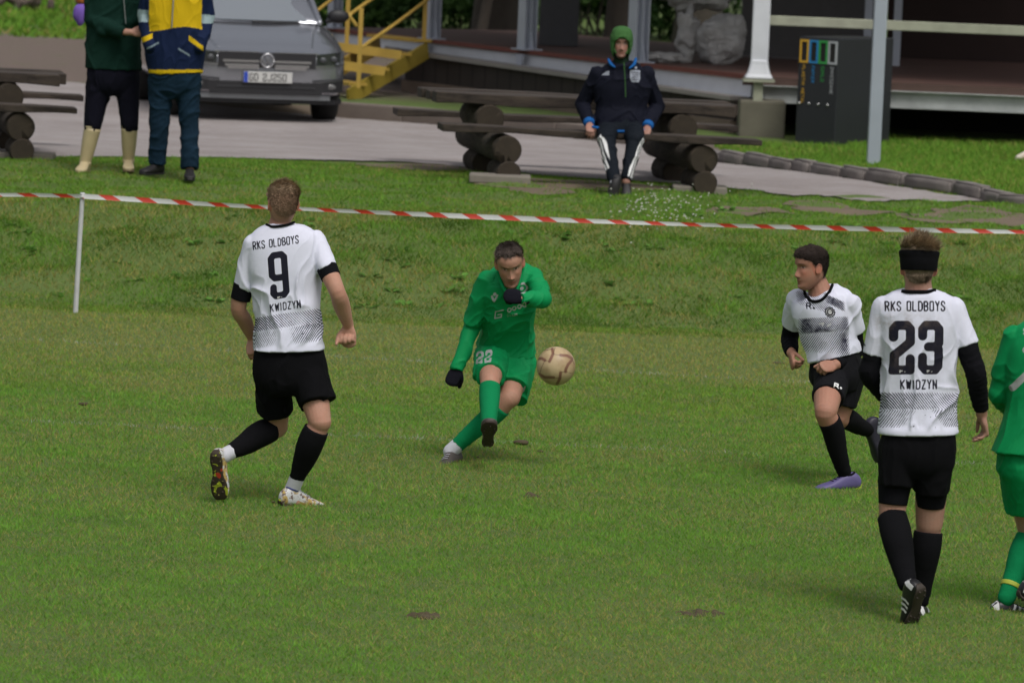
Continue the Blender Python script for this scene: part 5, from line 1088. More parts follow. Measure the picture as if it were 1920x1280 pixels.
# dark back wall, under-deck shade panel, roof (mostly above the frame, it shades the deck)
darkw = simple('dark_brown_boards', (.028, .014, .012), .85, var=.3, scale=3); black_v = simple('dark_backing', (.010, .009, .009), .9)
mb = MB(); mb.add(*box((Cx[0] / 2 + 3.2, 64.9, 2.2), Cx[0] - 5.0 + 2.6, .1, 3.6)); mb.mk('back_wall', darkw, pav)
mb = MB(); mb.add(*box((3.35, 63.0, 2.0), 1.6, .08, 1.9)); mb.mk('grey_partition', simple('grey_partition', (.085, .08, .08), .8), pav)
for px, yy in ((1625, 62.2), (1680, 62.4)):
    q = PZ(px, yy, ZD); mb = MB(); mb.add(*beam(q, q + Z3 * 2.8, .09, .09, (0, 1, 0))); mb.mk('inner_post', grey_st, pav)
mb = MB(); mb.add(*box(((B2[0] + Cx[0]) / 2, 60.5, .62), Cx[0] - B2[0] - .3, .1, .72)); mb.mk('underfloor_shade_panel', black_v, pav)  # black panel added as the shadowed void under the deck
V, F = prism([A_ - nrml * 1.2 + Z3 * 3.0, B_ - nrml * 1.2 + Z3 * 3.0, Cx + [0, -1.2, 3.0], Cx + [0, 8, 3.0], [B_[0] - 2, 66, ZD + 3.0], A_ + nrml * 4.2 + Z3 * 3.0], (0, 0, .12)); mk('roof', V, F, darkw, pav, False)
# grey cabinet standing on the deck
q = P(1047, 68, 64.2); q[2] = ZD; r_ = thing('cabinet', 'dark grey cabinet standing at the back of the deck between two posts', 'cabinet', q)
mb = MB(); mb.add(*box(q + Z3 * .55, .47, .5, 1.1)); bevel(mb.mk('cabinet_body', simple('cabinet_grey', (.055, .055, .06), .6), r_), .01)
mb = MB(); mb.add(*box(q + Z3 * 1.115, .50, .53, .02)); mb.mk('cabinet_top', simple('cabinet_lid', (.12, .12, .13), .6), r_)
# plastic wrapped bundles
b = NB('crumpled_plastic'); o = b.pos(); f = b.noise(5, 5, .6, vec=o); b.set(b.mix(f, C4((.34, .33, .31)), C4((.66, .65, .64))), .45); b.bump(b.noise(14, 6, .65, vec=o, dist=1.2), 1.0, .05); plast = b.m
def lump(name, lab, cen, ax, seed, amp=.3, fq=4, grp=None):
    V, F = ellipsoid((0, 0, 0), ax, 56, 40); V = np.asarray(V); n1 = perlin(V * fq + seed * 3.7); n2 = perlin(V * fq * 2.7 + seed); n3 = np.abs(perlin(V * fq * 5 + seed))
    V = V * (1 + amp * n1 + amp * .4 * n2 - amp * .35 * n3)[:, None]; o = mk(name, V + cen, F, plast, loc=cen); return tag(o, lab, 'plastic sheet' if 'sheet' in name else 'bundle', grp)
q = P(1352, 55, 60.8); zb = ZD + .30; lump('wrapped_bundle', 'rounded bundle wrapped in grey plastic on the deck beside the white corner column', np.array([q[0], q[1], zb]), (.28, .25, .30), 2)
q = P(1305, 10, 61.3); lump('wrapped_bundle', 'crumpled grey plastic bundle lying on top of the rounded bundle', np.array([q[0], q[1], ZD + .78]), (.42, .3, .20), 5, .4)
q = P(1290, 60, 60.9); o = lump('plastic_sheet', 'crumpled translucent plastic sheet hanging down from the bundles', np.array([q[0], q[1], ZD + .32]), (.12, .12, .36), 7, .5, 6)
q = P(1245, 80, 60.5); lump('plastic_sheet', 'loose end of crumpled plastic sheet lying flat on the deck boards', np.array([q[0], q[1], ZD + .06]), (.30, .16, .055), 9, .5, 6)
# ------------------------------------------------------------------ yellow steel stairs
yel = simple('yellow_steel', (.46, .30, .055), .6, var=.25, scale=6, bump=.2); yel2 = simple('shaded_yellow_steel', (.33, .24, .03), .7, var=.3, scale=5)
g0 = P(652, 192, 61.8); g0[2] = gz(g0[0], g0[1]); t0_ = P(802, 78, 63.6); t0_[2] = .98
st = thing('steel_stairs', 'yellow painted steel stairs with tubular handrails climbing to the deck beside the car', 'stairs', g0)
sd_v = nrm([-.55, .9, 0]) * 1.15       # across the flight
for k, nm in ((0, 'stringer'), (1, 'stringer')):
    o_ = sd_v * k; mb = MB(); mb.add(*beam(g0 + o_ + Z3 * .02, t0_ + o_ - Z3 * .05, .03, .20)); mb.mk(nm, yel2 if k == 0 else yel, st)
for i, f_ in enumerate((.12, .40, .68, .94)):
    c = g0 + (t0_ - g0) * f_ + Z3 * .10; mb = MB(); mb.add(*beam(c, c + sd_v, .24, .035)); mb.mk('tread', yel, st)
for (pa, pb, D_) in (((650, 86), (650, -60), 63.6), ((795, 78), (795, -60), 63.6), ((672, 165), (676, 16), 61.5)):
    a1 = P(*pa, D_); a2 = P(*pb, D_); a2[:2] = a1[:2]; mb = MB(); mb.add(*beam(a1, a2, .05, .05, (0, 1, 0))); mb.mk('handrail_post', yel, st)
for pts in ([(680, 88, 61.6), (740, 46, 62.5), (796, 4, 63.5), (850, -36, 64)], [(668, 48, 62.2), (662, 40, 62.2), (656, 30, 62.2), (664, 22, 62.3), (698, -2, 62.8), (740, -30, 63.3)], [(588, 26, 63.6), (620, 1, 64.2), (650, -22, 64.6)]):
    V, F = tube([P(*q_) for q_ in pts], [.021] * len(pts), 4, 10); mk('handrail', V, F, yel, st)
for (pa, pb, D_) in (((590, 82), (752, 104), 62.6), ((600, 117), (722, 134), 62.2)):
    mb = MB(); mb.add(*beam(P(*pa, D_), P(*pb, D_), .03, .105)); mb.mk('side_plank', yel, st)
# ------------------------------------------------------------------ kerbs
kerbm = simple('weathered_kerb_stone', (.175, .155, .145), .95, var=.3, scale=6, bump=.7, bscale=30)
kl = np.array([GG(x, y) for x, y in [(1335, 302), (1350, 306), (1440, 317), (1560, 332), (1680, 351), (1800, 367), (1900, 382), (1990, 395)]])
seg = np.linalg.norm(np.diff(kl[:, :2], axis=0), axis=1); cum = np.concatenate([[0], np.cumsum(seg)]); t = .02; ki = 0; rk = np.random.default_rng(9)
names_k = ['leftmost kerb stone, next to the end of the log bench', 'second kerb stone from the log bench', 'third kerb stone from the log bench', 'kerb stone left of the foot of the grey pole', 'kerb stone just in front of the foot of the grey pole', 'kerb stone right of the foot of the grey pole', 'long kerb stone with weeds right of the grey pole', 'kerb stone above the running player', 'kerb stone between the running player and the right edge', 'low kerb stone near the right edge', 'last kerb stone before the right edge of the picture']
while t < cum[-1] - .3 and ki < 18:
    L = rk.uniform(.42, .78); a1, a2 = [np.array([np.interp(x, cum, kl[:, i]) for i in range(3)]) for x in (t, min(t + L, cum[-1]))]
    ax = nrm((a2 - a1) * [1, 1, 0]); mid = (a1 + a2) / 2; h = rk.uniform(.11, .15); V, F = box((0, 0, 0), L, .13, h, [ax, np.cross(Z3, ax), Z3])
    bm = bmesh.new(); [bm.verts.new(v) for v in V]; bm.verts.ensure_lookup_table(); [bm.faces.new([bm.verts[i] for i in f]) for f in F]; bmesh.ops.bevel(bm, geom=bm.edges[:], offset=.022, segments=2, affect='EDGES'); bmesh.ops.subdivide_edges(bm, edges=bm.edges[:], cuts=2, use_grid_fill=True)
    V = np.array([v.co[:] for v in bm.verts]); F = [[v.index for v in f.verts] for f in bm.faces]; bm.free()
    V = V + nrm_rows(V) * (.018 * perlin(V * 14 + ki * 5))[:, None] + [0, .07, 0]; zc = gz(mid[0], mid[1]) + h / 2 - .02
    lab = names_k[min(ki, len(names_k) - 1)]
    vis = proj(np.array([[mid[0], mid[1], zc]]))[0][0]
    o = mk('kerb_stone', V + [mid[0], mid[1], zc], F, kerbm, loc=(mid[0], mid[1], zc)); tag(o, lab if ki < 11 else 'kerb stone continuing past the right edge of the picture', 'kerb stone', 'kerb stones along the asphalt path'); t += L + rk.uniform(.01, .05); ki += 1
# low kerb strip behind the benches
pts = [(636, 221), (760, 230), (840, 237), (940, 247), (1050, 259), (1200, 276), (1330, 296)]; kk = [GG(*q_) for q_ in pts]; kerb2 = simple('brown_kerb', (.17, .14, .12), .95, var=.3, scale=5, bump=.5)
for i, lab in ((0, 'low concrete kerb beside the front wheel of the car'), (1, 'low concrete kerb at the left end of the log bench'), (3, 'low concrete kerb behind the left end of the log table'), (4, 'low concrete kerb behind the seated man'), (5, 'low concrete kerb behind the right end of the log bench')):
    j = {0: 1, 1: 3, 3: 4, 4: 5, 5: 6}[i]; a1, a2 = kk[i] + [0, .08, .05], kk[j] + [0, .08, .05]; a2 = a1 + (a2 - a1) * .985
    o = mk('concrete_kerb', *beam(a1, a2, .14, .24), kerb2, loc=a1, smooth=False); bevel(o, .02, 2); tag(o, lab, 'kerb', 'low kerbs behind the path')
# ------------------------------------------------------------------ log picnic tables
b = NB('dark_weathered_wood'); o = b.obj(); a_ = b.noise(6, 6, .7, vec=b.mapping(o, (.35, 3, 3))); 
b.set(b.mix(b.mr(a_, .35, .7), C4((.018, .013, .010)), C4((.075, .056, .042))), .9); b.bump(a_, .6, .01); logw = b.m
b = NB('log_bark'); o = b.obj(); a_ = b.noise(9, 6, .7, vec=b.mapping(o, (2.5, .5, 2.5))); b.set(b.mix(b.mr(a_, .35, .7), C4((.015, .011, .007)), C4((.062, .046, .030))), .95); b.bump(a_, .7, .012); bark = b.m
b = NB('log_end'); o = b.obj(); a_ = b.noise(12, 5, .6, vec=o); b.set(b.mix(a_, C4((.017, .012, .008)), C4((.050, .037, .022))), .9); endm = b.m
def log(a, c, r, parent, name):
    V, F = tube([a, a * .5 + c * .5, c], [r * 1.0, r * 1.03, r], 6, 22, round_ends=(False, False)); V = V + nrm_rows(V - (a + c) / 2) * (.016 * perlin(V * 9) + .006 * perlin(V * 30))[:, None]
    o = mk(name, V, F, bark, parent); d = nrm(a - c); cc = [a + d * .004]; e1 = nrm(np.cross(d, Z3)); e2 = np.cross(e1, d); ring = [a + d * .004 + (e1 * math.cos(t) + e2 * math.sin(t)) * r * .93 for t in np.linspace(0, 6.2832, 22, endpoint=False)]
    mk('log_end', ring, [tuple(range(22))], endm, o, False); return o
def plank(a, c, wd, th, depv, parent, name, seed):
    d = nrm(c - a); n = 26; mb = MB(); rr = np.random.default_rng(seed); V = []; F = []
    for i in range(n + 1):
        t = i / n; q = a + (c - a) * t; w1, w2 = rr.normal(0, .006, 2); sag = .012 * math.sin(t * 9 + seed)
        V += [q + depv * (w1) + Z3 * sag * .3, q + depv * (wd + w2) + Z3 * sag * .3, q + depv * (wd + w2 * .5) - Z3 * (th + .006 * math.sin(t * 23)), q + depv * w1 - Z3 * (th + .008 * math.sin(t * 17 + seed))]
    for i in range(n):
        for j in range(4): F.append((i * 4 + j, i * 4 + (j + 1) % 4, i * 4 + 4 + (j + 1) % 4, i * 4 + 4 + j))
    F += [(3, 2, 1, 0), (n * 4, n * 4 + 1, n * 4 + 2, n * 4 + 3)]
    o = mk(name, V, F, logw, parent, False); bevel(o, .008, 2); return o
bdir = nrm([-.17, .985, 0])
def picnic():
    base = GG(1130, 350); base = np.array([base[0], 46.3, ZT]); root = thing('log_table', 'dark weathered log picnic table with benches on which the hooded man sits', 'picnic table', base, 'log picnic tables beside the path')
    for (nx, ny, D_) in ((952, 291, 45.25), (1320, 297, 45.05)):
        n_ = P(nx, ny, D_); n_[2] = ZT + .285; far = n_ + bdir * 2.15; log(n_, far, .120, root, 'cross_log')
        for d_ in (-.03, 1.30):
            c = n_ + bdir * d_ + [.015, 0, 0]; c[2] = ZT + .085; log(c, c + bdir * .55, .104, root, 'foot_log')
        pz = n_ + bdir * .62 + [-.06, 0, 0]; pz[2] = ZT + .505; log(pz, pz + bdir * .9, .125, root, 'pedestal_log')
    def pl(x0, y0, x1, y1, D0, D1, z, wd, th, nm, sd_):
        a = P(x0, y0, D0); c = P(x1, y1, D1); a[2] = c[2] = z; plank(a, c, wd, th, bdir, root, nm, sd_)
    pl(830, 232, 1430, 268, 45.35, 44.95, ZT + .475, .30, .055, 'seat_plank', 1)
    pl(745, 212, 1385, 245, 47.45, 47.05, ZT + .475, .30, .055, 'seat_plank', 2)
    pl(818, 183, 1380, 207, 45.95, 45.6, ZT + .72, .26, .095, 'table_plank', 3)
    pl(806, 178, 1384, 203, 46.23, 45.88, ZT + .715, .26, .085, 'table_plank', 4)
    pl(790, 170, 1370, 197, 46.51, 46.16, ZT + .72, .26, .09, 'table_plank', 5)
    return root
tab = picnic()
def copy_tree(o, parent=None):
    c = o.copy(); S.collection.objects.link(c)
    if parent: c.parent = parent
    for ch in list(o.children): copy_tree(ch, c)
    return c
tab2 = copy_tree(tab); dlt = GG(45, 297) - GG(1315, 358); tab2.location = Vector(tab.location) + Vector((dlt[0], dlt[1], 0)); tab2['label'] = 'dark log picnic table at the left edge beside the man in yellow boots'
# concrete slabs below the feet
for (px, py, w_, lab) in ((937, 341, .52, 'thin concrete slab under the left foot of the occupied log table'), (1312, 362, .46, 'thin concrete slab under the right foot of the occupied log table'), (45, 299, .5, 'thin concrete slab under the log table at the left edge')):
    q = GG(px, py); o = mk('concrete_slab', *box(q + [0, .12, .02], w_, .34, .07), simple('slab_concrete', (.20, .18, .15), .95, var=.25, scale=6, bump=.4), loc=q, smooth=False); bevel(o, .012); tag(o, lab, 'slab', 'concrete slabs under the log tables')
# ------------------------------------------------------------------ grey foreground pole
q = GG(1637, 311); r_ = thing('pole', 'tall pale grey square steel pole rising from the lawn at right', 'pole', q)
mb = MB(); mb.add(*beam(q - Z3 * .1, q + Z3 * 4.5, .128, .128, (0, 1, 0))); bevel(mb.mk('shaft', simple('galvanised', (.33, .37, .42), .5, var=.12, scale=3), r_), .01)
# ------------------------------------------------------------------ recycling bin
q = GG(1565, 264); q = P(1565, 264, 56.6); q[2] = gz(q[0], q[1]); rb = thing('recycling_bin', 'black recycling bin with yellow, blue, green and grey slots', 'bin', q)
fx = nrm([-.40, .10, 0]); al = R(24); fx = np.array([-math.cos(R(38)), math.sin(R(38)), 0]); sx_ = np.array([math.cos(R(20)), math.sin(R(20)), 0])
# front face spans left of q, side face right of q
bw, bd, bh = .50, .58, 1.13; fdir = np.array([-math.cos(R(35)), math.sin(R(35)), 0]); sdir = np.array([math.cos(R(28)), math.sin(R(28)), 0]); sdir = nrm(np.array([-fdir[1], fdir[0], 0])) * -1
sdir = sdir if sdir[0] > 0 else -sdir
fl = .50; slen = 1.12
# orthogonal box: front along fdir, side along sdir
V, F = prism([q, q + fdir * fl, q + fdir * fl + sdir * slen, q + sdir * slen], (0, 0, bh)); bodym = simple('bin_black', (.018, .020, .024), .45, var=.1); bevel(mk('bin_body', V, F, bodym, rb, False), .012)
fn = np.cross(fdir, Z3); fn = fn if fn[1] < 0 else -fn
colsb = [('yellow', (.55, .32, .03)), ('blue', (.02, .20, .45)), ('green', (.03, .28, .06)), ('grey', (.36, .38, .40))]
for i, (cn, cc) in enumerate(colsb):
    u0 = fl - .015 - (i + 1) * .118; cen = q + fdir * (u0 + .059) + Z3 * (bh - .155) + fn * .004; m_ = simple('bin_' + cn, cc, .5, var=.05)
    mb = MB(); w2, h2, t2 = .112, .245, .022
    for dx, dz, ww, hh in ((-(w2 - t2) / 2, 0, t2, h2), ((w2 - t2) / 2, 0, t2, h2), (0, (h2 - t2) / 2, w2 - 2 * t2, t2), (0, -(h2 - t2) / 2, w2 - 2 * t2, t2)): mb.add(*box(cen + fdir * dx + Z3 * dz, ww, .018, hh, [fdir, fn, Z3]))
    fo = mb.mk('slot_frame', m_, rb); fo['label'] = cn + ' slot frame'
    mb = MB(); mb.add(*box(cen - fn * .002, w2 - 2 * t2 + .002, .006, h2 - 2 * t2 + .002, [fdir, fn, Z3])); mb.mk('slot', black_v, rb)
    mb = MB(); mb.add(*ellipsoid(q + fdir * (u0 + .09) + Z3 * .42 + fn * .012, (.014, .01, .014))); mb.mk('knob', simple('knob_metal', (.5, .5, .5), .3, 1), rb, True)
    txt = ('PLASTIK METAL', 'PAPIER', 'SZKLO', 'ZMIESZANE')[i]; mb = MB(); sg, wt = glyphs(txt, 0, 0, .022, .034, .012)
    dn = -Z3; rt = -fdir
    for a, c in sg:
        f3 = lambda s_: cen + Z3 * (-.15 - s_[0]) + rt * (s_[1] - .017) + fn * .0015
        pa, pb = f3(a), f3(c); 
        if np.linalg.norm(pa - pb) > 1e-4: mb.add(*beam(pa, pb, .002, .006, np.cross(nrm(pb - pa), fn)))
    mb.mk('lettering', m_, rb)
# ------------------------------------------------------------------ warning tape and its post
b_post = GG(141, 586); tp = P(155, 361, b_post[1] + .02)
po = thing('tape_post', 'thin white wooden stake holding up the red and white tape', 'post', b_post)
V, F = tube([b_post - Z3 * .1, b_post * .5 + tp * .5, tp], [.019, .0175, .0165], 5, 10, round_ends=(False, False)); mk('stake', V, F, simple('white_stake', (.52, .52, .53), .75, var=.3, scale=9, bump=.3), po)
V, F = tube([tp + [-.02, -.016, -.028], tp + [.0, -.026, -.03], tp + [.02, -.016, -.028]], [.008] * 3, 3, 8); mk('tape_knot', V, F, simple('white_tape_knot', (.6, .6, .6), .5), po)
b = NB('barrier_tape'); at = b.attr('tu').outputs['Fac']; fr_ = b.math('FRACT', at); m_ = b.mr(fr_, .395, .405); m2 = b.math('LESS_THAN', fr_, .4)
b.set(b.mix(m2, C4((.66, .66, .66)), C4((.62, .055, .03))), .35); tr = b.n('ShaderNodeBsdfTranslucent'); b.l(b.mix(m2, C4((.66, .66, .66)), C4((.62, .055, .03))), tr.inputs[0]); ms = b.n('ShaderNodeMixShader', i_0=.25); b.l(b.b.outputs[0], ms.inputs[1]); b.l(tr.outputs[0], ms.inputs[2]); b.l(ms.outputs[0], b.t.nodes['Material Output'].inputs[0]); tapem = b.m
def tape(pts, lab, u0, seed):
    C = catmull([P(x, y, D_) for x, y, D_ in pts], 24); n = len(C); L = np.concatenate([[0], np.cumsum(np.linalg.norm(np.diff(C, axis=0), axis=1))]); V = []; U = []
    for i in range(n):
        t = L[i]; tw = .22 * math.sin(t * 1.7 + seed) + .12 * math.sin(t * 5.1); up = np.array([0, math.sin(tw), math.cos(tw)]); w_ = .018 * (.86 + .14 * math.sin(t * 2.3 + 1)); V += [C[i] + up * w_, C[i] + [0, .004, 0], C[i] - up * w_]; U += [u0 + t / .262 + .25, u0 + t / .262 + .12, u0 + t / .262]
    F = []
    for i in range(n - 1):
        for j in range(2): F.append((i * 3 + j, i * 3 + j + 1, i * 3 + 4 + j, i * 3 + 3 + j))
    o = mk('barrier_tape', V, F, tapem, loc=C[0], attrs={'tu': np.array(U)}); tag(o, lab, 'barrier tape', 'red and white barrier tape')
yt = b_post[1]
tape([(-420, 366, yt + .1), (-200, 367, yt + .06), (0, 365.5, yt + .03), (80, 366, yt), (154, 368, yt - .01)], 'short span of red and white tape left of the white stake', .1, 1)
tape([(156, 368, yt - .01), (300, 377, yt), (450, 386, yt), (700, 398, yt), (1000, 410.5, yt), (1300, 421, yt), (1600, 428.5, yt), (1920, 435, yt), (2200, 439, yt), (2600, 443, yt)], 'long span of red and white tape right of the white stake', .35, 2)
# ------------------------------------------------------------------ match ball
b = NB('ball_skin'); o = b.n('ShaderNodeTexCoord').outputs['Object']; v = b.n('ShaderNodeTexVoronoi', feature='DISTANCE_TO_EDGE'); b.l(o, v.inputs[0]); v.inputs['Scale'].default_value = 9.5
nz = b.noise(40, 4, vec=o); band = b.attr('band').outputs['Fac']
c = b.mix(b.mr(b.noise(12, 4, vec=o), .4, .65), C4((.50, .38, .22)), C4((.36, .25, .13))); c = b.mix(b.mr(band, -.003, .003), c, C4((.20, .095, .06))); c = b.mix(b.mr(b.attr('seam').outputs['Fac'], -.0006, .0006), c, C4((.10, .05, .03)))
b.set(c, .45); b.bump(nz, .2, .002)
bc = P(1042.5, 686, 30.1); V, F = ellipsoid((0, 0, 0), (.110, .110, .110), 128, 96); r3 = np.array([[.84, .1, -.53], [-.25, .95, -.2], [.48, .3, .82]]); r3 = np.linalg.qr(r3)[0]; Q = nrm_rows(V) @ r3
ico = nrm_rows(np.array([(a, b_ * 1.618, 0) for a in (-1, 1) for b_ in (-1, 1)] + [(0, a, b_ * 1.618) for a in (-1, 1) for b_ in (-1, 1)] + [(a * 1.618, 0, b_) for a in (-1, 1) for b_ in (-1, 1)]))
loc = V / .110; fu = np.stack([loc @ Rt, loc @ Up], 1); fz = -(loc @ Fd); k_ = np.where(fz < 0, -1, 1); fu = fu * np.stack([k_, np.ones(len(V))], 1)
zc_ = lambda x, y: ((x - 782) / 157, -(y - 1050) / 157)
def strokes(L): return [(zc_(*a), zc_(*c)) for pl in L for a, c in zip(pl[:-1], pl[1:])]
band = sdf(fu, strokes([[(752, 912), (757, 950), (742, 985), (728, 1012)], [(818, 962), (870, 965), (910, 988)], [(905, 1008), (880, 1035), (860, 1075), (858, 1095)], [(818, 1102), (812, 1150), (790, 1195)], [(648, 1118), (690, 1140), (762, 1142)], [(640, 990), (668, 988), (692, 1003)]]), .075) * .11
seam = sdf(fu, strokes([[(775, 900), (757, 955), (818, 962)], [(692, 1003), (728, 1012)], [(692, 1003), (665, 1060), (648, 1118)], [(910, 988), (930, 1040)], [(860, 1090), (818, 1102)], [(762, 1142), (812, 1150)], [(858, 1095), (915, 1110)], [(680, 925), (752, 912)]]), .014) * .11
bo = mk('football', V + bc, F, b.m, loc=bc, attrs={'band': band, 'seam': seam}); tag(bo, 'worn gold football with maroon swirls flying right of the kicker', 'football')
# ================================================================== TREES AND SHRUBS BEHIND
def leafmat(name, c1, c2):
    b = NB(name); a = b.attr('lc').outputs['Fac']; c = b.mix(a, C4(c1), C4(c2)); b.set(c, .7); b.b.inputs['Specular IOR Level'].default_value = .3
    tr = b.n('ShaderNodeBsdfTranslucent'); b.l(c, tr.inputs[0]); ms = b.n('ShaderNodeMixShader', i_0=.3); b.l(b.b.outputs[0], ms.inputs[1]); b.l(tr.outputs[0], ms.inputs[2]); b.l(ms.outputs[0], b.t.nodes['Material Output'].inputs[0]); return b.m
leafm = leafmat('leaves', (.02, .055, .012), (.07, .14, .03)); trunkm = simple('tree_bark', (.06, .05, .04), .95, var=.4, scale=5, bump=.8)
def leaves(centres, radii, n, size, seed):
    r = np.random.default_rng(seed); k = r.integers(0, len(centres), n); d = r.normal(size=(n, 3)); d /= np.linalg.norm(d, axis=1)[:, None]; rad = radii[k][:, None] * r.random((n, 1)) ** .45
    c = centres[k] + d * rad * [1, 1, .8]; a = r.normal(size=(n, 3)); a /= np.linalg.norm(a, axis=1)[:, None]; b_ = np.cross(a, r.normal(size=(n, 3))); b_ /= np.linalg.norm(b_, axis=1)[:, None]; s_ = size * r.uniform(.5, 1.3, (n, 1))
    V = np.empty((n * 4, 3)); V[0::4] = c - a * s_; V[1::4] = c + b_ * s_ * .45; V[2::4] = c + a * s_; V[3::4] = c - b_ * s_ * .45
    lc = np.clip(.5 + .5 * np.sin(k * 2.4) * .7 + r.normal(0, .2, n), 0, 1); return V, np.arange(n * 4).reshape(-1, 4), np.repeat(lc, 4)
def tree(x, y, r, lab, seed, h=11, lean=0.0, crown_r=3.2, low=3.2, n=5200):
    z = gz(x, y); rr = np.random.default_rng(seed); root = thing('tree', lab, 'tree', (x, y, z), 'trees behind the pavilion'); mb = MB()
    b0 = np.array([x, y, z - .2]); top = b0 + [lean * h, rr.normal(0, .3), h]; mb.add(*tube([b0, b0 * .8 + top * .2 + [.08, 0, 0], b0 * .5 + top * .5, top], [r * 1.25, r, r * .75, r * .25], 5, 16))
    cs = []
    for i in range(9):
        t = rr.uniform(.35, .95); q = b0 * (1 - t) + top * t; a = rr.uniform(0, 6.28); e = q + np.array([math.cos(a), math.sin(a), .35]) * crown_r * rr.uniform(.5, .95) * (1.15 - t * .6); mb.add(*tube([q, (q + e) / 2 + [0, 0, .2], e], [r * .35 * (1.2 - t), r * .2, .03], 3, 8)); cs += [e, (q + e) / 2 + [0, 0, .5]]
    mb.mk('trunk', trunkm, root, True); cs = np.array([c for c in cs if c[2] > z + low - .6] + [top]); V, F, lc = leaves(cs, np.array([rr.uniform(.8, 1.7) for _ in cs]), n, .20, seed); mk('crown', V, F, leafm, root, False, attrs={'lc': lc})
for i, (px, D_, r, lab) in enumerate(((925, 76, .30, 'thick tree trunk standing behind the deck between the second and third grey posts'), (1160, 74, .22, 'tree trunk behind the hooded man on the bench'), (885, 73, .07, 'thin leaning tree trunk left of the thick trunk'), (1300, 80, .3, 'tree trunk hidden in shade behind the plastic bundles'),
                                     (560, 96, .28, 'tree behind the roof of the silver car'), (110, 98, .32, 'thick tree at the top left corner'), (20, 101, .25, 'tree left of the thick corner tree'), (740, 88, .2, 'tree behind the yellow handrails'), (330, 104, .3, 'tree behind the two standing men'))):
    q = PZ(px, D_, 0); tree(q[0], q[1], r, lab, 40 + i, lean=.10 if r < .1 else .01 * i, h=12 if r > .1 else 6)
# tall trees left and right of the photographer's view: they throw the green shade and the reflection on the car
for i, (x, y, lab) in enumerate(((-13, 70, 'tall tree left of the yard, outside the picture'), (-11.5, 40, 'tall tree left of the bank, outside the picture'), (13, 66, 'tall tree right of the pavilion, outside the picture'))): pass
def shrub(px, D_, w_, h_, lab, seed, n=3200, size=.07, lx=0):
    q = PZ(px, D_, 0); z = gz(q[0], q[1]); rr = np.random.default_rng(seed); root = thing('shrub', lab, 'shrub', (q[0], q[1], z), 'undergrowth behind the pavilion'); cs = []; mb = MB()
    for i in range(14):
        c = np.array([q[0] + rr.uniform(-1, 1) * w_ * .5, q[1] + rr.normal(0, .4), z + rr.uniform(.15, 1) * h_]); cs.append(c); b0 = np.array([q[0] + (c[0] - q[0]) * .5, q[1], z - .05]); mb.add(*tube([b0, (b0 + c) / 2 + [0, 0, .05], c], [.018, .012, .005], 3, 6))
    mb.mk('stem', trunkm, root, True); V, F, lc = leaves(np.array(cs), np.array([rr.uniform(.25, .5) * w_ * .45 for _ in cs]), n, size, seed); mk('foliage', V, F, leafm, root, False, attrs={'lc': lc})
for i, (px, D_, w_, h_, lab) in enumerate(((700, 79, 2.2, 1.1, 'leafy shrub behind the yellow handrail'), (770, 83, 2.4, 1.6, 'dense dark shrub left of the second grey post'), (860, 80, 2.0, .9, 'low shrub between two grey posts of the deck'), (965, 84, 2.2, 1.6, 'dark shrub left of the grey cabinet'), (1090, 82, 2.0, 1.5, 'dark shrub right of the grey cabinet'), (1180, 85, 2.4, 1.8, 'tall dark shrub behind the hooded man'), (1260, 84, 2.2, 1.8, 'dark shrub behind the hanging plastic sheet'),
                                           (1370, 84, 2.4, 2.0, 'dark shrub behind the rounded plastic bundle'), (600, 90, 2.6, 1.3, 'shrub behind the car mirror'), (60, 93, 2.0, .8, 'brown green shrub at the top left corner'), (180, 95, 2.4, 1.2, 'shrub left of the standing men'), (460, 95, 2.6, 1.4, 'shrub behind the car roof'), (1020, 92, 2.6, 1.9, 'far dark shrub behind the cabinet'), (830, 94, 2.6, 1.9, 'far dark shrub between the grey posts'), (690, 97, 2.6, 1.8, 'far shrub behind the stairs'))):
    shrub(px, D_, w_, h_, lab, 60 + i)
# fallen branches / root pile at the top left
q = GG(50, 24); root = thing('brushwood_pile', 'brown pile of branches and roots lying on the grass at the top left corner', 'brushwood', q); rr = np.random.default_rng(3)
for i in range(12):
    a = q + [rr.normal(0, .55), rr.normal(0, .3), rr.uniform(.05, .2)]; d = np.array([rr.normal(), rr.normal() * .3, rr.uniform(0, .35)]) * .5
    V, F = tube([a, a + d * .5 + [0, 0, rr.uniform(0, .12)], a + d], [.06, .05, .02], 4, 8); mk('branch', V, F, simple('dead_wood', (.11, .085, .07), .95, var=.4, scale=6, bump=.6), root)
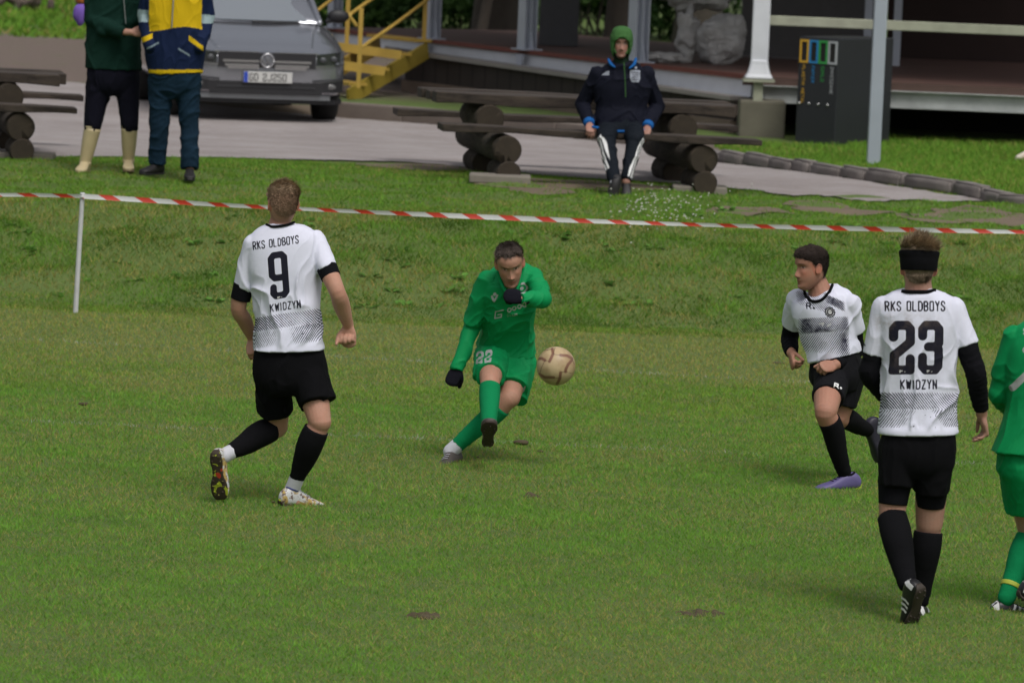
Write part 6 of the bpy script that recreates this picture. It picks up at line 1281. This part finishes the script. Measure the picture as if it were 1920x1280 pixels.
# ================================================================== CAR
def car():
    th = R(12); fwd = np.array([math.sin(th), -math.cos(th), 0]); rt = np.array([math.cos(th), math.sin(th), 0])
    fc = P(496, 231, 56.2); zc = gz(fc[0], fc[1] + 1); fc[2] = zc + .07; root = thing('car', 'silver grey estate car parked nose first beside the yellow stairs', 'car', fc - fwd * 2.3)
    L = lambda x, y, z: fc + rt * x - fwd * y + Z3 * z
    b = NB('silver_paint'); o = b.obj(); b.set((.34, .35, .385), .20, .78); b.b.inputs['Coat Weight'].default_value = .6; b.b.inputs['Coat Roughness'].default_value = .06; paint = b.m
    blackp = simple('black_plastic', (.012, .012, .014), .55, var=.1); darkp = simple('grey_cladding', (.035, .036, .04), .6, var=.1); chrome = simple('chrome', (.62, .62, .64), .18, 1, var=.03)
    glass = NB('windscreen_glass'); glass.set((.34, .37, .40), .04, .55); glass.b.inputs['Coat Weight'].default_value = 1; glass.b.inputs['Specular IOR Level'].default_value = .9; glass = glass.m
    ST = [(0, .50, .30, .60), (.015, .62, .26, .64), (.05, .73, .22, .675), (.12, .81, .20, .70), (.24, .865, .19, .735), (.42, .90, .19, .79), (.7, .915, .19, .86), (1.0, .915, .20, .925), (1.25, .915, .20, .965), (1.8, .915, .2, .985), (2.8, .915, .2, 1.0), (3.8, .905, .2, 1.0), (4.4, .88, .22, .99), (4.68, .80, .28, .95), (4.75, .66, .40, .85)]
    C = np.array([L(0, y, (a + c) / 2) for y, w_, a, c in ST]); U = np.array([rt * w_ for y, w_, a, c in ST]); W = np.array([Z3 * (c - a) / 2 for y, w_, a, c in ST]); C, U, W = (catmull(a, 4) for a in (C, U, W))
    V, F = rings_mesh(C, U, W, 64, 5.5); body = mk('body', V, F, paint, root)
    # bonnet creases
    for sx in (-1, 1):
        V, F = tube([L(sx * .50, .16, .712), L(sx * .58, .6, .838), L(sx * .66, 1.0, .918), L(sx * .70, 1.2, .95)], [.012] * 4, 5, 8); mk('bonnet_crease', V, F, paint, body)
    # greenhouse
    GS = [(1.12, .74, .93, .965), (1.45, .72, .93, 1.20), (1.8, .675, .95, 1.385), (2.1, .64, .95, 1.445), (2.8, .63, .95, 1.465), (3.6, .62, .95, 1.43), (4.2, .62, .95, 1.32), (4.62, .68, .95, 1.02)]
    C = np.array([L(0, y, (a + c) / 2) for y, w_, a, c in GS]); U = np.array([rt * w_ for y, w_, a, c in GS]); W = np.array([Z3 * (c - a) / 2 for y, w_, a, c in GS]); V, F = rings_mesh(catmull(C, 4), catmull(U, 4), catmull(W, 4), 48, 5); mk('cabin', V, F, paint, root)
    ws = []; 
    for i in range(9):
        t = i / 8; y = 1.13 + t * .66; z = .955 + t * .445; hw = .70 - t * .11
        for j in range(13): u = -1 + j / 6; ws.append(L(u * hw, y - .0 - .05 + .07 * u * u, z + .018))
    mk('windscreen', ws, [(i * 13 + j, i * 13 + j + 1, (i + 1) * 13 + j + 1, (i + 1) * 13 + j) for i in range(8) for j in range(12)], glass, root)
    for sx in (-1, 1):
        V, F = tube([L(sx * .745, 1.14, .965), L(sx * .70, 1.45, 1.19), L(sx * .655, 1.80, 1.405), L(sx * .62, 2.2, 1.46)], [.034, .030, .030, .03], 5, 10); mk('window_pillar', V, F, paint, root)
        mb = MB(); mb.add(*prism([L(sx * .735, 1.5, 1.0), L(sx * .735, 4.0, 1.02), L(sx * .655, 3.8, 1.32), L(sx * .665, 2.2, 1.37), L(sx * .69, 1.85, 1.31)], rt * sx * .012)); mb.mk('side_window', glass, root)
    V, F = tube([L(0, 1.04, .955), L(.3, 1.06, .952), L(.62, 1.16, .955)], [.012] * 3, 4, 8); mk('wiper', V, F, blackp, root)
    xs_, ys_ = [.50, .62, .73, .81, .865, .90, .92], [0, .015, .05, .12, .24, .42, .8]
    yf = lambda x, z=.5: np.interp(abs(x), xs_, ys_) + (.10 * max(0, (z - .60)) / .1 if z > .6 else 0) * .6 + (max(0, .30 - z) * .5)
    def strip(x0, x1, z0, z1, out, mat, name, parent, zs=None, n=16, th_=.02, taper=None):
        V = []; 
        for i in range(n + 1):
            t = i / n; x = x0 + (x1 - x0) * t; a, c = z0, z1
            if taper: a = z0 + taper[0] * t; c = z1 + taper[1] * t
            y = yf(x, (a + c) / 2) - out; V += [L(x, y, a), L(x, y + .012 * 0, c), L(x, y + th_, c), L(x, y + th_, a)]
        F = []
        for i in range(n):
            for j in range(4): F.append((i * 4 + j, i * 4 + (j + 1) % 4, i * 4 + 4 + (j + 1) % 4, i * 4 + 4 + j))
        F += [(0, 1, 2, 3), (n * 4 + 3, n * 4 + 2, n * 4 + 1, n * 4)]; o = mk(name, V, F, mat, parent, False); return o
    gr = strip(-.52, .52, .515, .675, .022, blackp, 'grille', root)
    for z, hw in ((.668, .56), (.625, .50), (.582, .47), (.540, .45), (.513, .42)): 
        strip(-hw, -.085, z - .013, z + .013, .034, chrome, 'grille_bar', gr, th_=.012); strip(.085, hw, z - .013, z + .013, .034, chrome, 'grille_bar', gr, th_=.012)
    # emblem: ring with letters
    em = L(0, -.045, .594); C_ = [em + rt * .070 * math.cos(a) + Z3 * .070 * math.sin(a) for a in np.linspace(0, 6.283, 25)]; V, F = tube(C_, [.008] * 25, 1, 8, round_ends=(False, False)); eo = mk('emblem', V, F, chrome, root)
    mb = MB(); mb.add(*ellipsoid(em + fwd * -.012, (.07, .012, .07), rot=[rt, fwd, Z3])); mb.mk('emblem_disc', simple('emblem_back', (.16, .17, .19), .4, .3), eo, True)
    mb = MB()
    for a, c in (((-.032, .055), (-.004, .010)), ((-.004, .010), (.004, .010)), ((.004, .010), (.032, .055)), ((-.058, .025), (-.03, -.052)), ((-.03, -.052), (.0, .0)), ((.0, .0), (.03, -.052)), ((.03, -.052), (.058, .025))):
        mb.add(*beam(em + rt * a[0] + Z3 * a[1] + fwd * .006, em + rt * c[0] + Z3 * c[1] + fwd * .006, .008, .009, fwd))
    mb.mk('emblem_mark', chrome, eo)
    lens = NB('headlight_lens'); lens.set((.03, .032, .036), .08, .1); lens.b.inputs['Coat Weight'].default_value = 1; lens = lens.m
    for sx in (-1, 1):
        h = strip(sx * .53, sx * .895, .545, .672, .020, lens, 'headlight', root, taper=(.035, .035), th_=.06)
        mb = MB(); 
        for x in (.60, .72): mb.add(*ellipsoid(L(sx * x, yf(x) - .024, .615 + (x - .6) * .1), (.036, .010, .028), rot=[rt, fwd, Z3]))
        mb.mk('reflector', simple('reflector', (.07, .075, .08), .3, .3), h, True)
        strip(sx * .52, sx * .89, .535, .548, .024, simple('drl_chrome', (.42, .43, .44), .2, 1), 'light_trim', h, taper=(.03, .03))
        fl_ = strip(sx * .60, sx * .86, .27, .375, .012, blackp, 'fog_light_recess', root, taper=(.0, .02))
        mb = MB(); mb.add(*ellipsoid(L(sx * .70, yf(.7) - .014, .33), (.055, .01, .028), rot=[rt, fwd, Z3])); mb.mk('fog_light', simple('fog_lens', (.14, .14, .14), .15, .3), fl_, True)
        # mirror
        mv, mf = ellipsoid(L(sx * 1.0, 1.45, 1.03), (.12, .06, .075), rot=[rt, fwd, Z3]); mo = mk('wing_mirror', mv, mf, blackp, root)
        V, F = tube([L(sx * .88, 1.46, .97), L(sx * .97, 1.45, 1.0)], [.025, .03], 2, 8); mk('mirror_arm', V, F, blackp, mo)
        for yy in (.92, 3.72):
            c = L(sx * .79, yy, .325 - .07); V, F = tube([c - rt * .11, c - rt * .09, c + rt * .09, c + rt * .11], [.30, .325, .325, .30], 2, 36, round_ends=(False, False)); wo = mk('wheel', V, F, simple('tyre', (.012, .012, .012), .85, var=.2), root)
            V, F = tube([c + rt * sx * .10, c + rt * sx * .118], [.20, .17], 1, 30, round_ends=(False, False)); mk('rim', V, F, simple('alloy', (.4, .4, .42), .3, .8), wo)
        strip(sx * .50, sx * .90, .375, .40, .018, darkp, 'bumper_crease', root, taper=(.03, .03))
    low = strip(-.60, .60, .24, .37, .012, blackp, 'lower_intake', root)
    for z in (.275, .315): strip(-.52, .52, z - .006, z + .006, .022, darkp, 'intake_slat', low, th_=.01)
    strip(-.70, .70, .185, .235, .02, simple('skid_silver', (.22, .23, .24), .4, .5), 'skid_plate', root)
    strip(-.88, .88, .14, .19, .0, blackp, 'front_lip', root, th_=.2)
    pc = L(.0, -.045, .418) + rt * .01; pm = MB(); pm.add(*box(pc, .52, .012, .114, [rt, fwd, Z3])); po_ = pm.mk('number_plate', simple('plate_white', (.52, .52, .50), .5, var=.05), root); bevel(po_, .004)
    mb = MB(); mb.add(*box(pc + fwd * .0065 - rt * .235, .044, .004, .110, [rt, fwd, Z3])); mb.mk('plate_blue_strip', simple('plate_blue', (.02, .06, .40), .5), po_)
    mb = MB(); sg, wt = glyphs('GD 2J250', 0, 0, .034, .072, .019)
    for a, c in sg:
        f3 = lambda s_: pc + fwd * .008 + rt * (s_[0] - .195) + Z3 * (s_[1] - .036)
        pa, pb = f3(a), f3(c)
        if np.linalg.norm(pa - pb) > 1e-4: mb.add(*beam(pa, pb, .009, .003, fwd))
    mb.mk('plate_lettering', blackp, po_)
car()
# ================================================================== SPECTATORS
def standing_green():
    s = Person(44.75, 'standing man in dark green fleece and cream rubber boots with arms folded', skin=(.42, .24, .18), voxel=.007); p = s.p
    s.head(p(212, -105, -.03), (.15, -.97, -.12), (0, -.05, 1)); s.beard = .3; s.limb([p(212, -100, 0), p(212, -78, 0), p(212, -60, 0)], [.055, .06, .08])
    TR = [(190, -66, 236, -66, .08, 0), (172, -50, 256, -50, .12, 0), (168, -10, 262, -10, .13, 0), (168, 50, 260, 50, .14, 0), (168, 110, 260, 110, .14, 0), (168, 150, 258, 150, .14, 0), (180, 170, 250, 170, .12, 0)]
    s.parts.append(s.torso(TR, -.015))
    shL = p(180, -45, 0); elL = p(172, 38, -.06); wrL = p(228, 60, -.27); shR = p(250, -45, 0); elR = p(262, 34, -.05); wrR = p(216, 50, -.13)
    for a, b_, c in ((shL, elL, wrL), (shR, elR, wrR)): s.limb([a, a * .5 + b_ * .5, b_, b_ * .5 + c * .5, c], [.055, .05, .045, .042, .03])
    s.hand(p(246, 61, -.28), p(270, 62, -.28) - p(246, 62, -.28), (-.2, .9, -.3), 1, curl=(.5, .5, .4)); s.limb([wrL, p(246, 61, -.28)], [.03, .028])
    s.hand(wrR, (-.5, .8, .1), (-1, 0, 0), 1)
    hL = p(188, 145, 0); hR = p(238, 145, 0); kL = p(176, 228, -.03); kR = p(243, 228, -.03); aL = p(160, 303, 0); aR = p(241, 299, .05)
    for a, b_, c in ((hL, kL, aL), (hR, kR, aR)): s.leg(a, b_, c, (0, -1, 0))
    s.hl = HL_SHORT; s.scalp = (.2, .18, .16); s.finish((*GG(200, 318)[:2], .6)); hair(s, (.18, .17, .16), .012, .004, ns=1500)
    grn = fabric('dark_green_fleece', (.006, .026, .019), .95, .5, .3); nv = fabric('navy_trousers', (.006, .006, .013), .9, .3, .05)
    SR = [(196, -68, 230, -68, .09, 0), (180, -58, 248, -58, .12, 0), (164, -45, 264, -45, .13, 0), (160, -10, 266, -10, .15, 0), (160, 50, 265, 50, .16, 0), (160, 95, 263, 95, .165, 0), (159, 128, 265, 132, .17, 0)]
    parts = [s.torso(SR, 0)]
    for a, b_, c in ((shL, elL, wrL), (shR, elR, wrR)): parts += [s.cover(a, b_, -.05, 1, .085, .07, end=True), s.cover(b_, c, 0, 1.08 if a is shL else 1.5, .068, .052, end=a is shR)]
    garment(s, 'fleece_jacket', parts, .008, grn, 8, .014, 5, (.3, 0, .6), .4, 3)
    V, F = tube([p(228, -58, -.17), p(232, 0, -.18), p(236, 45, -.19)], [.004] * 3, 4, 6); mk('zip', V, F, simple('zip_metal', (.35, .36, .36), .4, .6), s.o)
    parts = [s.torso([(166, 118, 258, 118, .145, 0), (162, 140, 262, 140, .16, 0), (170, 165, 256, 165, .14, 0), (190, 180, 240, 180, .1, 0)], 0), s.cover(hL, kL, 0, 1.05, .115, .080, end=True), s.cover(kL, aL, -.05, .22, .082, .074), s.cover(hR, kR, 0, 1.05, .115, .080, end=True), s.cover(kR, aR, -.05, .22, .082, .074)]
    garment(s, 'trousers', parts, .008, nv, 8, .012, 6, (0, 0, 1), .4, 5)
    rub = simple('cream_rubber', (.50, .41, .24), .45, var=.15, scale=8)
    for k_, a_, dy, tx in ((kL, aL, 0, -.12), (kR, aR, .05, .12)):
        t0 = k_ * .85 + a_ * .15; q, rr = [t0, k_ * .4 + a_ * .6, a_ * .95 + k_ * .05, a_ - Z3 * .01], [.072, .062, .050, .052]; mb = MB(); V, F = tube(q, rr, 6, 22, round_ends=(False, True)); o = mk('rubber_boot', V, F, rub, s.o)
        V, F = tube([t0 - Z3 * .0, t0 + Z3 * .012], [.0745, .0745], 1, 22, round_ends=(False, False)); mk('boot_rim', V, F, rub, o)
        boot(s, a_ - Z3 * .005, (tx, -1, -.02), (0, 0, 1), rub, simple('boot_heel_sole', (.20, .15, .08), .6), name='boot_foot', sc=1.08, studs=False)
def standing_yellow():
    s = Person(44.4, 'standing man in yellow and navy jacket and blue jeans, hands in his pockets', skin=(.42, .24, .18), voxel=.007); p = s.p
    s.head(p(335, -125, -.02), (.1, -.98, -.1), (0, 0, 1)); s.limb([p(334, -118, 0), p(333, -95, 0), p(332, -76, 0)], [.055, .06, .085])
    TR = [(305, -84, 355, -84, .08, 0), (285, -65, 378, -65, .12, 0), (280, -20, 382, -20, .13, 0), (280, 50, 380, 50, .14, 0), (280, 110, 376, 110, .14, 0), (282, 150, 372, 150, .14, 0), (292, 172, 364, 172, .12, 0)]
    s.parts.append(s.torso(TR, -.015))
    shL = p(290, -58, 0); elL = p(272, 28, .03); wrL = p(282, 84, -.10); shR = p(374, -58, 0); elR = p(388, 32, .03); wrR = p(374, 86, -.10)
    for a, b_, c in ((shL, elL, wrL), (shR, elR, wrR)): s.limb([a, a * .5 + b_ * .5, b_, b_ * .5 + c * .5, c], [.055, .05, .045, .042, .03])
    s.hand(wrL, (.75, .45, -.4), (0, 1, 0), 1); s.hand(wrR, (-.75, .45, -.4), (0, 1, 0), -1)
    hL = p(303, 150, 0); hR = p(352, 150, 0); kL = p(298, 235, -.03); kR = p(355, 240, -.03); aL = p(294, 308, 0); aR = p(356, 318, -.12)
    for a, b_, c in ((hL, kL, aL), (hR, kR, aR)): s.leg(a, b_, c, (0, -1, 0))
    s.hl = HL_SHORT; s.scalp = (.2, .18, .16); s.finish((*GG(325, 328)[:2], .6)); hair(s, (.12, .10, .09), .012, .004, ns=1500)
    nv = (.006, .014, .048); yw = (.60, .40, .008)
    b = NB('yellow_navy_jacket'); a = b.attr('col').outputs['Color']; b.set(a, .8); b.b.inputs['Specular IOR Level'].default_value = .15; o_ = b.obj(); b.bump(b.noise(30, 4, .6, vec=o_, dist=.8), .25, .006); jm = b.m
    SR = [(312, -88, 352, -88, .09, 0), (296, -78, 366, -78, .12, 0), (278, -60, 384, -60, .13, 0), (274, -10, 388, -10, .155, 0), (274, 50, 386, 50, .165, 0), (272, 95, 385, 95, .17, 0), (276, 125, 380, 125, .165, 0), (277, 138, 379, 137, .165, 0)]
    parts = [s.torso(SR, 0)]
    for a, b_, c in ((shL, elL, wrL), (shR, elR, wrR)): parts += [s.cover(a, b_, -.05, 1, .085, .072, end=True), s.cover(b_, c, 0, 1.05, .070, .058, end=True)]
    def at(V, N):
        x, y = proj(V); c = np.tile(np.array(nv), (len(V), 1)); yel_ = (x > 279) & (x < 384 - (y + 60) * .02) & (y < 55 + 4 * np.sin(x * .05)) & (y > -62) & (V[:, 1] < s.D + .02)
        arm = (x < 280 + (y < 0) * 2) | (x > 379); c[yel_ & ~arm] = yw; refl = arm & (y > 18 + (x - 262) * .08) & (y < 42 + (x - 262) * .02); c[refl & ((x < 279) | (x > 376))] = (.26, .34, .36)
        hemm = (y > 131) & (y < 139); c[hemm] = yw; pk1 = (np.abs(y - (72 - (x - 275) * .45)) < 5) & (x > 257) & (x < 286); pk2 = (np.abs(y - (82 + (x - 368) * .75)) < 5) & (x > 354) & (x < 382); c[pk1 | pk2] = yw
        l1 = (np.abs(y - (92 - (x - 275) * .5)) < 1.8) & (x > 275) & (x < 298); l2 = (np.abs(y - (92 + (x - 335) * .6)) < 1.8) & (x > 334) & (x < 357); c[l1 | l2] = (.20, .26, .30)
        return {'col': c}
    garment(s, 'work_jacket', parts, .0055, jm, 10, .012, 5, (.2, 0, .8), .4, 13, attrs=at)
    V, F = tube([p(327, -75, -.18), p(325, 0, -.185), p(322, 52, -.19)], [.006] * 3, 4, 6); mk('zip', V, F, simple('zip_metal', (.35, .36, .36), .4, .6), s.o)
    den = fabric('blue_jeans', (.007, .021, .038), .9, .5, var=.35)
    parts = [s.torso([(284, 124, 374, 124, .145, 0), (280, 145, 375, 145, .155, 0), (284, 168, 370, 168, .14, 0), (305, 185, 350, 185, .1, 0)], 0), s.cover(hL, kL, 0, 1.02, .112, .082, end=True), s.cover(kL, aL, -.02, .99, .080, .072), s.cover(hR, kR, 0, 1.02, .112, .082, end=True), s.cover(kR, aR, -.02, .99, .080, .072)]
    garment(s, 'jeans', parts, .008, den, 8, .012, 7, (1, 0, .5), .4, 5)
    bs = simple('black_shoe', (.012, .011, .012), .6)
    boot(s, aL + Z3 * .0, (-.55, -.83, 0), (0, 0, 1), bs, bs, name='shoe', sc=1.05, studs=False); boot(s, aR, (.1, -1, 0), (0, 0, 1), bs, bs, name='shoe', sc=1.05, studs=False)
def seated():
    s = Person(45.35, 'man in navy tracksuit and green hood sitting on the log bench with crossed ankles', skin=(.33, .19, .15), voxel=.005); s.beard = .45; s.brow = (.04, .03, .025); p = s.p
    s.head(p(1165, 84, -.06), (.02, -.99, -.05), (.02, -.05, 1), .96); s.limb([p(1165, 90, -.02), p(1165, 110, 0), p(1166, 128, 0)], [.055, .06, .08])
    TR = [(1142, 122, 1190, 122, .08, 0), (1118, 138, 1212, 138, .11, 0), (1112, 165, 1216, 165, .13, -.02), (1118, 200, 1210, 200, .13, 0), (1120, 235, 1208, 236, .14, .02), (1130, 250, 1200, 250, .12, .0)]
    s.parts.append(s.torso(TR, -.02))
    shL = p(1120, 140, 0); elL = p(1092, 196, .10); wrL = p(1105, 232, -.14); shR = p(1212, 140, 0); elR = p(1231, 199, .10); wrR = p(1214, 237, -.14)
    for a, b_, c in ((shL, elL, wrL), (shR, elR, wrR)): s.limb([a, a * .5 + b_ * .5, b_, b_ * .5 + c * .5, c], [.052, .046, .041, .038, .028])
    s.hand(wrL, (.1, -.6, -.5), (0, -.3, -.9), 1, curl=(.5, .6, .4)); s.hand(wrR, (-.1, -.6, -.5), (0, -.3, -.9), -1, curl=(.5, .6, .4))
    hL = p(1140, 240, -.02); hR = p(1188, 240, -.02); kL = p(1137, 261, -.42); kR = p(1190, 262, -.42); aL = p(1153, 345, -.84); aR = p(1174, 340, -.66)
    s.leg(hL, kL, aL, (0, -1, 0), (.085, .078, .058, .055, .038)); s.leg(hR, kR, aR, (0, -1, 0), (.085, .078, .058, .055, .038)); s.hl = HL_SHORT; s.scalp = (.05, .04, .03); s.finish(p(1165, 262, 0))
    hair(s, (.03, .02, .02), .008, .003, ns=600)
    nv = (.005, .006, .014)
    SR = [(1148, 114, 1184, 114, .085, 0), (1134, 121, 1198, 121, .11, 0), (1121, 138, 1212, 138, .12, 0), (1112, 165, 1220, 165, .135, -.01), (1116, 200, 1214, 202, .14, -.0), (1112, 225, 1214, 228, .155, -.02), (1117, 240, 1208, 243, .155, -.02)]
    parts = [s.torso(SR, 0)]
    for a, b_, c in ((shL, elL, wrL), (shR, elR, wrR)): parts += [s.cover(a, b_, -.02, 1, .070, .070, end=True), s.cover(b_, c, 0, .92, .068, .052)]
    fr = Frame2(s, (1165, 160), (100, 4), (0, -100))
    def at(V, N):
        uv = fr.uv(V); u, v = uv.T; fc = N @ -Fd > .2; ink = u * 0 - 1
        sh = np.minimum.reduce([.044 - np.abs(u - .115), (v - .075) + .052, .052 - (v - .075) - 0 * u, (v - .075) + .095 - np.abs(u - .115) * 1.6]); ink = np.maximum(ink, np.minimum(sh, .04 - np.abs(u - .115) * .7))
        for k in (.105, .085, .065, .045): ink = np.minimum(ink, np.abs(v - k - .004 * np.sin(u * 300)) - .0035 + (np.abs(u - .115) > .028) * .01)
        ink = np.maximum(ink, .012 - np.hypot(u - .122, v - .148))
        ink = np.maximum(ink, np.minimum.reduce([v - .075 - 0 * u, .105 - v - (u + .17) * -.1, (u + .175) * .9 - (v - .075) * 1.2, -.105 - u]))
        return {'ink': u * 0 - 1, 'ink2': np.where(fc, ink, -1), 'pat': np.stack([u, v, v * 0], 1), 'w1': u * 0, 'w2': u * 0, 'mud': u * 0}
    pm = printed('navy_tracksuit_top', nv, (.01, .01, .02), .8, i2=[.27, .29, .34])
    garment(s, 'track_jacket', parts, .006, pm, 8, .012, 6, (.3, 0, .5), .35, 23, attrs=at)
    blue = fabric('blue_trim', (.013, .10, .32), .85, .2)
    shell(s, 'collar_trim', [p(1141, 112, -.06), p(1145, 120, -.10), p(1152, 126, -.12)], [.012, .014, .009], blue); shell(s, 'collar_trim', [p(1192, 111, -.07), p(1189, 121, -.11), p(1181, 128, -.13)], [.012, .014, .009], blue)
    for w_, e_2 in ((wrL, elL), (wrR, elR)): V, F = s.cover(e_2, w_, .90, 1.04, .050, .044, start=False); mk('cuff', V, F, blue, s.o)
    shell(s, 'hem_trim', [p(1112, 238, -.19), p(1150, 246, -.21), p(1185, 246, -.21), p(1214, 244, -.17)], [.012] * 4, blue)
    # hood: shell round the head with a face opening
    hd = fabric('green_hood', (.05, .13, .04), .95, .5, .3); q = HV.copy(); x, y, z = q.T; inside = (((x / .056) ** 2 + ((z + .035) / .095) ** 2) < 1) & (y > .0)
    q2 = q + nrm_rows(q - [0, -.01, -.01]) * (.020 + .018 * sstep(.07, .12, z))[:, None]; q2[:, 2] -= .01 * (z < -.07); keep = ~inside & (z > -.112); idx = -np.ones(len(q), int); F = [f for f in HF if all(keep[i] for i in f)]; us = sorted({i for f in F for i in f}); idx[us] = range(len(us))
    V = q2[us] + nrm_rows(q2[us]) * (.004 * perlin(q2[us] * 25))[:, None]; V[:, 0] *= 1.05
    o = mk('hood', s.h2w(V), [tuple(int(idx[i]) for i in f) for f in F], hd, s.o); m_ = o.modifiers.new('t', 'SOLIDIFY'); m_.thickness = .010; m_.offset = 0
    rim = [s.h2w(np.array([[.062 * math.cos(a) * 1.03, .072 + .022 * (1 - abs(math.cos(a))) - .03 * abs(math.cos(a)), -.012 + .080 * math.sin(a)]]))[0] for a in np.linspace(-.9, 4.04, 25)]; V, F = tube(rim, [.0095] * 25, 1, 10, round_ends=(False, False)); mk('hood_rim', V, F, hd, s.o)
    V, F = tube([p(1165, 106, -.04), p(1165, 116, -.045), p(1166, 134, -.06)], [(.062, .05), (.068, .06), (.07, .05)], 4, 24, up=(0, 1, 0)); mk('hood_neck', V, F, fabric('dark_green_neck', (.008, .018, .010), .95, .4), s.o)
    shell(s, 'hood_cord', [p(1170, 118, -.18), p(1172, 150, -.185), p(1173, 182, -.19)], [.004] * 3, hd)
    tp_ = fabric('black_track_pants', (.009, .013, .020), .8, .3)
    parts = [s.torso([(1120, 228, 1208, 230, .15, -.02), (1118, 248, 1208, 250, .16, -.04), (1130, 258, 1198, 260, .12, -.04)], 0), s.cover(hL, kL, 0, 1.03, (.098, .095), (.078, .075), end=True), s.cover(kL, aL, -.02, .97, .076, .050), s.cover(hR, kR, 0, 1.03, (.098, .095), (.078, .075), end=True), s.cover(kR, aR, -.02, .97, .074, .050)]
    f2 = fr
    def at2(V, N):
        col = u0 = V[:, 0] * 0 - 1; ink = u0
        for (K, A, sx) in ((kL, aL, -1), (kR, aR, 1)):
            d = nrm(A - K); t = (V - K) @ d; side = np.cross(d, [0, 1, 0]); side = side * sx if side[0] * sx > 0 or True else side; side = nrm(side) * (1 if np.dot(side, [1, 0, 0]) * sx > 0 else -1); off = (V - K) - np.outer(t, d); rad = np.linalg.norm(off, axis=1) + 1e-6; fw = off[:, 1]; sd2 = off @ side
            for k in (-.35, .0, .35): ink = np.maximum(ink, np.where((sd2 > 0) & (t > .0) & (t < .40) & (rad < .1), .0032 - np.abs(fw - (-.03 + k * .035)), -1))
        return {'ink': ink * 0 - 1, 'ink2': ink, 'pat': V * 0, 'w1': ink * 0, 'w2': ink * 0, 'mud': ink * 0}
    garment(s, 'track_pants', parts, .005, printed('track_pants_printed', (.006, .009, .014), (.01, .01, .02), .8), 6, .009, 7, (0, 0, 1), .4, 25, attrs=at2)
    for k_, a_ in ((kL, aL), (kR, aR)): q, rr = s.legpts(k_, a_, (0, -1, 0), .88, 1.0, lambda t: .041, 3); shell(s, 'ankle_sock', q, rr, whitesock if k_ is kL else black, round_ends=(False, False))
    bs = simple('black_shoe', (.012, .011, .012), .6)
    boot(s, aL + [0, -.01, 0], (-.15, -.42, -.90), (0, -.8, .4), bs, bs, name='shoe', sc=1.3, studs=False); boot(s, aR, (.12, -.70, -.68), (0, -.6, .6), bs, bs, name='shoe', sc=1.0, studs=False)
standing_green(); standing_yellow(); seated()
# purple bag with orange top behind the man in green
q = P(150, 20, 46.6); root = thing('bag', 'purple bag with an orange top hanging beside the man in the green fleece', 'bag', q)
V, F = ellipsoid((0, 0, 0), (.058, .05, .10), 24, 18); V = V * (1 + .18 * perlin(V * 14))[:, None]; mk('bag_body', V + q + [0, 0, -.03], F, simple('purple_cloth', (.17, .09, .42), .8, var=.2), root)
V, F = ellipsoid((0, 0, 0), (.05, .045, .05), 20, 14); mk('bag_top', V + q + [.01, 0, .10], F, simple('orange_cloth', (.45, .14, .03), .8), root)
V, F = tube([q + [.0, 0, .1], q + [.05, 0, .35], q + [.12, -.02, .58]], [.008] * 3, 4, 8); mk('strap', V, F, simple('purple_cloth', (.17, .09, .42), .8), root)
# ------------------------------------------------------------------ dog lying at the right edge
def dog():
    q = GG(1930, 302); D_ = q[1]; b = NB('dog_fur'); o = b.pos(); f = b.noise(9, 4, vec=o); b.set(b.mix(b.mr(f, .5, .62), C4((.62, .55, .46)), C4((.42, .24, .13))), .9); b.bump(b.noise(120, 4, vec=o), .6, .01)
    h = lambda x, y, dy=0: P(x, y, D_ + dy); parts = [tube([h(1908, 297, -.05), h(1925, 290, 0), h(1942, 280, .03)], [.032, .045, .055], 5, 16), tube([h(1936, 282, 0), h(1952, 280, .02), h(1966, 286, .05)], [.06, .075, .08], 5, 18), tube([h(1960, 288, .02), h(1990, 285, .05), h(2040, 285, .08), h(2080, 288, .1)], [.09, .12, .125, .09], 5, 22),
             tube([h(1975, 298, -.05), h(1950, 307, -.12), h(1928, 308, -.15)], [.045, .032, .03], 4, 12), tube([h(1985, 302, 0), h(1960, 309, -.2), h(1940, 310, -.26)], [.045, .032, .03], 4, 12), tube([h(2070, 298, -.1), h(2040, 306, -.15), h(2020, 307, -.2)], [.07, .045, .03], 4, 12), tube([h(2085, 290, .1), h(2110, 300, .1), h(2130, 306, .05)], [.04, .025, .015], 4, 10),
             tube([h(1948, 270, -.02), h(1953, 282, -.07), h(1955, 292, -.08)], [(.03, .012), (.035, .014), (.02, .01)], 4, 12)]
    V, N, F = remesh(parts, .008, 4); d = mk('dog', V, F, b.m, loc=q); tag(d, 'white and tan dog lying on the lawn, only its muzzle inside the right edge', 'dog'); mk('nose', *ellipsoid(h(1905, 295, -.06), (.012, .012, .010)), simple('dog_nose', (.05, .03, .03), .4), d)
dog()
